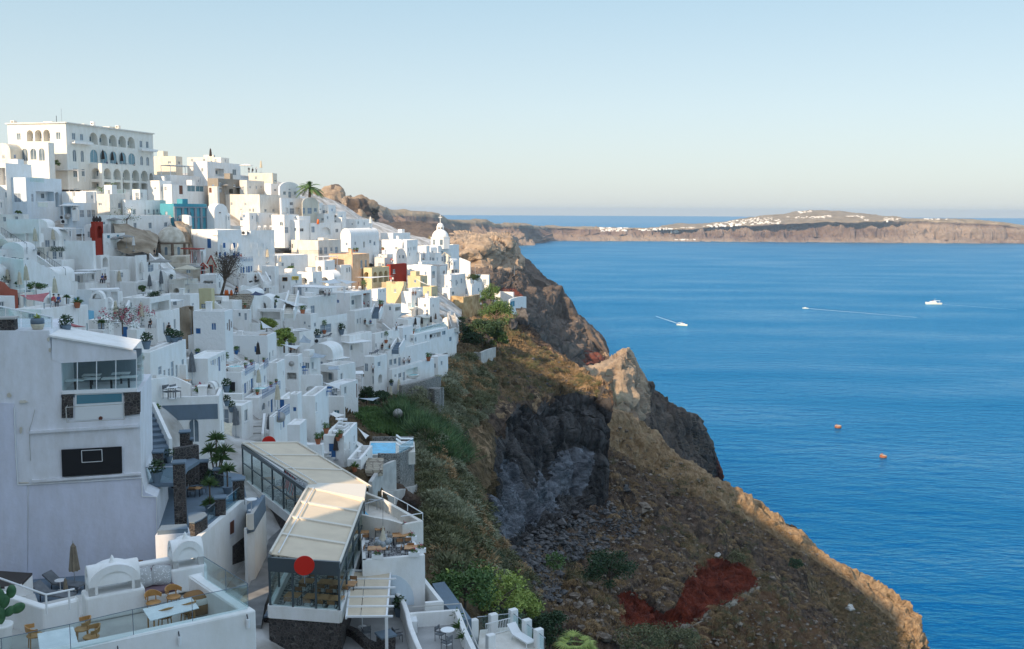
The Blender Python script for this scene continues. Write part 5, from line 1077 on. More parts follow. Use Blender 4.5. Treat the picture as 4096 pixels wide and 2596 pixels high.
r=root('covered_cabin',onz(*px(0,660),YZ),'low white cabin covered with a black tarpaulin at the left edge','cabin');q=[onz(*px(x,y),YZ+2.1)for x,y in((-200,668),(175,668),(300,540),(-120,512))]
MB().slab([(k.x,k.y)for k in q],YZ,YZ+2.0).build('wall','white',r,solid=True);MB().slab([(k.x,k.y)for k in q],YZ+2.0,YZ+2.12).build('tarpaulin','canvas_dark',r)
T=186.8;FL=T-1.0
ter=root('foreground_terrace',onz(1010,2440,FL),'white foreground terrace with glass rail, sofa and marble tables','terrace')
CUR[0]='L';IN=(1500,950)
zwall('outer_wall','L',[(-500,1479),(2372,880),(1862,548)],T,T-9,.42,'white',ter,IN,bevel=.06)
zslab('floor','L',[(-500,1479),(2300,890),(1850,560),(1200,640),(-500,1000)],FL,FL-.3,'concrete',ter)
uf=(onz(*px(2372,880),T)-onz(*px(640,1241),T)).normalized();vf=Vector((-uf.y,uf.x,0))
def fbox(name,ff,x,y,zt,zb,wu,wv,m,parent,bevel=.05):
 CUR[0]=ff;p=onz(*px(x,y),zb);return MB().add([p,p+uf*wu,p+uf*wu+vf*wv,p+vf*wv]+[q+Vector((0,0,zt-zb))for q in(p,p+uf*wu,p+uf*wu+vf*wv,p+vf*wv)],[(3,2,1,0),(4,5,6,7),(0,1,5,4),(1,2,6,5),(2,3,7,6),(3,0,4,7)]).build(name,m,parent,solid=True,bevel=bevel),p
zwall('back_wall','L',[(-500,560),(-20,680),(430,825),(700,762)],T+.05,T-8,.3,'white',ter,(800,1000),bevel=.05)
def hood(ff,x,y,wu,wv,zb,hb,label):
 """white chimney: square base, crossing barrel hoods with arched openings, small cone on top"""
 CUR[0]=ff;p=onz(*px(x,y),zb);r=root('arched_chimney',p,label,'chimney');zt=zb+hb
 fbox('base',ff,x,y,zt,zb,wu,wv,'white',r,.08)
 cx=p+uf*wu/2+vf*wv/2;hu,hv=wu/2*.86,wv/2*.86;rise=max(min(hu,hv),.66);leg=.30;N=12
 def shell(ax,cr,ha,hc):
  b=MB();o0,o1=1.0,.72;vs=[]
  for s in(-ha,ha):
   for o in(o0,o1):
    vs+=[cx+ax*s+cr*(-hc*o)+Vector((0,0,hb))]
    for i in range(N+1):t=math.pi*i/N;vs.append(cx+ax*s+cr*(-hc*o*math.cos(t))+Vector((0,0,hb+leg+(rise+.28*(o-1)*0)*o*math.sin(t))))
    vs+=[cx+ax*s+cr*(hc*o)+Vector((0,0,hb))]
  k=N+3;fs=[]
  for i in range(k-1):
   fs+=[(i,i+1,k+i+1,k+i),(2*k+i,3*k+i,3*k+i+1,2*k+i+1),(i,2*k+i,2*k+i+1,i+1),(k+i,k+i+1,3*k+i+1,3*k+i)]
  return b.add(vs,fs)
 for ax,cr,ha,hc in((uf,vf,hu,hv),(vf,uf,hv,hu)):
  for s in(-1,1):
   b=MB();vs=[]
   for th in(0,.2):
    for o in(1.0,.66):
     for i in range(-1,N+2):
      t=math.pi*min(max(i,0),N)/N;zz=hb if i in(-1,N+1)else hb+leg+rise*o*math.sin(t)
      vs.append(cx+ax*s*(ha-th)+cr*(-hc*o*math.cos(t))+Vector((0,0,zz)))
   k=N+3;b.add(vs,[f for i in range(k-1)for f in((i,i+1,k+i+1,k+i),(2*k+i,3*k+i,3*k+i+1,2*k+i+1),(i,2*k+i,2*k+i+1,i+1),(k+i,k+i+1,3*k+i+1,3*k+i))]);b.build('arch','white',r,smooth=False)
 b=MB()
 for ax,cr,ha,hc in((uf,vf,hu-.02,hv),(vf,uf,hv-.02,hu)):
  vs=[]
  for s in(-ha,ha):
   for i in range(N+1):t=math.pi*i/N;vs.append(cx+ax*s+cr*(-hc*1.0*math.cos(t))+Vector((0,0,hb+leg+(rise+.01)*math.sin(t))))
  b.add(vs,[(i,i+1,N+2+i,N+1+i)for i in range(N)])
 b.build('hood_roof','white',r,smooth=True)
 MB().lathe((cx.x,cx.y,zt+leg+rise-.04),[(.14,0),(.12,.05),(.07,.12),(.06,.2),(.01,.3)],12).build('finial','white',r,smooth=True);return r
hood('L',800,1010,1.98,.95,FL,.92,'larger white chimney with crossing arched hoods beside the lounger yard')
hood('L',1590,745,1.32,.95,FL+.1,.95,'smaller white chimney with crossing arched hoods right of the sofa')
CUR[0]='L';sp=onz(*px(1255,890),FL);so=root('built_in_sofa',sp,'mauve built in sofa between the two white chimneys','sofa')
MB().add([q+Vector((0,0,z))for z in(-.02,.42)for q in(sp,sp+uf*1.5,sp+uf*1.5+vf*1.0,sp+vf*1.0)],[(3,2,1,0),(4,5,6,7),(0,1,5,4),(1,2,6,5),(2,3,7,6),(3,0,4,7)]).build('seat_base','white',so,bevel=.04)
mat('mauve',(.16,.10,.12),.9,(.20,.13,.15),3)
for nm,y0,y1,z0,z1 in(('seat_cushion',.02,.95,.43,.58),('back_cushion',.85,1.0,.58,1.15)):
 MB().add([q+Vector((0,0,z))for z in(z0,z1)for q in(sp+vf*y0,sp+uf*1.48+vf*y0,sp+uf*1.48+vf*y1,sp+vf*y1)],[(3,2,1,0),(4,5,6,7),(0,1,5,4),(1,2,6,5),(2,3,7,6),(3,0,4,7)]).build(nm,'mauve',so,bevel=.05)
MB().add([q+Vector((0,0,z))for z in(.3,1.32)for q in(sp+vf*1.02-uf*.3,sp+uf*1.6+vf*1.02,sp+uf*1.6+vf*1.4,sp+vf*1.4-uf*.3)],[(3,2,1,0),(4,5,6,7),(0,1,5,4),(1,2,6,5),(2,3,7,6),(3,0,4,7)]).build('sofa_back_wall','white',so,bevel=.06)
def dots(m,n,l,b,src):
 v=n.new('ShaderNodeTexVoronoi');v.inputs['Scale'].default_value=16;l.new(src,v.inputs['Vector']);r_=n.new('ShaderNodeValToRGB');r_.color_ramp.elements[0].position=.20;r_.color_ramp.elements[0].color=(.9,.9,.9,1);r_.color_ramp.elements[1].position=.28;r_.color_ramp.elements[1].color=(.42,.42,.41,1);l.new(v.outputs[0],r_.inputs[0]);l.new(r_.outputs[0],b.inputs['Base Color'])
mat('sequin',(.6,.6,.58),.5,extra=dots)
for i,(s,lb)in enumerate(((.40,'left white sequinned cushion leaning on the mauve sofa'),(1.06,'right white sequinned cushion leaning on the mauve sofa'))):
 c=sp+uf*s+vf*.62+Vector((0,0,.93));b=MB();N=8;vs=[];rt=.18*(1-2*i)
 for sg in(1,-1):
  for a in range(N+1):
   for k in range(N+1):
    x,z=(a/N-.5)*2,(k/N-.5)*2;bl=(1-x**4)*(1-z**4)*.13;xx=x*.36*(1-.06*z*z);zz=z*.36*(1-.06*x*x)
    x2,z2=xx*math.cos(rt)-zz*math.sin(rt),xx*math.sin(rt)+zz*math.cos(rt);vs.append(c+uf*x2+Vector((0,0,z2*.94))+vf*(z2*.33-sg*bl))
 M2=(N+1)**2;b.add(vs,[(g*M2+a*(N+1)+k,g*M2+(a+1)*(N+1)+k,g*M2+(a+1)*(N+1)+k+1,g*M2+a*(N+1)+k+1)for g in(0,1)for a in range(N)for k in range(N)]);tag(b.build('cushion','sequin',smooth=True),lb,'cushion','white cushions on the sofa')
mat('marble',(.70,.72,.72),.2,(.82,.83,.82),2.5,detail=9)
def marble(pts,lb):
 CUR[0]='L';q=[onz(*px(*p),FL+.76)for p in pts];r=root('marble_table',(q[0]+q[2])/2-Vector((0,0,.76)),lb,'table');MB().slab([(k.x,k.y)for k in q],FL+.72,FL+.76).build('tabletop','marble',r,bevel=.01)
 c=sum(q,Vector())/4
 for k in q:k=k.lerp(c,.18);MB().bar((k.x,k.y,FL),(k.x,k.y,FL+.72),.03,6).build('leg','pale_wood',r)
marble([(1320,868),(1390,978),(1845,858),(1775,760)],'long white marble table with four wooden chairs before the sofa')
marble([(345,1097),(372,1300),(727,1190),(680,1030)],'white marble table at the bottom left beside the cactus pot')
for x,y,rz,lb in((1425,925,40,'curved wooden chair behind the long marble table, left of two'),(1612,870,40,'curved wooden chair behind the long marble table, right of two'),(1530,1055,220,'curved wooden chair in front of the long marble table, left of two'),(1740,1000,220,'curved wooden chair in front of the long marble table, nearest the corner'),(765,1175,-60,'curved wooden chair right of the bottom left marble table'),(850,1250,-60,'curved wooden chair nearest the glass rail, half hidden at the bottom'),(330,1235,125,'curved wooden chair left of the bottom left marble table')):
 put('shell',x,y,lb,'chair',rz,1.0,FL,'wooden chairs on the foreground terrace')
def band(m,n,l,b,src):
 t=n.new('ShaderNodeTexCoord');s=n.new('ShaderNodeSeparateXYZ');l.new(src,s.inputs[0]);w=n.new('ShaderNodeMath');w.operation='MULTIPLY';w.inputs[1].default_value=11;l.new(s.outputs['Z'],w.inputs[0]);q=n.new('ShaderNodeMath');q.operation='SINE';l.new(w.outputs[0],q.inputs[0]);r_=n.new('ShaderNodeValToRGB');r_.color_ramp.interpolation='CONSTANT';r_.color_ramp.elements[0].color=(.27,.14,.05,1);r_.color_ramp.elements[1].position=.45;r_.color_ramp.elements[1].color=(.68,.66,.60,1);l.new(q.outputs[0],r_.inputs[0]);l.new(r_.outputs[0],b.inputs['Base Color'])
 t3=n.new('ShaderNodeTexNoise');t3.inputs['Scale'].default_value=35;l.new(src,t3.inputs[0]);bp=n.new('ShaderNodeBump');bp.inputs['Distance'].default_value=.03;l.new(t3.outputs[0],bp.inputs['Height']);l.new(bp.outputs[0],b.inputs['Normal'])
mat('woven',(.6,.55,.45),.95,extra=band)
p=onz(*px(1830,905),FL);tag(MB().lathe(p,[(.40,0),(.52,.08),(.55,.3),(.54,.52),(.46,.68),(.2,.76),(.02,.77)],20).build('pouf','woven',smooth=True),'round woven pouf striped brown and cream beside the marble table','pouf')
def grail(pts,lb):
 CUR[0]='L';q=[onz(*px(*p),T)for p in pts];r=root('glass_railing',q[0],lb,'railing')
 for a,c in zip(q,q[1:]):
  t=(c-a).normalized();nn=Vector((-t.y,t.x,0))*.012;e=t*.012;up=Vector((0,0,.82));b=MB();b.hexa([a+e-nn,c-e-nn,c-e+nn,a+e+nn,a+e-nn+up,c-e-nn+up,c-e+nn+up,a+e+nn+up]);g=b.build('glass_panel','clear_glass',r)
  MB().bar(a+up,c+up,.012,4).build('glass_edge','bluegrey',r);MB().bar(a+e,a+e+up,.012,4).build('glass_edge','bluegrey',r)
 return r
grail([(-300,1462),(20,1393),(652,1255),(1232,1110),(1780,985),(2295,868)],'frameless glass rail along the front wall of the foreground terrace')
grail([(2300,855),(2095,720),(1895,590)],'frameless glass rail along the street side of the foreground terrace')
for x,y in((1090,1255),(1655,1120),(2288,960)):
 CUR[0]='L';Pw=onz(*px(2372,880),T);q=onpl(Pw,vf,*px(x,y))-vf*.08
 r=root('wall_lamp',q,{1090:'small white wall lamp cut by the bottom edge',1655:'small white wall lamp in the middle of the outer wall',2288:'small white wall lamp near the outer wall corner'}[x],'lamp','lamps on the outer terrace wall');MB().bar(q,q+Vector((0,0,-.28)),.06,8).build('shade','white_paint',r);MB().bar(q+Vector((0,0,.02)),q+vf*.1+Vector((0,0,.16)),.02,5).build('bracket','iron',r)
st=root('white_steps',onz(*px(300,1050),FL),'short white stair with beige treads at the left of the foreground terrace','stairs');CUR[0]='L'
for i,(x,y)in enumerate(((440,1100),(330,1085),(210,1050),(90,1010))):
 p=onz(*px(x,y),FL);h=.22*(i+1)
 MB().add([q+Vector((0,0,z))for z in(0,h)for q in(p,p+uf*.55,p+uf*.55+vf*1.3,p+vf*1.3)],[(3,2,1,0),(4,5,6,7),(0,1,5,4),(1,2,6,5),(2,3,7,6),(3,0,4,7)]).build('step','white',st)
 MB().add([q+Vector((0,0,z))for z in(h+.003,h+.02)for q in(p-vf*.02,p+uf*.55-vf*.02,p+uf*.55+vf*1.3,p+vf*1.3)],[(3,2,1,0),(4,5,6,7),(0,1,5,4),(1,2,6,5),(2,3,7,6),(3,0,4,7)]).build('tread','concrete',st)
p=onz(*px(25,1290),FL);r=root('cactus',p,'prickly pear cactus in a tall white pot at the left edge','cactus');MB().lathe(p,[(.22,0),(.28,.3),(.30,.7),(.35,.95),(.36,1.0),(.3,1.0)],18).build('pot','white',r,smooth=True)
mat('cactus_green',(.02,.085,.03),.5,(.05,.14,.05),5)
def pad(c,rz,tilt,h,w):b=MB();b.ball((0,0,0),.5,12,8);M_=Matrix.Translation(c)@Matrix.Rotation(rz,4,'Z')@Matrix.Rotation(tilt,4,'Y')@Matrix.Diagonal((w,.16,h,1));b.v=[tuple(M_@(Vector(v)+Vector((0,0,.5))))for v in b.v];return b
for dx,z,t,h,w in((0,1.0,.05,.6,.28),(.08,1.5,.25,.5,.3),(.32,1.8,.1,.45,.3),(.1,1.25,.9,.42,.3),(-.15,1.4,-.4,.5,.32),(-.3,1.7,-.2,.5,.3),(.05,1.6,-.1,.6,.3),(-.1,2.0,0,.45,.28),(.3,1.35,1.2,.45,.35)):pad(p+uf*dx+Vector((0,0,z)),R(33),t,h,w).build('cactus_pad','cactus_green',r,smooth=True)
CUR[0]='L';r=root('metal_handrail',onz(*px(430,815),T),'white metal handrail with angled top above the lounger yard','railing');q=[onz(*px(x,y),T+.65)for x,y in((-200,515),(425,738),(690,685))]
for a,c in zip(q,q[1:]):MB().bar(a,c,.035,6).build('handrail','white_paint',r)
for k in(q[1],q[1].lerp(q[2],.8),q[0]):MB().bar(k,k-Vector((0,0,.66)),.035,5).build('post','white_paint',r)
MZ,MU=179.5,182.0
cf=root('cafe_terrace',onz(*px(0,0),100)if 0 else P3(800,2100,68),'grey floored cafe terrace with lava stone pillars and glass','terrace')
zslab('floor','M',[(230,1310),(560,1400),(800,1290),(1250,905),(1200,640),(690,560),(560,640),(230,860)],MZ,MZ-6,'bluegrey',cf)
zslab('upper_floor','M',[(45,745),(450,738),(560,560),(700,470),(330,340),(30,330)],MU,MU-.25,'bluegrey',cf)
zwall('outer_wall','M',[(560,1418),(640,1440),(790,1300),(1252,912)],MZ+.05,172,.35,'white',cf,(600,1000))
zwall('curved_bench_wall','M',[(575,1195),(640,1200),(720,1165),(790,1115)],MZ+.9,MZ-3.2,.45,'lava_stone',cf,(560,1000))
zslab('bench_cap','M',[(560,1090),(575,1195),(640,1200),(720,1165),(790,1115),(760,1080),(640,1075)],MZ+.98,MZ+.9,'bluegrey',cf)
def pillar(x,yb,yt,w,z,lb,m='lava_stone',capm='bluegrey'):
 CUR[0]='M';p=onz(*px(x,yb),z);zz=zat(p,px(x,yt)[1]);hw=w/2.935/4000*p.y/2;r=root('stone_pillar',p,lb,'pillar','lava stone pillars of the cafe terrace')
 u,v=Vector((math.cos(.25),math.sin(.25),0)),Vector((-math.sin(.25),math.cos(.25),0));c=p+v*hw;MB().box(c,u,v,hw*.9,hw*.9,z-.3,zz-.1).build('shaft',m,r);MB().box(c,u,v,hw*1.08,hw*1.08,zz-.1,zz+.02).build('cap',capm,r,bevel=.02)
for a in((478,1290,500,150,MZ,'tallest lava stone pillar standing between the two cafe levels'),(198,560,375,150,MU,'lava stone pillar at the foot of the grey stairs'),(557,640,400,120,MZ+.6,'short lava stone pillar before the long stone wall'),(742,700,490,125,MZ+.4,'lava stone pillar left of the tall yucca'),(927,790,580,120,MZ,'lava stone pillar between potted shrub and low yucca'),(945,1130,915,135,MZ,'lava stone pillar standing on the outer cafe wall'),(1160,950,700,150,MZ,'wide lava stone corner pillar of the cafe terrace'),(528,330,140,125,MU-.2,'arched topped lava stone pillar in front of the white door'),(572,340,225,100,MU-.3,'small lava stone pillar beside the arched topped one'),(50,480,300,50,MU,'thin lava stone pillar at the weathered building edge')):pillar(*a)
tag(zwall('long_stone_wall','M',[(375,345),(690,295)],MU+.9,MU-2,.5,'lava_stone',None,(550,250)),'long lava stone wall with grey coping below the white door','wall')
rail('M',[(60,740),(430,730)],'glass panel in front of the marigold planter on the upper cafe level',MU,1.05,'steel',True)
rail('M',[(800,1215),(890,1140)],'small glass panel between curved bench and short pillar',MZ,1.0,'steel',True);rail('M',[(1010,1085),(1200,925)],'glass panel along the outer cafe wall',MZ,1.0,'steel',True);rail('M',[(610,610),(760,700),(900,800),(1080,850)],'glass panels behind the potted shrubs on the cafe terrace',MZ,1.1,'steel',True)
props('''
@M
p3 200 730|marigold bush in a grey planter behind the glass panel|plant|s=1.7 z=182
p3 340 500|light green bush in dark pot beside the stone wall|plant|s=1.2 z=182
p3 655 690|dark potted shrub left of the stone pillar row|plant|s=1.3 z=179.5
p3 830 775|tall dark potted shrub in the middle of the cafe terrace|plant|s=1.4 z=179.5
wtable 645 890|white square cafe table with ashtray|table|s=.8 z=179.5
black 610 900|black armchair left of the white cafe table|chair|rz=100 z=179.5
black 740 870|black armchair right of the white cafe table|chair|rz=-60 z=179.5
rtable 1310 1060|round table with a white cloth on the blue walled balcony|table|s=1.1 z=179
''')
stairs('J',285,1110,71,62,590,77,1.15,'steep grey painted stair between white walls beside the cafe','bluegrey','white')
w0=onz(*(lambda:(CUR.__setitem__(0,'M'),px(790,1300))[1])(),MZ);w1=onz(*px(1252,912),MZ);tw=(w1-w0).normalized();nw=Vector((tw.y,-tw.x,0))
def onw(x,y,o=.02):return onpl(w0,nw,*px(x,y))+nw*o
prism3('window',[onw(1040,1190),onw(1110,1140),onw(1110,1350),onw(1040,1400)],nw*.05,'old_white',cf);prism3('shutter',[onw(1045,1205,.05),onw(1088,1172,.05),onw(1088,1320,.05),onw(1045,1345,.05)],nw*.05,'brownwood',cf)
prism3('stone_door_surround',[onw(1075,1540),onw(1075,1480),onw(1245,1345),onw(1245,1520),onw(1240,1640),onw(1075,1700)],nw*.06,'lava_stone',cf)
bb=root('blue_rail_house',onw(1300,1300),'white wall house with a blue grey stepped balcony and lantern','house')
CUR[0]='M';q0=onz(*px(1258,1275),178.6);q1=onz(*px(1480,1010),178.6)
zwall('wall','M',[(1255,1278),(1340,1250),(1478,1010)],178.6,171,.3,'white',bb,(1280,1000));zwall('balcony_parapet','M',[(1253,1110),(1335,1100),(1470,880)],179.7,178.6,.25,'bluegrey',bb,(1280,950));zslab('balcony_floor','M',[(1255,1278),(1340,1250),(1478,1010),(1380,900),(1250,1000)],178.65,178.3,'bluegrey',bb)
put('dish',935,1330,'grey satellite dish on a bent arm below the cafe terrace','satellite dish',30,1.6,177.0)
mat('patio_dark',(.17,.17,.17),.85,(.25,.25,.24),1.0)
zslab('street','N',[(100,1330),(300,1330),(330,1160),(500,700),(620,420),(420,300),(340,320),(360,640),(200,1000),(-100,1500)],174.9,171,'patio_dark',None)['kind']='structure'
rs=root('awning_restaurant',onz(1220,2350,176),'glass walled restaurant under long beige retractable awnings','restaurant')
AZ=179.6
def awn(pts,nb,side):
 """beige awning strip divided into bays: pts A(far left) B(far right) C(near right) D(near left) full pixels"""
 A,B_,C_,D_=[onz(p[0],p[1],AZ-(.0 if i in(0,3)else .35))for i,p in enumerate(pts)]
 for i in range(nb):
  a,c=i/nb,(i+1)/nb;p=[A.lerp(D_,a),B_.lerp(C_,a),B_.lerp(C_,c),A.lerp(D_,c)];e=.02
  b=MB();up=Vector((0,0,.03));b.hexa([p[3]-up,p[2]-up,p[1]-up,p[0]-up,p[3]+up,p[2]+up,p[1]+up,p[0]+up]);b.build('awning_canvas','beige_canvas',rs)
  b=MB();up=Vector((0,0,.14));q0,q1=A.lerp(D_,a),B_.lerp(C_,a);dd=(D_-A).normalized()*.14;b.hexa([q0-dd,q1-dd,q1+dd,q0+dd,q0-dd+up,q1-dd+up,q1+dd+up,q0+dd+up]);b.build('awning_cassette','beige_frame',rs)
 for q0,q1 in((A,D_),(B_,C_)):b=MB();b.bar(q0+Vector((0,0,.1)),q1+Vector((0,0,.1)),.09,6);b.build('guide_rail','beige_frame',rs)
 b=MB();b.bar(A.lerp(B_,.12)+Vector((0,0,.16)),D_.lerp(C_,.12)+Vector((0,0,.16)),.04,5);b.build('guide_rail','frame_white',rs)
 return A,B_,C_,D_
mat('beige_canvas',(.68,.57,.42),.85,(.60,.50,.37),.7);mat('beige_frame',(.66,.61,.52),.5)
A1=awn([(969,1775),(1190,1773),(1482,1950),(1235,1936)],3,0);A2=awn([(1229,1954),(1456,1995),(1358,2258),(1081,2217)],4,1)
q=[onz(*p,AZ-.1)for p in((1233,1934),(1466,1940),(1458,1996),(1228,1955))];MB().slab([(k.x,k.y)for k in q],AZ-.35,AZ-.02).build('roof_joint','beige_frame',rs)
FLR=176.1
mat('grey_frame',(.07,.09,.10),.4)
def gwall(a,c,z0,z1,n,fasc=.35,out=None):
 t=(c-a).normalized();nn=Vector((-t.y,t.x,0))*.05;L=(c-a).length
 for i in range(n):
  p,q=a+t*(L*i/n),a+t*(L*(i+1)/n);P0,Q0=Vector((p.x,p.y,z0+.5)),Vector((q.x,q.y,z0+.5));up=Vector((0,0,z1-z0-.5-fasc));m_=nn*.2
  MB().hexa([P0-m_,Q0-m_,Q0+m_,P0+m_,P0-m_+up,Q0-m_+up,Q0+m_+up,P0+m_+up]).build('glass_panel','clear_glass',rs)
  MB().box(p,t,nn.normalized(),.05,.06,z0+.5,z1-fasc).build('mullion','grey_frame',rs)
  MB().box((p+q)/2,t,nn.normalized(),L/n/2,.045,z0+.5+(z1-z0-.5-fasc)*.5-.04,z0+.5+(z1-z0-.5-fasc)*.5+.04).build('transom','grey_frame',rs)if n>3 else None
 MB().box(a+t*L,t,nn.normalized(),.05,.06,z0+.5,z1-fasc).build('mullion','grey_frame',rs)
 MB().box((a+c)/2,t,nn.normalized(),L/2+.05,.09,z1-fasc,z1).build('fascia','grey_frame',rs)
 MB().box((a+c)/2,t,nn.normalized(),L/2+.05,.15,z0-.25,z0+.5).build('base_wall','white',rs)
 MB().box((a+c)/2,t,nn.normalized(),L/2,.10,z0-7,z0-.25).build('stone_base','lava_stone',rs)
D2=Vector((A2[3].x,A2[3].y,0));C2=Vector((A2[2].x,A2[2].y,0));A2f=Vector((A2[0].x,A2[0].y,0));D1=A2f;A1f=Vector((A1[0].x,A1[0].y,0));B2f=Vector((A2[1].x,A2[1].y,0))
dn=(D2-A2f).normalized();D2=D2+dn*.35;C2=C2+dn*.35
gwall(D2,C2,FLR,AZ-.05,3,.85);gwall(A2f,D2,FLR,AZ-.05,5,.3);gwall(A1f,A2f,FLR,AZ-.05,6,.3);gwall(C2,B2f,FLR,AZ-.45,4,.3)
fp=[D2,C2,B2f,Vector((A1[2].x,A1[2].y,0)),Vector((A1[1].x,A1[1].y,0)),A1f,A2f];bfl=MB()
for tri in((D2,C2,B2f,A2f),(A2f,fp[3],fp[4],A1f)):bfl.slab([(k.x,k.y)for k in tri],FLR-3,FLR-.01)
bfl.build('floor','patio_tile',rs,solid=False)if mat('patio_tile',(.10,.10,.11),.5,(.45,.45,.44),6,detail=1,mixp=(.48,.52))else 0
tt=(C2-D2).normalized();nn_=Vector((-tt.y,tt.x,0));k=0
for s in(.22,.5,.68,.85):
 for t in(1.2,3.6):
  p=D2+tt*(C2-D2).length*s+nn_*t;loc=Vector((p.x,p.y,FLR));wh=f"{['leftmost', 'left middle', 'right middle', 'rightmost'][[.22, .5, .68, .85].index(s)]} of the {'front' if t < 2 else 'second'} row inside the glass end"
  r=dup(PROTO["wtable"][0],loc,math.atan2(tt.y,tt.x),(.75,1,1));tag(r,'wooden table, '+wh,'table','tables inside the awning restaurant')
  for sg in(-1,1):q=loc+nn_*sg*.65;r=dup(PROTO['diner'][0],q,math.atan2(tt.y,tt.x)+(0 if sg>0 else math.pi),1);tag(r,f"wood backed chair {'behind' if sg > 0 else 'before'} the table {wh}"[:95],'chair','chairs inside the awning restaurant')
for i in range(5):
 p=A2f.lerp(A1f,(i+.5)/5)+Vector((1.6,.2,0));r=dup(PROTO['wtable'][0],(p.x,p.y,FLR),.3,1);tag(r,f"laid table behind the street side glass, {['nearest', 'second nearest', 'middle', 'second farthest', 'farthest'][i]} one",'table','tables behind the street side glass')
mat('sign_red',(.62,.022,.012),.35)
def disc(X,Y,z,rad,lb,full=True,dd=None):
 p=atd(X,Y,dd);r=root('round_sign',p,lb,'sign');b=MB();N=40;f=(CO-p);f.z=0;f.normalize();u=Vector((-f.y,f.x,0));vs=[]
 for o in(0,.06):vs+=[p+f*(o+.02)+u*rad*math.cos(6.2832*i/N)+Vector((0,0,rad*math.sin(6.2832*i/N)))for i in range(N)]
 b.add(vs,[tuple(range(N)),tuple(range(2*N-1,N-1,-1))]+[(i,N+i,N+(i+1)%N,(i+1)%N)for i in range(N)]);b.build('disc','sign_red',r);MB().bar(p-Vector((0,0,rad+.5)),p,.03,6).build('bracket','steel',r)
disc(1217,2261,0,.58,'large plain red disc sign on the front of the awning restaurant',dd=57.6)
disc(1075,1771,0,.62,'red disc rising behind the far end of the awnings',dd=90)
def stripes(m,n,l,b,src):
 t=n.new('ShaderNodeTexCoord');s=n.new('ShaderNodeSeparateXYZ');l.new(t.outputs['Generated'],s.inputs[0]);q=n.new('ShaderNodeMath');q.operation='MULTIPLY_ADD';q.inputs[1].default_value=5.0;q.inputs[2].default_value=0;l.new(s.outputs['Y'],q.inputs[0]);fr_=n.new('ShaderNodeMath');fr_.operation='FRACT';l.new(q.outputs[0],fr_.inputs[0]);r_=n.new('ShaderNodeValToRGB');r_.color_ramp.interpolation='CONSTANT';e=r_.color_ramp.elements;e[0].color=(.55,.03,.03,1);e[1].position=.33;e[1].color=(.65,.62,.6,1)
 for ps,c in((.45,(.03,.03,.05,1)),(.8,(.65,.62,.6,1))):k_=e.new(ps);k_.color=c
 l.new(fr_.outputs[0],r_.inputs[0]);l.new(r_.outputs[0],b.inputs['Base Color'])
mat('striped_cloth',(.5,.1,.1),.9,extra=stripes)
CUR[0]='M';a=onz(*px(1690,580),AZ-.1);c=onz(*px(1830,680),AZ-.1);dz=Vector((-.25,-.15,-1.35));o=MB().hexa([a+dz,c+dz,c+dz+Vector((.02,-.02,0)),a+dz+Vector((.02,-.02,0)),a,c,c+Vector((.02,-.02,0)),a+Vector((.02,-.02,0))])
fg=root('striped_banner',a,'red white and black striped banner with a red disc hanging from the awning','banner');o.build('cloth','striped_cloth',fg);m_=a.lerp(c,.5)+dz*.55;t_=(c-a).normalized();w_v=dz.normalized();nn2=t_.cross(w_v).normalized();nn2=nn2 if nn2.dot(CO-m_)>0 else-nn2
MB().add([m_+nn2*.06+(t_*math.cos(i*.3927)+w_v*math.sin(i*.3927))*.42 for i in range(16)],[tuple(range(16))]).build('red_disc','sign_red',fg)
TZ=177.0
tb=root('tiled_terrace',onz(1500,2240,TZ),'white walled terrace with patterned tiles and wooden tables','terrace')
zslab('floor','Y',[(130,615),(765,560),(580,300),(250,330),(110,380)],TZ,TZ-.3,'patio_tile',tb)
zwall('parapet','Y',[(128,618),(768,562),(590,325)],TZ+.55,TZ-7,.3,'white',tb,(400,450),bevel=.03);zwall('side_parapet','Y',[(128,618),(112,330)],TZ+.55,TZ-6,.22,'white',tb,(400,450))
dk=root('sunlit_pool_deck',onz(1600,2080,177),'sunlit white pool deck with a metal rail above the tables','terrace');DZ=178.5
zslab('floor','X',[(0,0)]*0 or[(0,0),(1,0),(1,1)],100,99,'white',dk,solid=False)if 0 else None
zslab('deck_floor','Y',[(100,190),(500,245),(750,230),(330,0),(130,-60)],DZ-.75,DZ-1.3,'warm_white',dk);zwall('outer_wall','Y',[(535,255),(752,212),(340,-20),(180,-80)],DZ,TZ-.2,.3,'warm_white',dk,(350,100),bevel=.04)
zwall('curved_wall','Y',[(100,150),(250,180),(400,205),(500,235),(540,255)],DZ,TZ-.2,.25,'warm_white',dk,(350,100));zslab('pool_water','Y',[(105,158),(200,165),(165,120),(105,100)],DZ-.70,DZ-.75,'pool_water',dk,solid=False)
CUR[0]='Y';q=[onz(*px(*p),DZ)for p in((520,240),(745,205),(590,110),(460,40),(330,-30))];r=root('pool_rail',q[0],'white metal rail around the sunlit pool deck','railing')
for a,c in zip(q,q[1:]):MB().bar(a+Vector((0,0,.5)),c+Vector((0,0,.5)),.035,6).build('handrail','white_paint',r);MB().bar(c,c+Vector((0,0,.5)),.03,5).build('post','white_paint',r)
r=root('pool_ladder',onz(*px(200,110),DZ-.7),'curved steel ladder handles at the small deck pool','ladder')
for x in(150,185):
 b=MB();c=onz(*px(x,110),DZ-.75);pts=[c+Vector((.9*(1-math.cos(t))/2,.2*(1-math.cos(t))/2,.85*math.sin(t)**.5))for t in[math.pi*i/8 for i in range(9)]]
 for p,q_ in zip(pts,pts[1:]):b.bar(p,q_,.025,5)
 b.build('handle','steel',r)
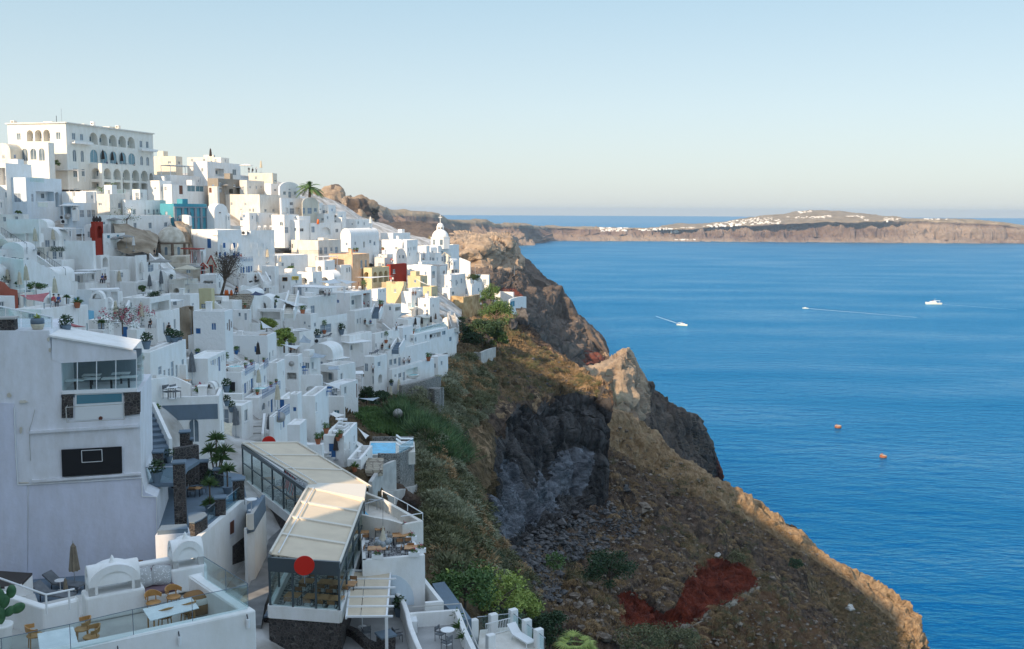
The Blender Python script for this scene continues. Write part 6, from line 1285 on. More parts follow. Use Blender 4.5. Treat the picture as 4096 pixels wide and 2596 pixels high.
for x,y,k,rz,s,lb in((420,385,'ltable',10,1,'long wooden table at the back of the tiled terrace'),(535,470,'wtable',10,1.1,'wooden table in the middle of the tiled terrace'),(320,490,'wtable',5,.8,'small wooden table under the hanging glass floats'),(275,600,'wtable',5,1,'square wooden table at the front left of the tiled terrace'),(650,590,'wtable',5,1,'wooden table at the front right of the tiled terrace'),(125,410,'wtable',5,.8,'wooden table half hidden by the awning edge')):put(k,x,y,lb,'table',rz,s,TZ,'wooden tables on the tiled terrace')
for i,(x,y,rz)in enumerate(((297,370,190),(378,355,190),(477,345,190),(440,415,10),(520,410,10),(350,420,10),(470,450,190),(553,440,190),(512,535,10),(597,525,10),(380,540,-40),(620,560,190),(180,600,90),(365,600,-90),(560,600,90),(160,490,5))):
 w=['back left','back second','back right','front of long table right of lamp','front right of long table','beside the glass floats','behind middle table left','behind middle table right','before middle table left','before middle table right','turned beside the glass floats','behind the front right table','left of the front left table','right of the front left table','left of the front right table','alone at the left wall'][i]
 put('diner',x,y,'black framed wooden backed chair '+w+' on the tiled terrace','chair',rz,1,TZ,'chairs on the tiled terrace')
for x,y,lb in((280,600,'front wall left'),(655,575,'front wall right'),(722,535,'right wall corner'),(630,410,'right wall middle'),(560,305,'right wall back')):put('p4',x,y,'white planter box with small flowers on the terrace '+lb,'planter',5,.9,TZ+.55,'planter boxes on the tiled terrace wall')
c=onz(1532,2165,TZ+1.3)if 0 else atd(1532,2163,65);r=root('glass_float_lamp',c,'hanging cluster of netted glass floats above the tiled terrace','lamp')
for i in range(9):t=6.28*i/9;MB().ball(c+Vector((.42*math.cos(t),.42*math.sin(t),-.1*(i%2))),.2,12,8).build('glass_ball','float_glass',r,smooth=True)if mat('float_glass',(.16,.18,.19),.12,(.30,.32,.33),8,spec=.9)else 0
MB().lathe(c,[(.28,.0),(.16,.35),(.06,.8),(.02,1.0)],10).build('netting','canvas',r);top=atd(1532,1996,65);MB().bar(c+Vector((0,0,.9)),top,.015,4).build('chain','iron',r);e=atd(1462,2015,65.5);MB().bar(top,e,.05,5).build('beam_arm','steel',r)
PZ=176.6;pg=root('white_pergola',onz(*px(0,1190),174),'white timber pergola with beige canvas strips over the patio','pergola');LZ=174.0
CUR[0]='Y';c4=[onz(*px(*p),PZ)for p in((-40,1195),(440,1190),(480,722),(20,722))]
for i in range(6):
 t=i/5;a,c=c4[0].lerp(c4[3],t),c4[1].lerp(c4[2],t);b=MB();b.bar(a,c,.07,4);b.build('crossbeam','white_paint',pg)
MB().bar(c4[1].lerp(c4[0],.14)-Vector((0,0,.1)),c4[2].lerp(c4[3],.14)-Vector((0,0,.1)),.08,4).build('side_beam','white_paint',pg);MB().bar(c4[0]-Vector((0,0,.1)),c4[3]-Vector((0,0,.1)),.08,4).build('side_beam','white_paint',pg)
for s in(.06,.36,.64):
 for t0,t1 in((.02,.58),(.62,.98)):
  b=MB();N=6;vs=[]
  for i in range(N+1):
   t=t0+(t1-t0)*i/N;sg=Vector((0,0,-.02-.12*abs(math.sin(math.pi*(t*5)))));L_,R_=c4[0].lerp(c4[3],t),c4[1].lerp(c4[2],t);a,c=L_.lerp(R_,s-.05),L_.lerp(R_,s+.235);vs+=[a+sg,c+sg,a+sg-Vector((0,0,.015)),c+sg-Vector((0,0,.015))]
  b.add(vs,[f for i in range(N)for f in((4*i,4*i+1,4*i+5,4*i+4),(4*i+2,4*i+6,4*i+7,4*i+3))]);b.build('canvas_strip','beige_canvas',pg)
for p in(c4[1].lerp(c4[0],.14),c4[2].lerp(c4[3],.14)):MB().box(p,X_,Y_,.08,.08,LZ-.1,PZ-.1).build('post','white_paint',pg)
lp=root('lower_patio',onz(1700,2500,LZ),'grey tiled lower patio with white curved walls','terrace')
mat('patio_grey',(.30,.30,.29),.7,(.38,.37,.36),1.2)
zslab('floor','Y',[(-100,1700),(1300,1700),(1110,1120),(640,1160),(420,1080),(-100,1150)],LZ,LZ-4,'patio_grey',lp)
zwall('curved_wall','Y',[(440,925),(490,990),(530,1060),(560,1150),(590,1290),(640,1420),(700,1560),(740,1700)],LZ+1.15,LZ-.2,.32,'white',lp,(800,1300),bevel=.08)
zwall('back_parapet','Y',[(590,1180),(640,1165),(1120,1130)],LZ+.9,LZ-.2,.25,'white',lp,(900,1000));zwall('right_parapet','Y',[(1120,1130),(1200,1330),(1330,1600),(1400,1760)],LZ+.9,LZ-5,.3,'white',lp,(900,1500))
q=[onz(*px(*p),LZ+1.25)for p in((645,1095),(1135,1060),(1200,1240),(1320,1530))];r=root('glass_railing',q[0],'grey framed handrail around the lower patio','railing')
for a,c in zip(q,q[1:]):MB().bar(a,c,.035,5).build('handrail','concrete',r);MB().bar(c,c-Vector((0,0,.5)),.03,5).build('post','concrete',r)
zslab('floor','Y',[(840,855),(965,835),(1245,1220),(1130,1230),(960,1060)],173.6,170,'bluegrey',root('flat_grey_roof',onz(*px(1000,1000),173),'flat grey roof with low coping below the tiled terrace','roof'))
tag(zwall('white_box_wall','Y',[(770,800),(960,1040),(770,1055)],175.2,170,.25,'white',None,(850,1000)),'white sloping light well wall beside the flat grey roof','wall')
w0=onz(*px(128,618),TZ+.55);w1_=onz(*px(768,562),TZ+.55);tw=(w1_-w0).normalized();nw=Vector((tw.y,-tw.x,0));nw=nw if nw.dot(CO-w0)>0 else-nw
arc=[(420,770),(470,768),(520,785),(570,825),(610,870),(640,930),(655,1000),(655,1070),(420,1085)];prism3('blind_arch',[onpl(w0,nw,*px(*p))+nw*.01 for p in arc],nw*.02,'white_blue',tb)
props('''
@Y
rtable 125 1300|round white patio table with ashtray beneath the pergola|table|s=1.25 z=174
black 165 1420|black armchair with a towel beside the curved stone wall|chair|rz=200 z=174
black 485 1450|black armchair with a towel behind the stone pillar|chair|rz=120 z=174
p3 500 1190|small conifer in a dark pot against the curved wall|plant|s=1.5 z=174
rtable 1000 1470|round white patio table on the open lower patio|table|s=1.2 z=174
black 925 1440|black armchair behind the open patio table|chair|rz=60 z=174
black 990 1530|black armchair in front of the open patio table|chair|rz=-130 z=174
p6 1100 1265|agave in a white pot, farthest of the three on the lower patio|plant|s=1.3 z=174
p6 1125 1400|agave in a white pot, middle of the three on the lower patio|plant|s=1.4 z=174
p6 1175 1500|agave in a white pot, nearest of the three on the lower patio|plant|s=1.3 z=174
ac 655 1330|white air conditioner beside the curved patio wall|air conditioner|rz=100 z=174 s=1.2
wlounger 1750 1450|white slatted sun lounger on the seaward lower terrace|sun lounger|rz=35 z=171 s=1.2
''')
sw=root('seaward_terrace',onz(*px(1600,1400),171),'beige floored seaward terrace with white posts and glass','terrace');zslab('floor','Y',[(1290,1700),(2100,1700),(1700,1290),(1330,1330)],171,166,'warm_white',sw)
for x,y in((1265,1400),(1465,1340),(1670,1290),(1810,1400),(1930,1500),(1440,1560)):p=onz(*px(x,y),171);MB().box(p,uf,vf,.3,.22,170,172.25).build('post','white',sw,bevel=.06)
rail('Y',[(1300,1340),(1670,1300),(2000,1560)],'clear glass rail between white posts of the seaward terrace',171,1.0,'steel',True)
b=MB();p=onz(*px(1400,1400),171);r=root('slatted_bench',p,'white slatted bench tipped over on the seaward terrace','bench');t=uf
for i in range(16):b.bar(p+t*(.13*i)+Vector((0,0,.05)),p+t*(.13*i)+vf*.15+Vector((0,0,.85)),.025,4)
b.build('slats','white_paint',r);MB().bar(p+Vector((0,0,.08)),p+t*2+Vector((0,0,.08)),.035,4).build('rail','white_paint',r);MB().bar(p+vf*.15+Vector((0,0,.85)),p+t*2+vf*.15+Vector((0,0,.85)),.035,4).build('rail','white_paint',r)
CUR[0]='N';r=root('lava_stone_wall',onz(*px(800,1400),172),'rough lava stone retaining wall under the glass restaurant','wall')
q=[onz(*px(*p),175.0)for p in((320,1230),(640,1190),(950,1120))]
for zt_,zb_,off,m_ in((174.7,172.4,0,'lava_stone'),(172.5,165,-.8,'lava_stone')):
 b=MB();qq=[k+Vector((0,off,0))for k in q];vs=[]
 for k in qq:vs+=[(k.x,k.y,zb_),(k.x,k.y,zt_),(k.x,k.y+2,zt_),(k.x,k.y+2,zb_)]
 b.add(vs,[(4*i+j,4*i+(j+1)%4,4*i+4+(j+1)%4,4*i+4+j)for i in range(2)for j in range(4)]+[(0,1,2,3),(11,10,9,8)]);b.build('stone_course',m_,r,solid=True)
 b=MB();vs=[]
 for k in qq:vs+=[(k.x,k.y-.08,zt_),(k.x,k.y-.08,zt_+.12),(k.x,k.y+.8,zt_+.12),(k.x,k.y+.8,zt_)]
 b.add(vs,[(4*i+j,4*i+(j+1)%4,4*i+4+(j+1)%4,4*i+4+j)for i in range(2)for j in range(4)]+[(0,1,2,3),(11,10,9,8)]);b.build('coping','bluegrey',r)
tag(zwall('curved_stone_wall','N',[(640,1420),(950,1330),(1050,1370),(1150,1460),(1300,1520)],174.5,168,.4,'lava_stone',None,(1100,1200)),'low curving lava stone wall edging the pergola patio','wall')
p=onz(*px(1335,1560),LZ);r=root('stone_pillar',p,'lava stone pillar carrying the pergola post','pillar');MB().box(p,uf,vf,.42,.42,LZ-2,LZ+1.1).build('shaft','lava_stone',r);MB().box(p,uf,vf,.5,.5,LZ+1.1,LZ+1.22).build('cap','bluegrey',r)
rn=random.Random(5)
TB=None
def terr():
 vs,fs=[],[]
 for v,f in BV[:NT0+1]:o=len(vs);vs+=v;fs+=[tuple(i+o for i in q)for q in f]
 return BVHTree.FromPolygons(vs,fs)
TB=terr();ALLB=mkbvh()
def ground(x,y):
 r=ray(x,y).normalized();a=TB.ray_cast(CO,r);b_=ALLB.ray_cast(CO,r)
 if a[0]is None or(b_[0]-a[0]).length>1.5:return None,None
 n=a[1];n=n if n.dot(r)<0 else-n;return a[0],n
def batch(name,tmpl,places,m,lb=None,cat=None,kind='stuff',parent=None):
 tv,tf=tmpl;V=[];Fs=[];k=len(tv);tv=np.array(tv)
 for i,(p,s,rz,sq)in enumerate(places):
  c,q=math.cos(rz),math.sin(rz);A=np.array([[c,-q,0],[q,c,0],[0,0,1]]);V.append((tv*np.array(sq)*s)@A.T+np.array(p));o=i*k;Fs+=[tuple(j+o for j in f)for f in tf]
 if not V:return None
 me=bpy.data.meshes.new(name);me.from_pydata(np.vstack(V).tolist(),[],Fs);me.materials.append(MAT[m]);o=bpy.data.objects.new(name,me);COL.objects.link(o)
 if parent:setpar(o,parent)
 if lb:tag(o,lb,cat)
 if kind:o['kind']=kind
 return o
def tuft(n,h,w,sp,seed):
 r=random.Random(seed);b=MB()
 for _ in range(n):
  t=r.uniform(0,6.28);e=r.uniform(.15,1.45);L=h*r.uniform(.6,1.1);d=Vector((math.cos(t)*math.cos(e),math.sin(t)*math.cos(e),math.sin(e)));o=Vector((r.gauss(0,sp),r.gauss(0,sp),0));s=d.cross(Vector((r.gauss(0,1),r.gauss(0,1),r.gauss(0,1)))).normalized()*w
  b.add([o-s,o+s,o+d*L+s*.4,o+d*L-s*.4],[(0,1,2,3)])
 return b.v,b.f
def rockt(seed):
 b=MB();b.ball((0,0,0),1,7,5);r=random.Random(seed);b.v=[tuple(Vector(v)*(.7+.5*noise.noise(Vector(v)*1.3+Vector((seed,0,0))))+Vector((r.gauss(0,.08),r.gauss(0,.08),r.gauss(0,.08))))for v in b.v];return b.v,b.f
mat('scrub_green',(.075,.085,.035),.9,(.19,.18,.09),1.2);mat('scrub_dry',(.26,.165,.075),.9,(.46,.31,.16),.8);mat('scrub_pale',(.18,.19,.11),.9,(.32,.32,.21),.9);mat('reed_green',(.03,.075,.025),.8,(.14,.22,.08),.45);mat('rock_dark',(.035,.034,.036),.9,(.13,.12,.115),.9,.06,3);mat('rock_brown',(.12,.09,.065),.9,(.26,.21,.165),.9,.06,3)
def scat(poly,n,smin,smax,cond=None,sq=(1,1,1),up=0,sq_j=0):
 xs_=[p[0]for p in poly];ys_=[p[1]for p in poly];out=[];tries=0
 while len(out)<n and tries<n*8:
  tries+=1;x,y=rn.uniform(min(xs_),max(xs_)),rn.uniform(min(ys_),max(ys_))
  if not inpoly(x,y,poly)or inpoly(x,y,redp):continue
  g,nn=ground(x,y)
  if g is None or(cond and not cond(x,y,g,nn)):continue
  s=rn.uniform(smin,smax);out.append((tuple(g+Vector((0,0,up*s))),s,rn.uniform(0,6.28),tuple(k*rn.uniform(1-sq_j,1+sq_j)for k in sq)))
 return out
veg1=[(1640,1600),(1780,1400),(1900,1440),(1990,1560),(1960,1650),(1900,1700),(1780,1760),(1880,1950),(1990,2180),(2120,2330),(2100,2420),(1800,2330),(1700,2080),(1660,1800)]
slopeA=[(1900,1250),(2080,1300),(2250,1450),(2430,1545),(2430,1600),(2250,1560),(2080,1610),(1960,1620),(1850,1500)]
slopeB=[(2440,1680),(2800,1900),(3250,2190),(3690,2590),(2500,2596),(2050,2420),(2200,2250),(2440,2100)]
dens=lambda s,t,sd:(lambda x,y,g,n:noise.noise(g*s+Vector((sd,0,0)))>t and n.z>.25)
batch('hill_scrub',tuft(34,.62,.016,.30,1),scat(veg1,1700,.8,1.7,dens(.09,-.1,0))+scat(slopeA,500,.7,1.4,dens(.1,.05,4)),'scrub_green','grey green scrub covering the near cliff slope','scrub')
batch('pale_scrub',tuft(34,.62,.016,.32,2),scat(veg1,1200,.9,1.7,dens(.06,.0,8)),'scrub_pale','pale straw coloured scrub between the green bushes','scrub')
batch('dry_grass',tuft(24,.5,.018,.35,3),scat(slopeB,2600,.6,1.5,dens(.07,-.1,3))+scat(slopeA,700,.7,1.3,dens(.08,0,2))+scat([(2440,1660),(2800,1880),(3250,2190),(3690,2590),(3500,2500),(3000,2140),(2600,1920),(2440,1800)],1800,.7,1.6),'scrub_dry','tufts of dry golden grass over the sunlit ridge','grass')
batch('slope_shrubs',tuft(40,.6,.022,.34,4),scat(slopeB,420,.8,2.2,dens(.05,.1,9)),'scrub_green','scattered dark shrubs on the brown slope','shrubs')
def mound(sd,n,ls,fl):
 b=MB();r=random.Random(sd)
 for _ in range(n):
  v=Vector((r.gauss(0,1),r.gauss(0,1),abs(r.gauss(0,1)))).normalized()*(.75+.3*r.random());v.z*=fl;q=ls*r.uniform(.6,1.3);d=(v.normalized()+Vector((r.gauss(0,.5),r.gauss(0,.5),r.gauss(0,.5)))).normalized();w=d.cross(Vector((r.gauss(0,1),r.gauss(0,1),r.gauss(0,1)))).normalized()
  b.add([v-w*q*.3,v+w*q*.3,v+d*q*1.6],[(0,1,2)])
 return b.v,b.f
for sd,(nm,m_,n_,pl_,lb_)in enumerate((('green_mounds','scrub_green',300,veg1,'rounded grey green bushes clustered on the near cliff'),('pale_mounds','scrub_pale',210,veg1,'rounded pale thorny bushes on the near cliff'),('straw_mounds','scrub_dry',120,veg1,'straw coloured dry bushes on the near cliff'),('slope_mounds','scrub_dry',330,slopeB,'low dry cushion plants dotted over the brown slope'),('dark_mounds','leaf_dark',70,veg1+[],'deep green bushes in the folds of the near cliff'),('top_mounds','scrub_green',90,slopeA,'bushes on the promontory top'))):
 batch(nm,mound(60+sd,420,.13,.75),scat(pl_,n_,.5,2.3 if pl_ is veg1 else 1.3,dens(.07,-.2,sd*3),(1,1,1),-.1,.3),m_,lb_,'bushes')
def rocks(nm,poly,n,a,c,m,lb,cond=None):
 pl=scat(poly,n,a,c,cond,(1,.8,.6),.1,.35);k=len(pl)//3
 pl=[(p,s*(.45 if rn.random()<.7 else 1),r_,q)for p,s,r_,q in pl]
 batch(nm,rockt(n),pl,m,lb,'rocks')
rocks('fallen_rocks',[(2000,2240),(2200,2080),(2440,2010),(2560,2060),(2560,2140),(2420,2200),(2250,2260),(2250,2420),(2100,2380)],1500,.3,1.25,'rock_dark','dark broken lava blocks lying below the basalt cliff')
rocks('slope_stones',slopeB,1500,.25,1.1,'rock_brown','loose brown stones strewn over the slope')
rocks('ridge_stones',slopeA,300,.25,.8,'rock_dark','dark stones on the promontory top')
for i,(x,y,s,m,lb)in enumerate(((2575,2045,3.6,'rock_brown','largest brown boulder perched on the slope right of the basalt cliff'),(2500,1965,3.0,'rock_dark','dark boulder just below the cliff edge'),(2245,2100,1.9,'rock_dark','blue grey boulder in the rubble under the cliff'),(2350,2420,1.6,'rock_brown','brown boulder at the foot of the rubble'),(2085,1290,4.2,'rock_dark','tall upright lava rock at the seaward end of the houses'),(2050,1310,3.0,'rock_dark','rounded dark lava rock beside the upright one'),(2870,2225,1.6,'concrete','pale flat rock above the red earth scar'),(3400,2440,2.4,'concrete','pale broken rock low on the right hand slope'))):
 g,n_=ground(x,y)
 if g is None:continue
 v,f=rockt(40+i);b=MB();b.v=[tuple(g+Vector((p[0]*s*.8,p[1]*s*.8,p[2]*s*(1.1 if i in(4,5)else .6)+s*.25)))for p in v];b.f=f;tag(b.build('boulder',m),lb,'boulder')
def tree(x,y,h,w,lb,lm='leaf',d=None,n=2600,ls=.16,trunk=.25,z=None,name='tree',clumps=16,cat='tree',bare=False,seed=0,lean=(0,0)):
 rr=random.Random(seed+int(x));g=None
 if d:g=atd(x,y,d)
 else:
  g,_=ground(x,y)
  if g is None:r_=ALLB.ray_cast(CO,ray(x,y).normalized())[0];g=r_ if r_ is not None else P3(x,y)
 r=root(name,g,lb,cat);b=MB();tips=[];top=g+Vector((lean[0],lean[1],h*(.45 if bare else .36)));b.bar(g-Vector((0,0,.6)),top,h*.035,7,h*.024)
 for i in range(clumps):
  t=rr.uniform(0,6.28);e=rr.uniform(-.15 if bare else-.6,1.3);v=Vector((math.cos(t)*math.cos(e)*w/2,math.sin(t)*math.cos(e)*w/2,math.sin(e)*h*.5))*rr.uniform(.6,.95);tip=top+v+Vector((0,0,h*.05));m=top.lerp(tip,.5)+Vector((rr.gauss(0,.06*w),rr.gauss(0,.06*w),rr.gauss(0,.04*h)))
  s0=g.lerp(top,rr.uniform(.6,1));b.bar(s0,m,h*.013,5,h*.009);b.bar(m,tip,h*.009,4,h*.004);tips.append(tip)
  if bare:
   for _ in range(14):q=m.lerp(tip,rr.random());b.bar(q,q+Vector((rr.gauss(0,.12*w),rr.gauss(0,.12*w),rr.gauss(-.05*h,.06*h))),.02,3,.008)
 b.build('trunk','bark',r);b=MB()
 for i,tp in enumerate(tips):leaves(b,tp,n//clumps,w*rr.uniform(.15,.27),ls,rr,rr.uniform(.55,.8))
 b.build('crown',lm,r);return r
def f2(fr,x,y):f=FR[fr];return f[0]+x/f[2],f[1]+y/f[2]
for fr,x,y,hp,wp,lb,lm,n,sd in(('E',2150,905,100,150,'dark tree between the white church wall and the seaward houses','leaf_dark',1500,1),('Z',1030,410,190,190,'bright green tree in front of the seaward terrace','leaf',2200,2),('Z',920,480,130,80,'slender light tree beside the ochre wall','leaf',700,3),('Z',1080,700,260,380,'broad dense green tree above the dark bush tangle','leaf',4200,4),('Z',920,960,330,400,'largest dark green tree below the ochre wall','leaf_dark',5200,5),('Z',645,720,110,130,'small dark tree at the foot of the ochre wall','leaf_dark',900,6),('Z',1120,1000,260,200,'yellowing tree on the right of the retaining wall','leaf',2200,12),('G',1760,700,190,260,'yellow green bush left of the open fronted bar','leaf_yellow',2600,7),('G',2000,960,380,260,'yellow green tree hanging down the terrace wall','leaf_yellow',3200,8),('K',900,400,230,190,'dark yucca like tree left of the blue grey sail','leaf_dark',2200,9),('K',1060,430,210,220,'dark yucca like tree above the grey sail terrace','leaf_dark',2200,10),('P',1,1,1,1,'','',0,0)):
 if not n:continue
 X,Y=f2(fr,x,y);g=ALLB.ray_cast(CO,ray(X,Y).normalized())[0];dd=g.y if g is not None else D(X,Y);dd=dd if fr!='Z' or dd<400 else 300
 if x==920 and y==480:dd=290
 if lb.startswith(('bright','dark tree between')):dd=318
 k=dd/4000/FR[fr][2]*(1.25 if fr=='Z' else 1);tree(X,Y,hp*k,wp*k,lb,lm,dd,int(n*1.3),.02*hp*k+.1,seed=sd)
FR['P']=(1700,1880,1.1804)
for X,Y,dd,h,w,lb,lm,n in((2440,2360,205,8,9,'dark round tree standing alone on the rubble slope','leaf_dark',4200),(1985,2480,92,5.6,6.4,'sunlit feathery tree at the end of the seaward terrace','leaf_yellow',4200),(1860,2440,88,4.4,5.4,'leafy green tree right of the flat grey roof','leaf',3400),(2080,2500,98,4.6,5.6,'bright green tree under the feathery one','leaf_yellow',3000),(2200,2590,112,5,5.5,'dark dense tree at the bottom behind the fan palm','leaf_dark',3600),(2030,2590,86,3.4,4.5,'dark shrub tree behind the seaward glass rail','leaf_dark',2400),(2700,2600,190,4,9,'grey green bush left at the foot of the red scar','scrub_green',2200),(2560,2600,175,3.5,7,'pale cactus like bush at the bottom under the red scar','scrub_green',1800),(2950,2250,290,3,6,'low olive bush above the red scar','scrub_green',900),(3180,2270,330,3,4.5,'small dark bush right of the red scar','leaf_dark',700),(2215,2270,180,2.4,4,'small green bush in the rubble','leaf',600)):
 g=TB.ray_cast(CO,ray(X,Y).normalized())[0];dd=g.y if g is not None and abs(g.y-dd)<dd*.4 else dd;tree(X,Y,h,w,lb,lm,dd,n,.13+dd*.0006,clumps=22)
X,Y=f2('D',1118,1240);tree(X,Y,8.0,7.2,'large bare dark tree leaning over the steps by the red trimmed church','dry_needles',D(X,Y)-4,1500,.13,name='bare_tree',bare=True,clumps=26,lean=(1.2,0))if mat('dry_needles',(.055,.042,.035),.95,(.13,.095,.07),2)else 0
X,Y=f2('C',1760,300);tree(X,Y,5,7,'sparse leggy shrub growing from the rock face','leaf',None,260,.16,name='shrub',clumps=10,cat='shrub')
for fr,x,y,hp,wp,lb in(('D',600,440,180,170,'green creeper on the rock right of the old dome'),('C',1880,560,180,240,'dark ivy bush on the rock left of the old dome'),('C',200,1120,230,420,'large dark hedge against the curved white wall'),('C',500,1190,130,250,'flowering bush under the closed parasols'),('A',760,780,95,125,'olive tree on the hotel terrace'),('C',255,130,60,80,'round clipped bush on the white terrace block'),('C',1970,1215,130,90,'small tree on the plunge pool terrace'),('D',2105,900,60,110,'green bush before the small black windows')):
 X,Y=f2(fr,x,y);g=ALLB.ray_cast(CO,ray(X,Y).normalized())[0];dd=(g.y if g is not None else D(X,Y))-1;k=dd/4000/FR[fr][2];tree(X,Y,hp*k,wp*k,lb,'leaf_dark' if 'dark' in lb else 'leaf',dd,900,.03*hp*k+.08,name='bush',clumps=12,cat='bush')
X,Y=f2('F',1700,470);g=ALLB.ray_cast(CO,ray(X,Y).normalized())[0];r=tree(X,Y,2.4,5,'crimson flowering bougainvillea tumbling over the blue gate','leaf_dark',108,900,.09,name='bougainvillea',clumps=14,cat='shrub');b=MB()
for _ in range(24):leaves(b,r.location+Vector((rn.gauss(0,1.3),rn.gauss(0,.6),1.5+rn.gauss(0,.5))),26,.35,.09,rn)
b.build('blossom','flower',r)
for fr,x0,y0,x1,y1,h,lb in(('C',690,640,905,640,.9,'clipped box hedge on the bulging white house'),('C',2035,1270,2205,1240,.7,'clipped hedge on the white garden wall')):
 CUR[0]=fr;a,c=setdown(x0,y0),setdown(x1,y1);c.z=a.z;b=MB();L=(c-a).length
 if L>12:c=a+(c-a).normalized()*5
 for i in range(14):leaves(b,a.lerp(c,i/13)+Vector((0,0,h/2)),60,h*.6,.09,rn)
 tag(b.build('hedge','leaf_dark'),lb,'hedge')
def palm(g,h,L,n,lb,name='palm_tree',fan=False,lm='leaf',fib='bark',up=.15):
 r=root(name,g,lb,'palm');rr=random.Random(int(g.x*10));MB().bar(g-Vector((0,0,.3)),g+Vector((.1,0,h)),.22*L/2.5,9,.17*L/2.5).build('trunk',fib,r);top=g+Vector((.1,0,h));b=MB()
 for i in range(n):
  t=6.28*i/n*1.618*3;e=rr.uniform(-.35,1.25);d=Vector((math.cos(t),math.sin(t),0));P=[];K=9;LL=L*rr.uniform(.8,1.1)
  for k in range(K+1):s=k/K;P.append(top+d*LL*s*math.cos(e*(1-s*.3))+Vector((0,0,LL*(math.sin(e)*s-.55*s*s))))
  if fan:
   c=P[4];
   for k in range(13):a=-1.5+3*k/12;q=(P[5]-P[4]).normalized();s_=q.cross(Vector((0,0,1))).normalized();dd=q*math.cos(a)+s_*math.sin(a);w=dd.cross(Vector((0,0,1))).normalized()*.045*L/1.5;b.add([c,c+dd*LL*.25+w,c+dd*LL*.52-Vector((0,0,LL*.12)),c+dd*LL*.25-w],[(0,1,2,3)])
   b.bar(top,c,.015,3)
  else:
   for k in range(K):
    q=(P[k+1]-P[k]);s_=q.cross(Vector((0,0,1))).normalized();lw=LL*.26*math.sin(math.pi*(k+.8)/(K+1))**.6
    for j in range(3):
     o=P[k].lerp(P[k+1],j/3)
     for sg in(-1,1):e_=o+(s_*sg+q.normalized()*.55-Vector((0,0,.35))).normalized()*lw;ww=q.normalized()*LL*.022;b.add([o-ww,o+ww,e_],[(0,1,2)])
    b.add([P[k]-s_*.02,P[k]+s_*.02,P[k+1]+s_*.02,P[k+1]-s_*.02],[(0,1,2,3)])
 b.build('fronds',lm,r);return r
X,Y=f2('B',2135,765);palm(atd(X,Y,292),3.0,4.6,30,'tall date palm against the sky beside the barrel gabled houses')
palm(atd(2300,2640,100),1.2,2.9,26,'shaggy fan palm at the bottom edge',fan=True,lm='leaf_yellow')
X,Y=f2('A',1535,1118);palm(atd(X,Y,236),1.2,1.6,16,'small palm beside the shrine on the glass terrace')
X,Y=f2('A',1400,1118);palm(atd(X,Y,236),.5,1.4,14,'low palm left of the shrine on the glass terrace')
def yucca(fr,x,y,z,h,L,heads,lb,d=None,pot=True):
 CUR[0]=fr;g=onz(*px(x,y),z)if z else(atd(*px(x,y),d)if d else setdown(x,y));r=root('yucca',g,lb,'yucca');rr=random.Random(int(x));b=MB();lf=MB()
 for dx,dy,hh in heads:t=g+Vector((dx,dy,hh));b.bar(g,t,.07,6,.06);spikes(lf,t,90,L,.03,rr,.25,.3)
 b.build('trunk','bark',r);lf.build('leaves','leaf_yucca',r)
 if pot:MB().lathe(g,[(.24,0),(.34,.35),(.38,.5),(.3,.5)],14).build('pot','bluegrey',r)
mat('leaf_yucca',(.05,.11,.03),.6,(.14,.20,.07),3)
yucca('M',900,760,179.5,0,.95,((0,.2,3.4),(.6,.2,2.5),(-.5,.3,2.5),(.3,.1,1.9)),'tallest yucca rising behind the stone pillar row');yucca('M',1030,860,179.5,0,.85,((0,0,1.7),),'yucca with pale green head beside the wide corner pillar');yucca('M',825,1070,179.5,0,.75,((0,0,1.9),(0,.1,.5)),'yucca in a pot at the outer cafe wall');yucca('M',265,1240,177.5,0,.85,((0,0,2.9),),'yucca in the gap beside the tall stone pillar')
yucca('F',1890,1200,None,0,.6,((0,0,1.2),(.3,0,1.9),(-.3,0,1.6)),'yucca behind the glazed dining room corner',84);yucca('F',925,140,None,0,.55,((0,0,.9),),'small yucca by the seated couple under the pink sail',117,False);yucca('F',1410,470,None,0,.6,((0,0,.7),),'low yucca beside the bougainvillea',108,False);yucca('G',1880,380,None,0,.7,((0,0,1.3),(.4,0,2.1),(-.5,0,.9)),'group of yuccas behind the flat roofed bar')
reedp=[f2('K',*p)for p in((1170,420),(1330,400),(1430,520),(1700,620),(1900,780),(2040,1000),(2020,1150),(1800,1040),(1600,900),(1420,740),(1250,640))]
batch('reeds',tuft(30,2.1,.035,.5,6),scat(reedp,380,.6,1.5),'reed_green','tall green reeds spreading down from the pale patio to the pool','reeds')
ivyp=[f2('K',*p)for p in((760,460),(1000,470),(1200,600),(1430,760),(1480,880),(1700,1080),(1900,1200),(1500,1000),(1400,800),(980,720),(800,560))]
batch('creeper',tuft(60,.5,.05,.4,7),scat(ivyp,500,.8,1.5),'leaf','low green creeper beside the reeds','creeper')
BVH[0]=None
def outcrop(ff,rows,lb,m='tuff_rock',amp=.8):
 CUR[0]=ff;R2=[[(*px(p[0],p[1]),p[2])for p in r]for r in rows]
 o=loft('rock_outcrop',R2,10,10,m,disp=lambda p,n,v,u:fbm(p*.2,6)*amp+ridged(p*.25,4)*amp*.4,solid=True);del o['kind'];tag(o,lb,'rock')
mat('tuff_rock',(.22,.165,.11),.95,(.42,.34,.25),.35,.25,1.2)
outcrop('C',[[(1560,225,222),(1800,270,226),(2000,350,230),(2200,440,234)],[(1570,240,212),(1800,285,214),(2000,365,215),(2200,450,216)],[(1600,420,206),(1800,440,206),(2000,500,207),(2180,560,208)],[(1640,640,202),(1820,660,202),(2000,680,203),(2150,720,204)]],'bulging tan rock face between the arcade house and the old domed church')
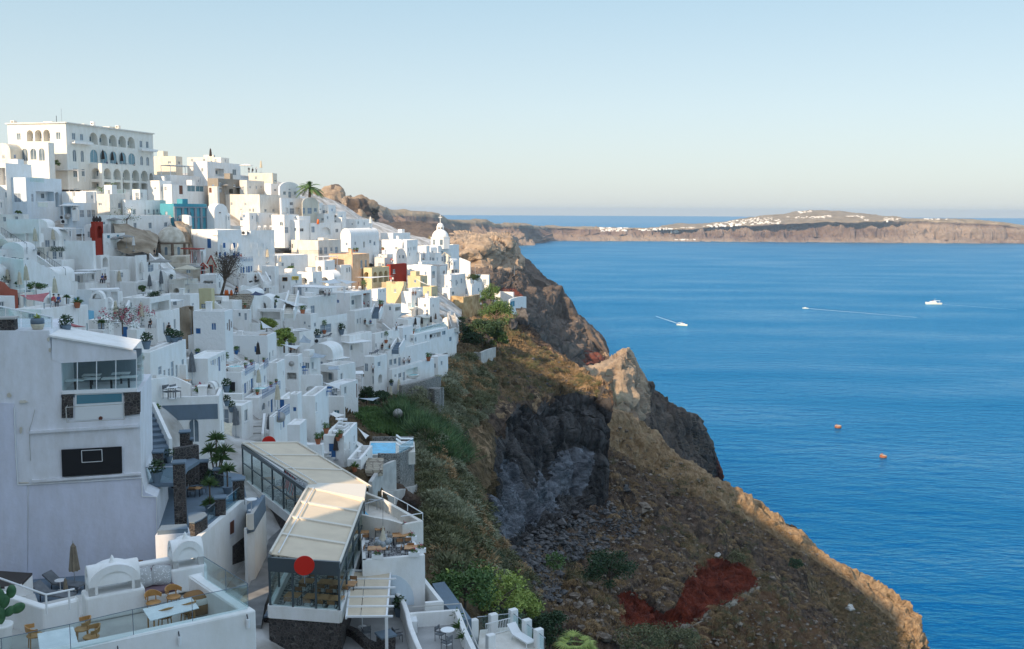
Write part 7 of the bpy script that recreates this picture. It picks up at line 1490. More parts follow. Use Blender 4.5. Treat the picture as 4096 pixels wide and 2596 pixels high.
outcrop('D',[[(480,255,236),(560,255,236),(640,270,236),(720,300,236)],[(485,265,228),(560,265,228),(640,280,228),(725,330,229)],[(560,480,222),(620,470,222),(680,480,222),(730,500,224)],[(600,690,218),(640,690,218),(690,700,219),(735,700,220)]],'steep grey tan rock right of the old dome')
def octagon(r,c,z0,z1,rad,m,name,parent,ro=0,n=8):
 return MB().lathe((c.x,c.y,0),[(rad,z0),(rad,z1)],n).build(name,m,parent)
mat('red_trim',(.33,.045,.025),.8);CUR[0]='D'
dd=214;g=atd(*px(368,715),dd);ch=root('old_domed_church',g,'old weathered church with stone dome, octagonal drum and red trimmed bell tower','church')
zc=zat(g,px(0,530)[1]);rad=232/3.4676*dd/4000;cc=Vector((g.x,g.y+rad*.9,0));z0=g.z
dm=195/3.4676*dd/4000;zt_=zat(g,px(0,300)[1]);MB().lathe((cc.x,cc.y,zc),[(dm*math.cos(t)**.9 if math.cos(t)>.01 else .02,(zt_-zc)*math.sin(t))for t in[i*math.pi/2/14 for i in range(15)]],32).build('dome','oldstone',ch,smooth=True)
octs=[(cc.x+rad*math.cos(math.pi/8+i*math.pi/4-math.pi/2),cc.y+rad*math.sin(math.pi/8+i*math.pi/4-math.pi/2))for i in range(8)]
MB().slab(octs,z0-2,zc).build('drum','oldstone',ch);MB().slab([(cc.x+(x-cc.x)*1.04,cc.y+(y-cc.y)*1.04)for x,y in octs],zc-.18,zc+.05).build('cornice','brownstone',ch)if mat('brownstone',(.12,.08,.055),.9,(.2,.15,.11),3)else 0
for i in range(8):
 x,y=octs[i];MB().slab([(x+.32*math.cos(k*math.pi/2+i*math.pi/4),y+.32*math.sin(k*math.pi/2+i*math.pi/4))for k in range(4)],z0,zc-.19).build('corner_pilaster','brownstone',ch)
 a,c=Vector((*octs[i],0)),Vector((*octs[(i+1)%8],0));m_=(a+c)/2;t=(c-a).normalized();nn=(m_-Vector((cc.x,cc.y,0))).normalized()
 if nn.y<.3:
  b=MB();N=8;zz=z0+(zc-z0)*.62;vs=[m_+t*s_*.55+nn*.02+Vector((0,0,z))for s_,z in[(-1,z0+.3),(1,z0+.3)]]+[m_+t*.55*math.cos(math.pi*k/N)+nn*.02+Vector((0,0,zz+.55*math.sin(math.pi*k/N)))for k in range(N+1)]
  b.add(vs,[tuple(range(len(vs)))]);wf=b.build('window','oldstone',ch);b=MB();vs=[m_+t*s_*.3+nn*.05+Vector((0,0,z))for s_,z in[(-1,z0+.35),(1,z0+.35)]]+[m_+t*.3*math.cos(math.pi*k/N)+nn*.05+Vector((0,0,zz+.3*math.sin(math.pi*k/N)))for k in range(N+1)];b.add(vs,[tuple(range(len(vs)))]);b.build('pane','pane',wf)
MB().lathe((cc.x,cc.y,zt_-.1),[(.75,0),(.3,.3),(.16,.5),(.2,.7),(.06,.8),(.05,1.2)],10).build('finial','oldstone',ch,smooth=True);MB().bar((cc.x,cc.y,zt_+1),(cc.x,cc.y,zt_+2.4),.07,6).bar((cc.x-.4,cc.y,zt_+1.9),(cc.x+.4,cc.y,zt_+1.9),.07,6).build('cross','oldstone',ch)
par=ch
house('^',1010,815,1100,395,1100,{'a':-8,'d':207,'m':'oldstone','p':.1,'dn':6},[('A',435,850,492,915),('A',640,860,700,945)],ch)
house('^',640,712,830,400,900,{'a':-4,'d':209,'m':'oldstone','r':'f','dn':3},[],ch)
CUR[0]='D'
house('^',838,615,812,700,888,{'a':30,'d':205.5,'m':'white','p':.05,'dn':.5,'wr':1.6},[('L',728,640,805,805),('L',848,640,878,800)],ch)
bt=atd(*px(838,615),205.5);MB().box((bt.x-1.9,bt.y+.9),Vector((math.cos(-R(30)),math.sin(-R(30)))),Vector((math.sin(R(30)),math.cos(R(30)))),2.35,1.05,bt.z-.02,bt.z+.2).build('cornice','red_trim',ch)
b=MB();
for x in(703,728,805,834):b.bar(atd(*px(x,640),205.2),atd(*px(x,806),205.2),.07,4)
b.build('red_edges','red_trim',ch);MB().lathe(atd(*px(768,735),206),[(.32,-.4),(.26,-.1),(.18,.25),(.05,.35)],12).build('bell','steel',ch,smooth=True)
for x0,xm,x1,yb,yt in((918,985,1050,860,705),(828,872,930,868,808)):
 b=MB();D_=206 if x0>900 else 204.5;a,m_,c=atd(*px(x0,yb),D_),atd(*px(xm,yt),D_),atd(*px(x1,yb),D_);v=Vector((.3,2.5,0));lo=[Vector((p.x,p.y,p.z-7))for p in(a,c)]
 b.add([lo[0],a,m_,c,lo[1],lo[0]+v,a+v,m_+v,c+v,lo[1]+v],[(0,1,2,3,4),(1,6,7,2),(2,7,8,3),(0,5,6,1),(3,8,9,4)]);b.build('gable','oldstone',ch,solid=True);b=MB();b.bar(a-Vector((.2,.05,.1)),m_+Vector((0,-.05,.1)),.13,5);b.bar(m_+Vector((0,-.05,.1)),c+Vector((.2,-.05,-.1)),.13,5);b.build('red_coping','red_trim',ch)
 w=atd(*px(xm,yb+10),D_-.05);MB().box(w,X_,Y_,.42,.05,w.z-2.6,w.z+.6).build('window','red_trim',ch);MB().box(w-Vector((0,.06,0)),X_,Y_,.2,.03,w.z-2.4,w.z+.4).build('window_pane','dark',ch)
CUR[0]='E';d2=342;wc=house('tall white church with an octagonal drum, large dome and small lantern dome',1738,478,700,1560,1985,{'a':25,'d':d2,'p':.2,'n':'domed_church','c':'church','dn':6},[('W',1773,540,1800,582),('D',1768,610,1800,660)])
k=d2/4000/2.935;g=atd(*px(1757,478),d2+4);zr=g.z;c=Vector((g.x+.2,g.y+.5,0));z1=zat(g,px(0,382)[1]);rad=118*k
MB().slab([(c.x+rad*math.cos(math.pi/8+i*math.pi/4),c.y+rad*math.sin(math.pi/8+i*math.pi/4))for i in range(8)],zr-1,z1).build('drum','white',wc)
MB().slab([(c.x+rad*1.03*math.cos(math.pi/8+i*math.pi/4),c.y+rad*1.03*math.sin(math.pi/8+i*math.pi/4))for i in range(8)],z1,z1+.15).build('cornice','white',wc)
z2=zat(g,px(0,290)[1]);MB().lathe((c.x,c.y,z1+.15),[(98*k*math.cos(t)+.02,(z2-z1)*math.sin(t))for t in[i*math.pi/2/12 for i in range(13)]],28).build('dome','white',wc,smooth=True)
z3=zat(g,px(0,247)[1]);MB().slab([(c.x+46*k*math.cos(math.pi/8+i*math.pi/4),c.y+46*k*math.sin(math.pi/8+i*math.pi/4))for i in range(8)],z2-1,z3).build('lantern','white',wc)
for a_ in(-1.9,-1.1):MB().box((c.x+44*k*math.cos(a_),c.y+44*k*math.sin(a_)),Vector((-math.sin(a_),math.cos(a_))),Vector((math.cos(a_),math.sin(a_))),.35,.12,z2+.4,z3-.5).build('lantern_opening','dark',wc)
for a_ in(-2.2,-1.4):MB().box((c.x+rad*.94*math.cos(a_),c.y+rad*.94*math.sin(a_)),Vector((-math.sin(a_),math.cos(a_))),Vector((math.cos(a_),math.sin(a_))),.5,.12,zr+2.2,z1-2.4).build('drum_window','pane',wc)
z4=zat(g,px(0,210)[1]);MB().lathe((c.x,c.y,z3),[(38*k*math.cos(t)+.02,(z4-z3)*math.sin(t))for t in[i*math.pi/2/8 for i in range(9)]],20).build('small_dome','white',wc,smooth=True)
MB().bar((c.x,c.y,z4),(c.x,c.y,z4+2.8),.12,6).bar((c.x-.6,c.y,z4+1.9),(c.x+.6,c.y,z4+1.9),.12,6).build('cross','white',wc)
b=MB();a=atd(*px(1755,610),d2-.4);b.bar(a,a+Vector((1.8,-.2,1.6)),.15,4).bar(a+Vector((1.8,-.2,1.6)),a+Vector((3.8,-.2,0)),.15,4).build('pediment','canvas',wc)
ribbon('rock_column','crumbling tan rock pier between the pergola house and the rough plastered house','rock',[(566,400,700,133),(600,372,700,132.2),(645,366,700,132),(690,392,690,132.3),(722,430,690,133)],'tuff_rock',1.6,ff='G')
ribbon('ochre_wall','high curved ochre retaining wall streaked with brown stains below the corner house','retaining wall',[(1740,1080,1290,322),(1790,1068,1330,316),(1845,1062,1370,312),(1935,1070,1395,309),(2035,1078,1400,309),(2140,1070,1370,313),(2232,1050,1300,322)],'ochre',1.5,ff='E',dn=3)
ribbon('retaining_wall','pale grey concrete retaining wall below the dense green tree','retaining wall',[(800,1045,1110),(885,1050,1150),(985,1015,1160),(1092,982,1110)],'concrete',.6,ff='Z',dn=3,rayc=True)
ribbon('stone_wall','speckled rubble stone wall beneath the wavy slot balcony','retaining wall',[(1318,1300,1540,178),(1450,1275,1560,180),(1600,1235,1510,184),(1740,1190,1400,190),(1775,1195,1330,196)],'rubble',.8,ff='H',dn=3)
ribbon('stone_buttress','round rubble buttress with a flat cap beside the speckled wall','buttress',[(1650,1340,1500,180),(1700,1345,1520,178.5),(1760,1340,1500,179),(1808,1320,1420,183)],'rubble',2.5,ff='H',dn=3)
for lb,ff,pts,m in(('white curved balcony wall with slots above the speckled stone wall','H',[(1290,1250,1330),(1450,1225,1300),(1600,1195,1270),(1692,1170,1240)],'white'),('wavy white parapet with dark cut out ripples','H',[(1150,1085,1120),(1250,1085,1125),(1400,1060,1110),(1520,1030,1080),(1625,995,1060)],'white'),('large curved white wall below the long stair on the left','C',[(-60,700,1150),(150,735,1200),(350,760,1260),(490,760,1270),(700,900,1290),(960,1050,1300),(1090,1060,1330)],'white'),('white stair wall descending from the left edge','C',[(-40,360,640),(100,470,650),(200,540,660),(350,640,700)],'white'),('long diagonal white stair wall with an iron handrail','C',[(500,690,800),(620,770,900),(760,880,980),(900,1000,1060)],'white'),('white pierced parapet of the round restaurant terrace','H',[(450,150,215),(560,195,240),(700,205,245),(850,190,235),(955,165,215)],'white'),('white wavy wall rising beside the round fronted house','H',[(1080,560,700),(1150,620,740),(1230,680,780),(1285,760,850)],'white'),('white zigzag stair wall under the pool house','H',[(1200,900,960),(1290,820,900),(1350,780,860),(1450,800,860),(1560,880,950),(1650,950,1010),(1680,920,1020)],'white'),('white parapet beside the paved church steps','D',[(1380,1130,1200),(1440,1110,1180),(1560,1140,1200),(1640,1100,1160)],'white'),('long plain white wall below the flat bar terrace','D',[(1460,1270,1400),(1700,1270,1400),(2100,1200,1330)],'white'),('white curved wall of the square hedge garden','C',[(1660,1290,1400),(1900,1290,1400),(2090,1295,1400)],'white'),('white swept wall in front of the tall narrow windows','G',[(230,1320,1450),(400,1325,1450),(560,1380,1480),(700,1450,1520)],'white'),('white rounded block wall in the lower courtyard','G',[(130,1400,1500),(200,1370,1500),(390,1355,1500)],'white'),('yellow ochre parapet below the yellow arcades','E',[(1080,905,960),(1200,905,1000),(1340,895,1000)],'yellow'),('white slanting buttress wall right of the white church','E',[(1990,620,800,338),(2060,645,850,336),(2115,670,880,335)],'white'),('white wall with blue curved band below the twin chimneys','F',[(1205,210,350),(1380,235,350),(1460,240,340)],'poolblue'),('curved blue pool edge wall behind the pink sail','F',[(610,20,110),(800,15,110),(1000,30,105),(1110,70,110)],'poolblue'),('salmon red curved wall at the left edge','C',[(-60,1030,1500),(80,1080,1500),(160,1160,1500),(260,1180,1500)],'salmon'),('salmon wall end beside the thin steel posts','F',[(630,300,420),(715,235,480)],'salmon')):
 ribbon('garden_wall' if m=='white' else 'wall',lb,'wall',pts,m,.35,ff=ff)
ribbon('pool_stone_wall','tall lava stone wall holding the small blue pool','retaining wall',[(1050,985,1300,114),(1290,985,1260,115),(1460,900,1180,121)],'rubble',.5,ff='K',dn=2);ribbon('pool_back_wall','low lava stone wall behind the small blue pool','wall',[(968,790,850,139),(1450,785,850,139)],'rubble',.4,ff='K',dn=1)
ribbon('concrete_path_edge','pale concrete path edge curving below the pool wall','path',[(1115,1440,1455),(1300,1400,1425),(1500,1350,1375),(1620,1270,1290)],'concrete',1.5,ff='K',dn=2,rayc=True);ribbon('concrete_stair_wall','grey rendered wall with a white coping beside the stone steps','wall',[(968,1310,1400,100),(1090,1125,1350,106),(1250,1060,1300,110)],'concrete',.4,ff='K',dn=2)
BVH[0]=None;CUR[0]='K'
PZZ=onz(*px(1100,990),0)and atd(*px(1050,995),117).z;pl=root('swimming_pool',onz(*px(1100,920),PZZ),'bright blue rectangular pool with stone paving','swimming pool');q=[onz(*px(*p),PZZ)for p in((900,1000),(1470,960),(1460,835),(940,835))];MB().slab([(k_.x,k_.y)for k_ in q],PZZ-1.5,PZZ-.02).build('paving','warm_white',pl,solid=True);q=[onz(*px(*p),PZZ)for p in((930,985),(1240,975),(1240,855),(950,855))];MB().slab([(k_.x,k_.y)for k_ in q],PZZ-.015,PZZ+.02).build('water','pool_water',pl)
for i,y in enumerate((835,880,930)):put('wlounger',1345,y,['farthest','middle','nearest'][i]+' slatted sun lounger beside the bright blue pool','sun lounger',90,1.05,PZZ,'sun loungers at the blue pool')
CUR[0]='H';ip=root('infinity_pool',setdown(1400,620),'turquoise infinity pool beside the row of white loungers','swimming pool');zp=zat(atd(*px(1456,703),D(*px(1456,830))),px(0,703)[1]);
q=[onz(*px(*p),zp-.05)for p in((1255,640),(1440,640),(1560,590),(1290,612))];MB().slab([(k_.x,k_.y)for k_ in q],zp-.5,zp-.02).build('water','pool_water2',ip)if mat('pool_water2',(.12,.45,.52),.1,(.2,.55,.6),1)else 0
q=[onz(*px(*p),zp-.1)for p in((1230,650),(1450,700),(1850,600),(1800,560),(1560,580),(1270,600))];MB().slab([(k_.x,k_.y)for k_ in q],zp-.9,zp-.07).build('deck','warm_white',ip,solid=True)
for i in range(11):put('lounger',1465+i*32,668-i*8.5,f"white sun lounger number {['one', 'two', 'three', 'four', 'five', 'six', 'seven', 'eight', 'nine', 'ten', 'eleven'][i]} counted from the pool end of the deck row",'sun lounger',200,1.0,zp,'sun loungers on the infinity pool deck')
BVH[0]=None
stairs('D',1150,1400,D(*px(1150,1400)),1230,1230,D(*px(1150,1400))+9,9,'broad worn stone steps below the bare tree','ashlar',None)
stairs('H',1235,890,184,1295,790,190,1.3,'dark stair between white wavy walls by the plunge pool','bluegrey');stairs('E',1930,1470,246,1880,1290,262,1.5,'grey stair running down beside the ochre wall','concrete','bluegrey');stairs('J',1565,990,100,1600,700,108,1.7,'long pale grey stair between two rough white walls','concrete','rough_white');stairs('J',2180,980,112,2200,820,116,1.4,'white stair with dark slotted risers','white');stairs('H',1000,480,212,1040,375,217,1.5,'dark stair climbing to the red pot','bluegrey');stairs('E',1160,0,1,1,1,1,1,'')if 0 else None
stairs('D',410,940,197,200,720,203,1.6,'white stair with an iron handrail in front of the old dome','white');stairs('D',1770,1110,214,1690,970,219,1.3,'white stair beside the blue balustrade restaurant','white');stairs('F',1660,260,117,1700,160,121,1.3,'grey steps beside the bougainvillea','concrete');stairs('H',1940,640,238,1890,480,250,1.4,'grey steps down the seaward side of the pool house','concrete','concrete');stairs('K',985,1180,103,1000,1030,108,1.8,'short stone steps beside the blue pool wall','ashlar',None);stairs('G',2060,480,166,2130,200,182,1.5,'long white stair right of the flat roofed bar','warm_white')
BVH[0]=None
for a in(('A',115,757,330,757,4,2.4,'white pergola over the dark red restaurant corner, leftmost below the hotel'),('A',365,795,700,835,4,2.3,'white awning pergola in the middle of the row below the hotel'),('A',720,830,1085,878,4,2.3,'white awning pergola at the right of the row below the hotel'),('B',270,335,600,352,4,2.4,'white pergola over the criss cross balustrade restaurant'),('A',385,1098,735,1110,1.2,2.2,'narrow white pergola over the glass balcony'),('C',600,330,985,335,3,2.4,'white lean to pergola left of the bell gable'),('F',1000,1,1,1,1,1,''),('G',150,293,380,305,3.5,2.6,'slatted white pergola over the glass balcony bay'),('H',20,660,225,648,3,2.4,'white slatted canopy left of the shutters'),('H',700,803,950,778,3,2.2,'white beam canopy over the arched patio'),('H',470,1000,690,970,3,2.3,'pale canopy roof above the orange lit doorway'),('H',690,1165,860,1160,3,2.2,'slatted white canopy over the narrow steps'),('H',20,135,490,155,5,2.6,'large timber pergola of the diners terrace bar'),('C',1030,955,1330,935,3,2.8,'flat white canopy left of the two seated women'),('C',1220,915,1470,890,3,3,'flat white canopy over the two seated women'),('C',1260,1180,1650,1170,3,2.6,'thin white roof over the open sided bar'),('F',2100,70,2358,60,3,2.4,'white pergola roof cut by the balcony bay'),('E',390,608,560,600,3,2.5,'white pergola frame on the courtyard roof')):
 if a[-1]:pergola(*a)
for ff,pts,lb,m in(('H',((330,75,205),(530,40,214),(620,90,212),(455,105,205)),'left pale shade sail over the round restaurant terrace','sail'),('H',((530,40,214),(790,80,216),(670,108,208)),'right pale shade sail over the round restaurant terrace','sail'),('H',((0,330,180),(200,345,184),(70,372,178)),'pale sail over the terrace stair at the left of the bar','sail'),('H',((90,790,168),(160,700,174),(250,770,170),(240,800,168)),'grey hanging sail left of the air conditioners','canvas_grey3'),('H',((240,970,160),(280,910,164),(430,940,162),(400,970,159)),'blue grey sail beside the bronze poles','canvas_grey3'),('H',((440,1110,152),(445,1070,154),(570,1065,155),(590,1110,152)),'blue grey sail over the pale plunge pool','canvas_grey3'),('K',((380,145,136),(610,155,139),(580,225,134)),'white triangular sail above the green yard','sail'),('K',((800,330,138),(1055,320,142),(975,362,135)),'blue grey sail beneath the yucca trees','canvas_grey3'),('K',((460,510,126),(510,485,127),(650,525,128),(545,562,124)),'cream four pointed sail over the small terrace','canvas_white'),('K',((680,750,117),(860,875,114),(820,920,112)),'long white sail over the lattice balcony','canvas_white'),('K',((790,670,122),(930,770,121),(890,810,119)),'white sail below the striped pergola','canvas_white'),('G',((1515,205,160),(1600,155,166),(1745,195,164),(1660,215,160)),'dark blue awning sail above the paved lane','canvas_navy'),('G',((1850,240,172),(2320,340,176),(2160,370,168)),'long grey white sail across the bar stairs','sail'),('G',((1670,560,138),(1840,665,138),(1700,670,136)),'small white sail in the yellow bush','sail'),('G',((1950,890,128),(2230,905,132),(2170,960,128)),'white sail over the seated diner','sail'),('E',((760,845,250),(1230,830,258),(930,862,248)),'thin white sail in front of the yellow arcades','sail'),('E',((1450,850,262),(1650,950,258),(1540,905,260)),'pale sail sloping down from the yellow terrace','sail'),('F',((270,0,112),(700,-40,116),(600,95,112),(380,60,110)),'dusty pink triangular sail with a large drooping corner','pinksail'),('F',((950,378,104),(1200,443,106),(960,420,103)),'small pink sail end beyond the white chimney block','pinksail'),('J',((1135,700,92),(1290,730,93),(1280,920,90),(1140,880,89)),'sand coloured shade cloth behind the painted band terrace','canvas'),('E',((1600,690,300),(1850,705,303),(1730,720,296)),'dark sail over the glass railed rooftop','canvas_grey'),('H',((1310,440,232),(1440,440,236),(1270,490,230)),'grey sail above the pool suite','canvas_grey3'),('H',((1500,490,232),(1710,490,238),(1600,510,230)),'beige sail stretched behind the three parasols','canvas')):
 if m=='canvas_grey3':mat('canvas_grey3',(.33,.38,.42),.9,(.40,.45,.48),2)
 if m=='canvas_navy':mat('canvas_navy',(.03,.045,.10),.9)
 if m=='pinksail':mat('pinksail',(.42,.13,.14),.9,(.50,.18,.18),1)
 sail(ff,pts,lb,m)
for ff,x,y0,y1,d,lb,m in(('B',263,750,900,262,'rusty pole on the turquoise wall','brownwood'),('D',735,420,600,212,'rusty pole above the bell tower','brownwood'),('A',857,-20,180,250,'tall thin mast on the hotel roof','steel'),('A',785,80,180,250,'short dark aerial on the hotel roof','iron'),('A',1712,950,1120,236,'dark lamp pole in front of the hotel arcade','iron'),('E',632,90,200,300,'white mast beside the rock face','white_paint'),('Z',1328/1,-60,55,335,'bent lamp post right of the white church','steel'),('E',2175,700,830,330,'grey street lamp right of the white church','steel'),('C',360,1120,1380,112,'white flagpole by the pink sail','white_paint'),('F',620,110,290,106,'short steel post left of the pink sail','steel'),('F',705,-60,230,108,'tall steel post holding the pink sail','steel'),('F',1215,390,590,100,'leaning steel post in front of the blue garage door','steel'),('H',805,80,130,250,'thin brown post in the round terrace','brownwood'),('K',785,160,280,138,'brown leaning post below the wall','brownwood'),('A',970,1110,1290,226,'white floodlight pole at the left of the planter terrace','white_paint'),('A',1150,1110,1280,226,'white floodlight pole in the middle of the planter terrace','white_paint'),('A',1310,1120,1290,226,'white floodlight pole at the right of the planter terrace','white_paint')):
 mast(ff,x,y0,y1,d,lb,m,.07 if 'tall' not in lb else .05)
CUR[0]='A'
for x0,y0,x1,y1,m,lb in((162,148,220,210,'warm_white','rounded cream chimney on the left of the hotel roof'),(1265,163,1315,240,'white','white twin arched chimney on the hotel roof'),(1610,215,1665,280,'warm_white','square cream chimney at the right of the hotel roof'),(1400,235,1590,275,'warm_white','low cream roof block behind the hotel parapet'),(640,165,780,195,'warm_white','low cream roof slab behind the hotel front'),(1480,1040,1590,1120,'white','white shrine with pointed top between two palms')):
 g=atd(*px((x0+x1)/2,y1),(270 if x0>1200 else 250)if y1<500 else 235);hw=(x1-x0)/2*250/4000/3.4676;z=zat(g,px(0,y0)[1]);r=root('chimney' if 'chimney' in lb else('shrine' if 'shrine' in lb else 'roof_block'),g,lb,'chimney' if 'chimney' in lb else('shrine' if 'shrine' in lb else 'roof block'));u_,v_=Vector((math.cos(.24),-math.sin(.24),0)),Vector((math.sin(.24),math.cos(.24),0))
 MB().box(g,u_,v_,hw,min(hw,2),g.z-1.5,z).build('stack',m,r);MB().box(g,u_,v_,hw*.55,min(hw,2)*1.02,g.z+(z-g.z)*.55,g.z+(z-g.z)*.8).build('vent','dark' if 'chimney' in lb else m,r)
CUR[0]='B';cb=[o for o in COL.objects if o.name.startswith('blue_church')][0];h0=[h for h in HS if h[0].startswith('blue church')][0];P0=h0[1];a0=h0[6];dRv=Vector((math.sin(a0),math.cos(a0),0));dLv=Vector((-math.cos(a0),math.sin(a0),0))
for s_ in(.02,.24,.42,.62,.80,.985):c_=P0+dRv*(h0[5]*s_)-dLv*.12;MB().box(c_,dRv,dLv,.45,.14,h0[2]+1,h0[3]-1.0).build('pilaster','grey',cb)
MB().box(P0+dRv*h0[5]/2-dLv*.15,dRv,dLv,h0[5]/2+.2,.2,h0[3]-1.0,h0[3]-.7).build('cornice','grey',cb);MB().box(P0+dRv*h0[5]/2-dLv*.06,dRv,dLv,h0[5]/2,.1,P0.z+1.2,P0.z+1.5).build('band','grey',cb)
hz=[h for h in HS if h[0].startswith('tall white hotel')][0];ht=[o for o in COL.objects if o.name.startswith('hotel')][0];P0=hz[1];a0=hz[6];dRv=Vector((math.sin(a0),math.cos(a0),0));dLv=Vector((-math.cos(a0),math.sin(a0),0));CUR[0]='A'
for p_,t_,L_ in((P0+dLv*hz[4]/2-dRv*.15,dLv,hz[4]/2),(P0+dRv*hz[5]/2-dLv*.15,dRv,hz[5]/2)):MB().box(p_,t_,Vector((-t_.y,t_.x,0)),L_+.3,.3,hz[3],hz[3]+.25).build('roof_cornice','warm_white',ht)
def onR(x,y):return onpl(P0,-dLv,*px(x,y))
for x0,x1,y in((978,1240,460),(1915,2135,560)):
 a,c=onR(x0,y),onR(x1,y);L_=(c-a).length;m_=(a+c)/2;MB().box(m_-dLv*.6,dRv,dLv,L_/2,.6,m_.z-.25,m_.z).build('balcony_slab','white',ht);MB().box(m_-dLv*1.15,dRv,dLv,L_/2,.06,m_.z,m_.z+.35).build('balcony_wall','white',ht)
CUR[0]='C'
for x in(1305,1345,1387):g=atd(*px(x,240),203);tag(MB().lathe(g,[(.12,0),(.34,.3),(.38,.7),(.05,1.3)],8).build('roof_urn','canvas_dark'),{1305:'left',1345:'middle',1387:'right'}[x]+' dark urn on top of the narrow red tower','urn','dark urns on the red tower')
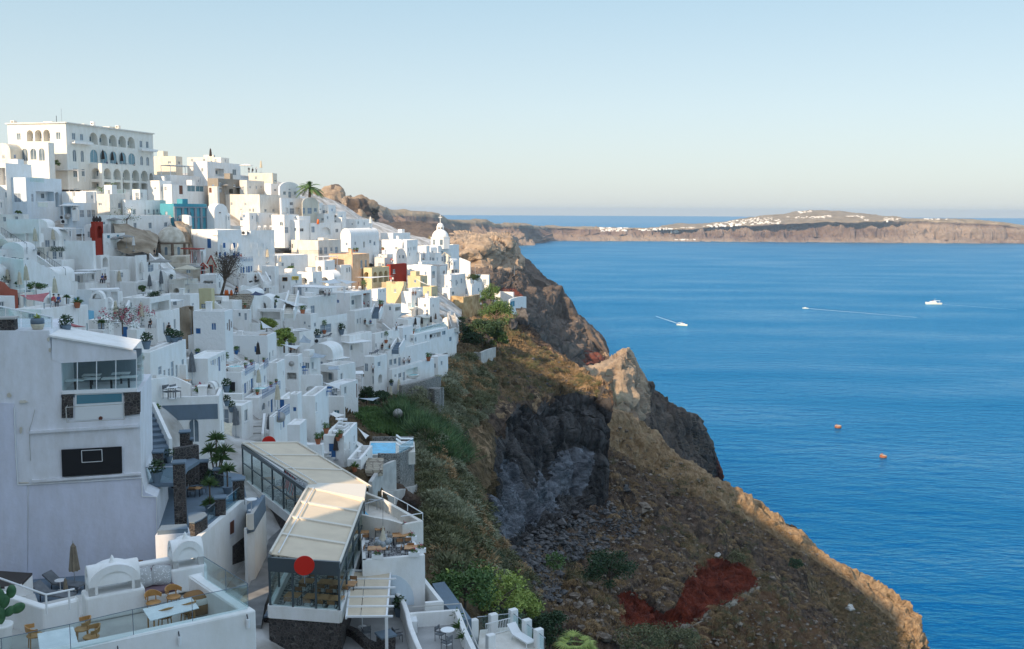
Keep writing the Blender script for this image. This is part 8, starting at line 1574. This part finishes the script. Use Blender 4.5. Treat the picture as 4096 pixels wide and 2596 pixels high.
props('''
@A
pd 1410 735|dark closed parasol on the hotel balcony, left of three|parasol|s=1.5|dark parasols on the hotel balcony
pd 1540 742|dark closed parasol on the hotel balcony, middle of three|parasol|s=1.4|dark parasols on the hotel balcony
pd 1670 748|dark closed parasol on the hotel balcony, right of three|parasol|s=1.4|dark parasols on the hotel balcony
si_b 1465 735|person in blue seated by the left hotel parasol|person|
si_k 1600 745|person in black seated between the hotel parasols|person|
si_w 1845 757|person in white seated right of the hotel parasols|person|
ow 975 1480|open white parasol over the pale blue house terrace|parasol|s=1.1
ac 845 1480|upper grey air conditioner left of the pale blue house|air conditioner|s=1.5
@B
pd 820 290|tall closed dark parasol on the white cube house roof|parasol|s=1.5
pc 1487 440|closed sand parasol on the cream terrace roof|parasol|s=1.4
ow 1270 440|left open white parasol on the skyline terrace|parasol|s=1.0
ow 1305 440|right open white parasol on the skyline terrace|parasol|s=1.0
st_k 1325 440|leftmost of three people on the cream terrace roof|person|
si_k 1375 440|middle one of three people on the cream terrace roof, dressed in black|person|s=1.2
st_w 1422 440|rightmost of three people on the cream terrace roof, dressed in white|person|
og 990 712|dark open parasol left on the shaded taupe terrace|parasol|
og 1178 712|dark open parasol right on the shaded taupe terrace|parasol|
pw 1215 1160|closed cream parasol left above the plaque house|parasol|s=1.5
pw 1435 1190|closed cream parasol right above the plaque house|parasol|s=1.6
@C
pc 470 625|closed cream parasol on the left patio bay|parasol|s=1.35
pc 752 580|closed cream parasol on the right patio bay|parasol|s=1.3
pc 140 1150|closed cream parasol leftmost by the dark hedge|parasol|s=1.0
pc 392 1190|closed cream parasol tallest by the dark hedge|parasol|s=1.25
pc 280 1230|closed cream parasol lowest by the dark hedge|parasol|s=1.0
pc 770 1370|closed cream parasol beside the two seated women by the blue wall|parasol|s=1.1
pc 1690 690|closed cream parasol on the grey parasol terrace|parasol|s=1.2
pw 1855 640|closed white parasol against the rock|parasol|s=1.1
pd 1998 680|closed navy parasol left of the old dome|parasol|s=1.45
pc 1640 1165|closed cream parasol above the plunge glass|parasol|s=1.25
pg 2090 1230|closed grey parasol left on the hedge terrace|parasol|s=1.2
pg 2218 1195|closed grey parasol right on the hedge terrace|parasol|s=1.2
pw 1957 1040|closed pale pink parasol by the lattice|parasol|s=1.3
og 1575 330|grey open parasol over the upper arcade balcony|parasol|s=.9
og 1590 600|grey open parasol left in front of the arcade|parasol|s=.9
og 1755 590|grey open parasol right in front of the arcade|parasol|s=1.0
og 2230 970|grey open parasol under the iron stair|parasol|s=1.1
ow 970 90|white open parasol beside the arched chimney|parasol|s=1.1
si_b 1405 1085|seated woman in blue under the flat canopy|person|s=1.3
si_k 1440 1085|seated dark haired woman right under the flat canopy|person|s=1.3
si_r 785 1395|left seated woman at the cafe by the blue wall|person|s=1.1
si_b 855 1390|right seated woman in blue at the cafe by the blue wall|person|s=1.1
si_k 1765 705|seated person on the grey parasol terrace|person|
st_k 2145 720|person behind the rail left of the old dome|person|
ac 905 262|round fronted air conditioner beside the big dish|air conditioner|s=1.6
ac 845 165|wall air conditioner stack beside the blue house|air conditioner|s=1.4
ac 2060 835|air conditioner above the panelled door|air conditioner|s=1.0
dish 965 265|large grey dish on the white roof beside the chimney|satellite dish|s=1.6
chimney 1030 140|white chimney with round arch on the parasol roof|chimney|s=1.3 rz=10
@F
chimney 1340 240|larger white flared chimney above the blue band|chimney|s=2.1 rz=10
chimney 1480 240|smaller white flared chimney above the blue band|chimney|s=1.5 rz=10
pc 1980 430|closed cream parasol by the white planters|parasol|s=1.3
pc 1628 390|closed cream parasol in the bougainvillea|parasol|s=1.0
p2 1040 180|agave in a stone pot on the pink sail terrace|plant|s=1.6
p3 2035 750|blue pot with tall grass on the paved roof|plant|s=1.7
p3 2350 650|blue pot with fern on the paved roof end|plant|s=1.5
p3 850 540|dark potted shrub beside the white bench|plant|s=1.4
si_k 2090 460|seated person behind the white planter box|person|
@G
p3 413 885|dark blue pot with fern left of two on the paved roof|plant|s=1.6
p3 480 850|grey green pot plant right of two on the paved roof|plant|s=1.3
p7 813 935|bright blue pot with red flowers by the barrel dormers|plant|s=1.2
p7 1337 1030|bright blue pot on the white ledge beneath the rough wall|plant|s=1.4
pg 747 1420|closed grey parasol in the slate courtyard|parasol|s=1.35
pd 1642 1150|closed dark parasol on the blue railed terrace|parasol|s=.95
wtable 635 1350|white table in the slate courtyard|table|
cafe 700 1390|white chair in the slate courtyard|chair|rz=60
lounger 1215 1260|white lounger nearest the tall potted tree|sun lounger|rz=-60|loungers on the plunge pool terrace
lounger 1260 1245|white lounger second from the tall potted tree|sun lounger|rz=-60|loungers on the plunge pool terrace
lounger 1310 1230|white lounger third from the tall potted tree|sun lounger|rz=-60|loungers on the plunge pool terrace
lounger 1360 1215|white lounger farthest from the tall potted tree|sun lounger|rz=-60|loungers on the plunge pool terrace
p5 1197 1235|slim potted tree beside the loungers|plant|s=1.2
p1 1548 1180|terracotta pot in the middle of the blue railing|plant|s=.8
p1 1470 1135|terracotta pot left on the blue railed terrace|plant|s=.8
p1 1725 1135|terracotta pot right on the blue railed terrace|plant|s=.8
p1 1465 1225|terracotta pot with yellow flowers at the railing corner|plant|s=.8
ac 1600 1310|white air conditioner hanging beside the small wall lamp|air conditioner|s=1.05 rz=60
si_k 375 740|seated person with dark clothes on the white terrace step|person|s=1.2
si_k 2110 1010|diner seated under the white sail|person|
wtable 2150 1010|small wooden table of the lone diner|table|
wtable 1720 735|white terrace table with orange cups|table|s=.9
lounger 1450 745|turquoise seated lounger on the terrace|sun lounger|rz=-70
p1 1460 380|red flower pot on the step by the lane|plant|
bluec 2290 1310|blue folding deck chair on the white terrace|chair|rz=50 s=1.4
st_k 1975 530|person in black at the open bar|person|
gas 1193 200|blue grey gas bottle leftmost by the steps|gas bottle|s=1.2
gas 1215 200|orange gas bottle left by the steps|gas bottle|s=1.2
gas 1272 200|blue grey gas bottle right by the steps|gas bottle|s=1.2
gas 1350 165|orange gas bottle by the seated person|gas bottle|s=1.2
si_k 1345 210|person in black seated on the stone steps|person|s=1.4
@D
pw 1155 740|closed white parasol left at the blue balustrade restaurant|parasol|s=1.25
pw 1268 740|closed white parasol middle at the blue balustrade restaurant|parasol|s=1.35
pw 1385 735|closed white parasol right at the blue balustrade restaurant|parasol|s=1.35
si_k 1077 725|person in dark clothes at the left restaurant table|person|
si_w 1235 745|person in white at the restaurant balustrade|person|
si_b 1328 740|person in blue at the restaurant balustrade|person|
si_r 1425 738|person in red at the right restaurant table|person|
pc 1760 800|closed cream parasol on the white wall terrace|parasol|s=1.3
pc 1940 840|closed brown parasol by the small black windows|parasol|s=.9
pw 1630 905|closed white parasol above the lattice balcony|parasol|s=.9
pg 152 1220|closed grey parasol left below the yellow side wall|parasol|s=1.2
pg 275 1185|closed grey parasol right below the yellow side wall|parasol|s=1.3
og 703 1040|grey open parasol in front of the twin church windows|parasol|s=1.05
oc 637 1110|cream open parasol on the white roof terrace|parasol|s=1.3
og 285 975|grey open parasol left of the twin church windows|parasol|s=1.1
st_k 1590 1075|person in a blue jacket on the lane wall|person|
p3 413 1030|dark potted bush by the white stair|plant|
ac 1435 415|left air conditioner unit on the shuttered house wall|air conditioner|s=1.6
ac 1490 415|right air conditioner unit on the shuttered house wall|air conditioner|s=1.6
cafe 1640 355|white chair row left on the plaque terrace|chair|s=1.3
cafe 1720 350|white chair row middle on the plaque terrace|chair|s=1.3
cafe 1800 350|white chair row right on the plaque terrace|chair|s=1.3
@E
pc 990 705|closed small parasol on the yellow arcade roof|parasol|s=.8
p1 990 705|potted plant on the yellow arcade roof|plant|s=1.4
p1 748 550|small potted tree on the sunny ledge|plant|s=1.3
p1 780 548|white potted plant on the sunny ledge|plant|s=1.4
p1 703 548|terracotta potted plant left on the sunny ledge|plant|s=1.3
p2 1095 530|agave on the iron railed balcony|plant|s=1.4
si_r 1195 905|person in pink seated under the arcade sail|person|s=1.2
si_w 1215 905|person in white seated under the arcade sail|person|s=1.2
si_r 1183 672|left person on the red house roof terrace|person|
si_w 1200 672|right person on the red house roof terrace|person|
si_k 1915 800|person in black on the corner house roof|person|
si_k 1800 810|person left under the dark rooftop sail|person|
chimney 1498 625|white arched chimney above the tall plain house|chimney|s=1.5
p4 1553 655|orange flower box on the plain house roof|planter|s=1.6
pw 945 270|closed white parasol on the seaside roof|parasol|s=1.3
gas 320 225|rusted round water tank on the white roof|water tank|s=1.7
@H
si_w 400 250|person in white at the timber pergola bar|person|s=1.1
si_w 448 248|person with pale hat at the timber pergola bar|person|s=1.1
si_r 868 375|person in red in the right deep bay|person|s=1.1
si_w 932 370|person in white in the right deep bay|person|s=1.1
si_k 868 585|person in black at the twin bronze sails|person|s=1.1
si_b 935 588|person in blue at the twin bronze sails|person|s=1.1
st_w 1235 655|waiter in white shirt beside the infinity pool|person|s=1.1
st_w 1610 480|person in white bending on the round roof|person|
si_k 1070 880|man in black seated at the plunge pool edge|person|s=1.2
si_k 1157 880|second man in black at the plunge pool edge|person|s=1.0
si_w 1325 1050|left person in white behind the rippled parapet|person|s=1.1
si_w 1385 1040|right person in white behind the rippled parapet|person|s=1.2
st_w 985 1150|person at the narrow balcony table|person|
si_k 1435 240|person on the raised rail terrace|person|
si_k 1465 240|second person on the raised rail terrace|person|
pd 1475 640|folded brown parasol leftmost at the infinity pool|parasol|s=1.05
pd 1560 600|folded brown parasol second at the infinity pool|parasol|s=1.0
pd 1636 592|folded brown parasol third at the infinity pool|parasol|s=1.0
pd 1712 565|folded brown parasol rightmost at the infinity pool|parasol|s=1.0
p1 1443 690|terracotta potted bush at the pool house corner|plant|s=1.4
p1 1610 1010|big terracotta pot below the stair wall|plant|s=2.0
p3 1200 1300|low green bowl plant on the white wall|plant|s=1.4
p3 590 700|flowering potted bushes on the white roof corner|plant|s=2.6
p3 300 735|grey green potted shrub on the roof edge|plant|s=2.4
p1 165 455|big potted palm by the bar wall|plant|s=2.2
p5 1115 800|small lollipop tree on the round patio|plant|s=1.6
p5 390 690|little tree before the garage shutter|plant|s=1.7
p1 1070 385|large red urn at the head of the dark stair|plant|s=2.2
p5 860 235|small palm on the round terrace rim|plant|s=2.2
rtable 1185 800|round table on the lone tree patio|table|s=1.5
cafe 560 185|white cafe chair left on the round terrace|chair|s=1.3
cafe 620 190|white cafe chair second on the round terrace|chair|s=1.3
cafe 700 190|white cafe chair third on the round terrace|chair|s=1.3
cafe 760 185|white cafe chair fourth on the round terrace|chair|s=1.3
cafe 830 175|white cafe chair fifth on the round terrace|chair|s=1.3
cafe 900 165|white cafe chair rightmost on the round terrace|chair|s=1.3
rtable 290 1165|round table beside the blue deck chair|table|s=1.2
glounger 370 735|dark lounger left by the air conditioner roof|sun lounger|rz=-40
glounger 425 730|dark lounger right by the air conditioner roof|sun lounger|rz=-40
glounger 960 930|dark lounger left on the arched patio|sun lounger|rz=-40
glounger 990 928|dark lounger right on the arched patio|sun lounger|rz=-40
ac 335 800|left air conditioner above the small canopy|air conditioner|s=1.5
ac 1660 740|lower air conditioner of the stacked group|air conditioner|s=1.5
ac 1690 735|upper air conditioner of the stacked group|air conditioner|s=1.5
@K
rtable 595 650|round white table on the marble roof terrace|table|s=1.4
cafe 540 665|white chair left on the marble roof terrace|chair|s=1.2
cafe 650 640|white chair right on the marble roof terrace|chair|s=1.2
wlounger 600 700|white slatted lounger far on the marble roof terrace|sun lounger|rz=-70
wlounger 600 740|white slatted lounger near on the marble roof terrace|sun lounger|rz=-70
p1 425 745|terracotta pot bush at the marble terrace corner|plant|s=1.4
p1 600 790|terracotta pot far on the blue door roof|plant|s=1.1
p1 570 825|terracotta pot near on the blue door roof|plant|s=1.1
p1 365 820|terracotta pot with tall cactus behind the corner pot|plant|s=1.2
p1 330 870|terracotta pot on the white rounded roof corner|plant|s=1.4
pd 547 1050|closed black parasol by the wide blue door|parasol|s=1.0
rtable 420 1040|white table before the wide blue door|table|
cafe 465 1050|white chair before the wide blue door|chair|
rtable 800 1030|small table on the lattice balcony|table|
glounger 765 1035|dark seat on the lattice balcony|sun lounger|rz=-60 s=.8
p2 758 1195|spiky plant in a grey box on the lower step|plant|s=1.4
rtable 545 270|round table on the roof under the white sail|table|s=1.2
cafe 510 275|white chair left under the white sail|chair|
cafe 580 270|white chair right under the white sail|chair|
pc 1185 370|closed cream parasol left on the pale patio|parasol|s=1.1
pc 1280 325|closed cream parasol right on the pale patio|parasol|s=1.3
bluec 430 300|blue folding deck chair under the sail|chair|s=1.2
dish 1270 640|pale satellite dish in the reeds|satellite dish|s=1.8
dish 30 0|small grey dish on the white wall|satellite dish|s=1.0
@J
pc 1650 300|closed cream parasol at the jacuzzi terrace|parasol|s=1.0
pc 1912 560|closed cream parasol at the blue door terrace|parasol|s=1.05
pg 1355 820|closed grey parasol behind the long stair|parasol|s=1.2
pg 1795 960|closed grey parasol beside the satellite dish|parasol|s=1.0
dish 1915 830|large grey satellite dish by the blue door|satellite dish|s=1.3
p1 1628 345|terracotta pot by the jacuzzi|plant|s=.8
p1 1900 185|terracotta pot far on the white step wall|plant|s=.8
p1 1830 225|terracotta pot near on the white step wall|plant|s=.8
p3 1150 310|dark pot with oleander, left of three under the striped panel|plant|s=1.4
p3 1190 310|dark pot with oleander, middle of three under the striped panel|plant|s=1.4
p3 1225 305|dark pot with oleander, right of three under the striped panel|plant|s=1.3
p3 1285 575|potted grass on the slate patio|plant|s=1.3
p3 1155 500|dark round pot at the rounded storehouse|plant|s=1.1
black 400 385|brown mesh chair left on the painted band terrace|chair|s=1.25 rz=60
black 500 380|brown mesh chair right on the painted band terrace|chair|s=1.25 rz=60
rtable 460 385|white table on the painted band terrace|table|s=1.3
p4 850 340|reddish grass planter on the painted band terrace|planter|s=2.2
p6 170 510|aloe in a grey pot at the head of the grey stair|plant|s=1.2
chimney 1000 260|white and blue arched chimney on the painted band terrace corner|chimney|s=1.15 rz=-10
''')
for ff,x,y,w,lb in(('G',1320,1262,1.5,'round topped plunge pool beside the loungers and blue railing'),('J',1620,300,1.6,'white hot tub on the blue balustrade terrace'),('H',1140,890,1.8,'pale plunge pool below the lone tree patio'),('H',920,600,1.6,'small plunge pool by the bronze sails'),('H',1410,1195,2.2,'raised round hot tub inside the wavy slot balcony'),('H',1430,395,2.5,'pale pool before the grey suite doors')):
 CUR[0]=ff;g=setdown(x,y);r=root('plunge_pool',g,lb,'plunge pool');MB().lathe(g,[(w*.5,0),(w*.6,.5),(w*.6,.55),(w*.5,.55),(w*.48,.48)],20).build('rim','white',r);MB().lathe(g,[(.01,.46),(w*.49,.46),(w*.49,.5),(.01,.505)],20).build('water','jacuzzi_water',r)
for ff,pts,lb,kw in(('A',[(400,995),(480,1000),(600,1010)],'glass railing of the restaurant below the hotel',dict(glass=True)),('A',[(1340,1158),(1730,1160)],'green glass railing in front of the shrine',dict(glass=True)),('A',[(512,1345),(650,1348)],'glass balcony railing of the pale blue house',dict(glass=True)),('H',[(1470,690),(1840,600)],'glass railing along the infinity pool deck',dict(glass=True)),('E',[(1075,535),(1275,540)],'iron balcony railing with agave',dict(m='iron',bars=True)),('D',[(1530,590),(1700,585),(1900,565)],'white horizontal bar balcony railing',dict(bars=True)),('E',[(1960,985),(2140,960)],'white bar railing of the corner house balcony',dict(bars=True)),('E',[(2040,1090),(2230,1060)],'white bar railing above the ochre wall',dict(bars=True)),('H',[(1385,250),(1550,250)],'grey railing of the raised terrace',dict(m='steel',bars=True)),('C',[(0,390),(350,620)],'black iron handrail of the left stair',dict(m='iron')),('C',[(515,690),(885,975)],'black iron handrail of the long diagonal stair',dict(m='iron')),('C',[(350,680),(620,680)],'black iron railing before the patio bays',dict(m='iron',bars=True)),('D',[(90,770),(185,780),(320,900)],'dark iron railing of the stair before the old dome',dict(m='iron',bars=True)),('H',[(1770,500),(1885,470)],'pale railing at the top of the ochre wall stair',dict(bars=True)),('G',[(425,790),(690,690)],'blue mesh railing on the ramp beside the turret',dict(m='shutter_blue',bars=True)),('K',[(1280,985),(1450,900)],'glass railing at the blue pool corner',dict(glass=True)),('E',[(0,585),(375,575)],'dark patterned iron fence of the long terrace',dict(m='iron',bars=True,step=.5)),('D',[(200,1170),(430,1165),(660,1165),(805,1165)],'white picket fence with wavy top',dict(step=.35)),('D',[(1110,805),(1310,805)],'blue lattice railing left at the restaurant',dict(m='shutter_blue',bars=True,step=.4)),('D',[(1365,795),(1550,780)],'blue lattice railing right at the restaurant',dict(m='shutter_blue',bars=True,step=.4)),('G',[(1425,1325),(1555,1250)],'blue balustrade beside the plunge pool',dict(m='shutter_blue',bars=True,step=.4)),('G',[(1690,1235),(1745,1190)],'blue balustrade at the corner terrace',dict(m='shutter_blue',bars=True,step=.4)),('J',[(1665,400),(1910,265)],'blue balustrade of the jacuzzi terrace',dict(m='shutter_blue',bars=True,step=.4)),('J',[(1880,700),(2035,600)],'blue balustrade before the wide blue door',dict(m='shutter_blue',bars=True,step=.4)),('Y',[(1280,400),(1290,410)],'x',None)):
 if kw is None:continue
 f2_=dict(kw);CUR[0]=ff;P=[]
 for p in pts:
  q=setdown(*p);P.append(q)
 zs_=[p.z for p in P]
 if max((a-c).length for a,c in zip(P,P[1:]))>30:continue
 rail(ff,pts,lb,**f2_)if all(abs(a.z-c.z)<9 for a,c in zip(P,P[1:]))else None
def board(ff,x0,y0,x1,y1,m,lb,txt=None,fm='pale_wood',off=.25,tm='iron'):
 CUR[0]=ff;r_=BVH[0]or mkbvh();g,nn,*_=r_.ray_cast(CO,ray(*px((x0+x1)/2,(y0+y1)/2)).normalized());
 if g is None:return
 nn=nn if nn.dot(CO-g)>0 else-nn;nn=Vector((nn.x,nn.y,0));nn=nn.normalized()if nn.length>.2 else Vector((.2,-1,0)).normalized()
 g=g+nn*.12;c=[onpl(g,nn,*px(x,y))for x,y in((x0,y1),(x1,y1),(x1,y0),(x0,y0))];r=root('sign_board',g,lb,'sign');MB().hexa([c[0],c[1],c[1]+nn*.05,c[0]+nn*.05,c[3],c[2],c[2]+nn*.05,c[3]+nn*.05]).build('panel',m,r)
 b=MB();
 for a,d in zip(c,c[1:]+c[:1]):b.bar(a+nn*.06,d+nn*.06,.05,4)
 b.build('frame',fm,r)
 if txt:
  b=MB();o=c[3]+(c[0]-c[3])*.5;rt=(c[1]-c[0]);rnn=random.Random(3)
  pts=[o+rt*(.12+.76*i/24)+(c[3]-c[0])*.22*math.sin(i*1.9)*(1 if i%5 else .3)+nn*.07 for i in range(25)]
  for a,d in zip(pts,pts[1:]):b.bar(a,d,.035,3)
  b.build('lettering',tm,r)
board('D',1978,1003,2045,1055,'board_black','black framed menu board on the white shop house');board('D',2108,990,2195,1035,'sign_yellow','golden yellow sign board with cursive lettering',True,'sign_yellow')if mat('sign_yellow',(.70,.48,.06),.5)else 0
board('J',1238,160,1328,305,'board_black','white framed panel with thin coloured vertical stripes',None,'white_paint');board('D',998,368,1078,418,'white','plain white plaque on the shuttered house wall',None,'white_paint');board('D',1063,1328,1123,1362,'board_black','small black hanging shop sign with white lettering by the steps',True,'iron',tm='white_paint');board('C',1480,415,1520,462,'turq_pane','left blue picture in the arcade balcony',None,'white_paint');board('C',1615,410,1648,455,'turq_pane','right blue picture in the arcade balcony',None,'white_paint')
def seapt(X,Y):return onz(X,Y,0)
def boat(X,Y,L,rz,lb,name='motor_boat',cat='boat',canopy=True):
 g=seapt(X,Y);r=root(name,g,lb,cat);k=L/20;c,s=math.cos(R(rz)),math.sin(R(rz))
 T_=lambda v:(g.x+(v[0]*c-v[1]*s)*k,g.y+(v[0]*s+v[1]*c)*k,v[2]*k)
 b=MB();st=[(-10,2.2,1.9),(-5,2.5,1.9),(2,2.5,2.1),(7,1.5,2.5),(10.5,.1,3.0)];vs=[]
 for x,w,h in st:vs+=[T_((x,-w,h)),T_((x*.96,-w*.7,0)),T_((x*.96,0,-.6)),T_((x*.96,w*.7,0)),T_((x,w,h))]
 b.add(vs,[(5*i+j,5*i+5+j,5*i+6+j,5*i+1+j)for i in range(4)for j in range(4)]+[(5*i,5*i+4,5*i+9,5*i+5)for i in range(4)]+[(0,1,2,3,4)]);b.build('hull','boat_cream',r)
 def bxx(x0,x1,w,z0,z1,nm,m,tp=0):b=MB();b.hexa([T_(p)for p in((x0,-w,z0),(x1,-w,z0),(x1,w,z0),(x0,w,z0),(x0+tp*.3,-w*.9,z1),(x1-tp,-w*.9,z1),(x1-tp,w*.9,z1),(x0+tp*.3,w*.9,z1))]);return b.build(nm,m,r)
 cb=bxx(-3,6.5,1.9,1.9,4.0,'cabin','frame_white',2.5)
 for x in(-1.5,0,1.5,3):
  for sg in(-1,1):b=MB();b.hexa([T_(p)for p in((x,sg*1.84,2.7),(x+.9,sg*1.84,2.7),(x+.9,sg*1.90,2.7),(x,sg*1.90,2.7),(x,sg*1.8,3.4),(x+.9,sg*1.8,3.4),(x+.9,sg*1.88,3.4),(x,sg*1.88,3.4))]);b.build('window','dark',cb)
 if canopy:bxx(-7.5,0,1.9,4.6,4.8,'canopy','frame_white');b=MB();[b.bar(T_((x,y,1.9)),T_((x,y,4.6)),.08*k,4)for x in(-7,-3)for y in(-1.7,1.7)];b.build('canopy_posts','frame_white',r)
 MB().bar(T_((0,0,4.0)),T_((-1.5,0,7.5)),.12*k,5).build('mast','frame_white',r);bxx(1,1.6,.4,4,5,'radar_box','orange');return g,(c,s)
mat('boat_cream',(.75,.70,.60),.4);mat('foam',(.42,.58,.66),.7,(.60,.70,.76),.08);mat('rust',(.33,.10,.035),.8,(.20,.07,.03),.8);mat('rust_top',(.50,.36,.26),.8)
def wake(pts,w0,w1,lb):
 P=[seapt(*p)for p in pts];b=MB();vs=[];n=len(P)
 for i,p in enumerate(P):
  t=(P[min(i+1,n-1)]-P[max(i-1,0)]).normalized();nn=Vector((-t.y,t.x,0));w=w0+(w1-w0)*i/(n-1);w*=.7+.6*noise.noise(p*.05)**2;vs+=[p-nn*w+Vector((0,0,.25)),p+nn*w+Vector((0,0,.25))]
 b.add(vs,[(2*i,2*i+1,2*i+3,2*i+2)for i in range(n-1)]);o=b.build('boat_wake','foam');tag(o,lb,'wake',None,'stuff')
boat(3735,1217,34,172,'white tour boat with canopy and slanted mast, farthest right on the water','tour_boat');wake([(3760+i*28,1217+i*2.0)for i in range(12)],1.0,.6,'long faint wake trailing right of the tour boat')
boat(2728,1302,20,-35,'small white motor boat near the cape, leftmost on the water');wake([(2722-i*9,1298-i*3.0)for i in range(12)],2.0,.8,'short pale wake behind the leftmost boat');boat(3222,1234,12,172,'tiny speedboat at the tip of the long straight wake','speedboat','boat',False);wake([(3226+i*26,1234+i*2.1)for i in range(18)],2.8,.9,'long straight wake of the tiny speedboat')
def buoy(X,Y,rad,h,tilt,lb):
 g=seapt(X,Y);r=root('mooring_buoy',g,lb,'buoy');M_=Matrix.Translation(g)@Matrix.Rotation(tilt,4,'Y');
 b=MB().lathe((0,0,0),[(rad*.96,-1.5),(rad,0),(rad,h),(rad*.97,h+.15)],28);b.v=[tuple(M_@Vector(v))for v in b.v];b.build('drum','rust',r);b=MB().lathe((0,0,0),[(rad*.95,h+.1),(rad*.95,h+.35),(.1,h+.4)],28);b.v=[tuple(M_@Vector(v))for v in b.v];b.build('deck','rust_top',r)
 b=MB().lathe((rad*.5*-1,0,h),[(.5,0),(.5,1.2),(.2,1.6)],10);b.v=[tuple(M_@Vector(v))for v in b.v];b.build('mooring_post','rust',r)
buoy(3352,1710,3.0,1.6,0,'upright rusty drum shaped mooring buoy, upper of the two');buoy(3532,1828,2.8,1.4,.22,'tilted rusty mooring buoy, lower of the two')
def village(poly,n,smin,smax,lb,seed,dmul=1):
 rr=random.Random(seed);V,Fs=[],[];xs_=[p[0]for p in poly];ys_=[p[1]for p in poly];vs,fs=[],[];o=bpy.data.objects['coast_hills'];t=BVHTree.FromPolygons([v.co for v in o.data.vertices],[p.vertices for p in o.data.polygons]);b=MB();c=0;k=0
 while c<n and k<n*20:
  k+=1;x,y=rr.uniform(min(xs_),max(xs_)),rr.uniform(min(ys_),max(ys_))
  if not inpoly(x,y,poly):continue
  g=t.ray_cast(CO,ray(x,y).normalized())[0]
  if g is None:continue
  s=rr.uniform(smin,smax)*.62;a=rr.uniform(-.4,.4);b.box(g,Vector((math.cos(a),math.sin(a),0)),Vector((-math.sin(a),math.cos(a),0)),s,s*.6,g.z-6,g.z+s*rr.uniform(.35,.55));c+=1
 o=b.build('far_village','white');tag(o,lb,'village',None,'stuff')
Zi=lambda x,y:(2400+x/2.676,800+y/2.676);Zj=lambda x,y:(3200+x/2.688,800+y/2.688)
village([Zi(1050,285),Zi(1270,245),Zi(1650,190),Zi(1900,185),Zi(1940,255),Zi(1700,262),Zi(1300,285)],170,7,15,'large white village spread over the island slope',1);village([Zi(0,295),Zi(290,298),Zi(300,325),Zi(20,335)],50,7,16,'white houses on the low cliff at the left end of the island',2);village([Zi(420,308),Zi(600,300),Zi(1050,288),Zi(1050,300),Zi(600,320),Zi(430,328)],60,6,12,'thin row of white houses along the low cliff top',3);village([Zi(2120,125),Zi(2260,112),Zi(2260,128),Zi(2150,145)],24,7,13,'white houses on the island summit',4);village([Zi(1980,180),Zi(2200,180),Zi(2408,175),Zi(2408,195),Zi(2000,195)],36,6,12,'scattered white houses under the island summit',5);village([Zj(160,180),Zj(340,160),Zj(340,180),Zj(200,192)],26,6,12,'white house group right of the island summit',6);village([Zj(470,175),Zj(650,165),Zj(760,230),Zj(700,220),Zj(640,185)],34,6,12,'white houses spilling down a notch of the far cliff',7);village([Zj(920,230),Zj(1050,222),Zj(1100,195),Zj(900,192),Zj(900,200)],26,6,13,'white terraces in the middle of the far cliff top',8);village([Zj(1340,200),Zj(1600,203),Zj(1600,212),Zj(1340,210)],14,8,14,'few white hotels on the far cliff rim',9);village([Zi(760,425),Zi(1020,415),Zi(1020,428),Zi(780,428)],18,6,10,'tiny harbour houses at the foot of the far cliff',10);village([Zi(760,330),Zi(840,320),Zi(830,350),Zi(760,350)],12,6,10,'white houses clinging below the far cliff rim',11)
hz=MB();x0,x1,y0,y1,z0,z1=-16000,16000,-600,19000,-1.5,250
hz.hexa([(x0,y0,z0),(x1,y0,z0),(x1,y1,z0),(x0,y1,z0),(x0,y0,z1),(x1,y0,z1),(x1,y1,z1),(x0,y1,z1)]);ho=hz.build('haze',None);tag(ho,'pale blue sea haze over the caldera','haze',None,'stuff')
m=bpy.data.materials.new('haze_air');m.use_nodes=True;n=m.node_tree.nodes;n.remove(n['Principled BSDF']);v=n.new('ShaderNodeVolumePrincipled');v.inputs['Color'].default_value=(.62,.80,1,1);v.inputs['Density'].default_value=4e-5;v.inputs['Anisotropy'].default_value=0.2;m.node_tree.links.new(v.outputs[0],n['Material Output'].inputs['Volume']);ho.data.materials.append(m)
for k,(r,used)in PROTO.items():
 if not used:
  def kill(o):
   for c in[x for x in COL.objects if x.parent==o]:kill(c)
   bpy.data.objects.remove(o)
  kill(r)
S.cycles.max_bounces=6;S.cycles.diffuse_bounces=3;S.cycles.glossy_bounces=3;S.cycles.transmission_bounces=4;S.cycles.transparent_max_bounces=12
for o in list(COL.objects):
 if o.type=='MESH' and o.parent is None and not o.get('label')and not o.get('kind'):print('UNTAGGED',o.name)
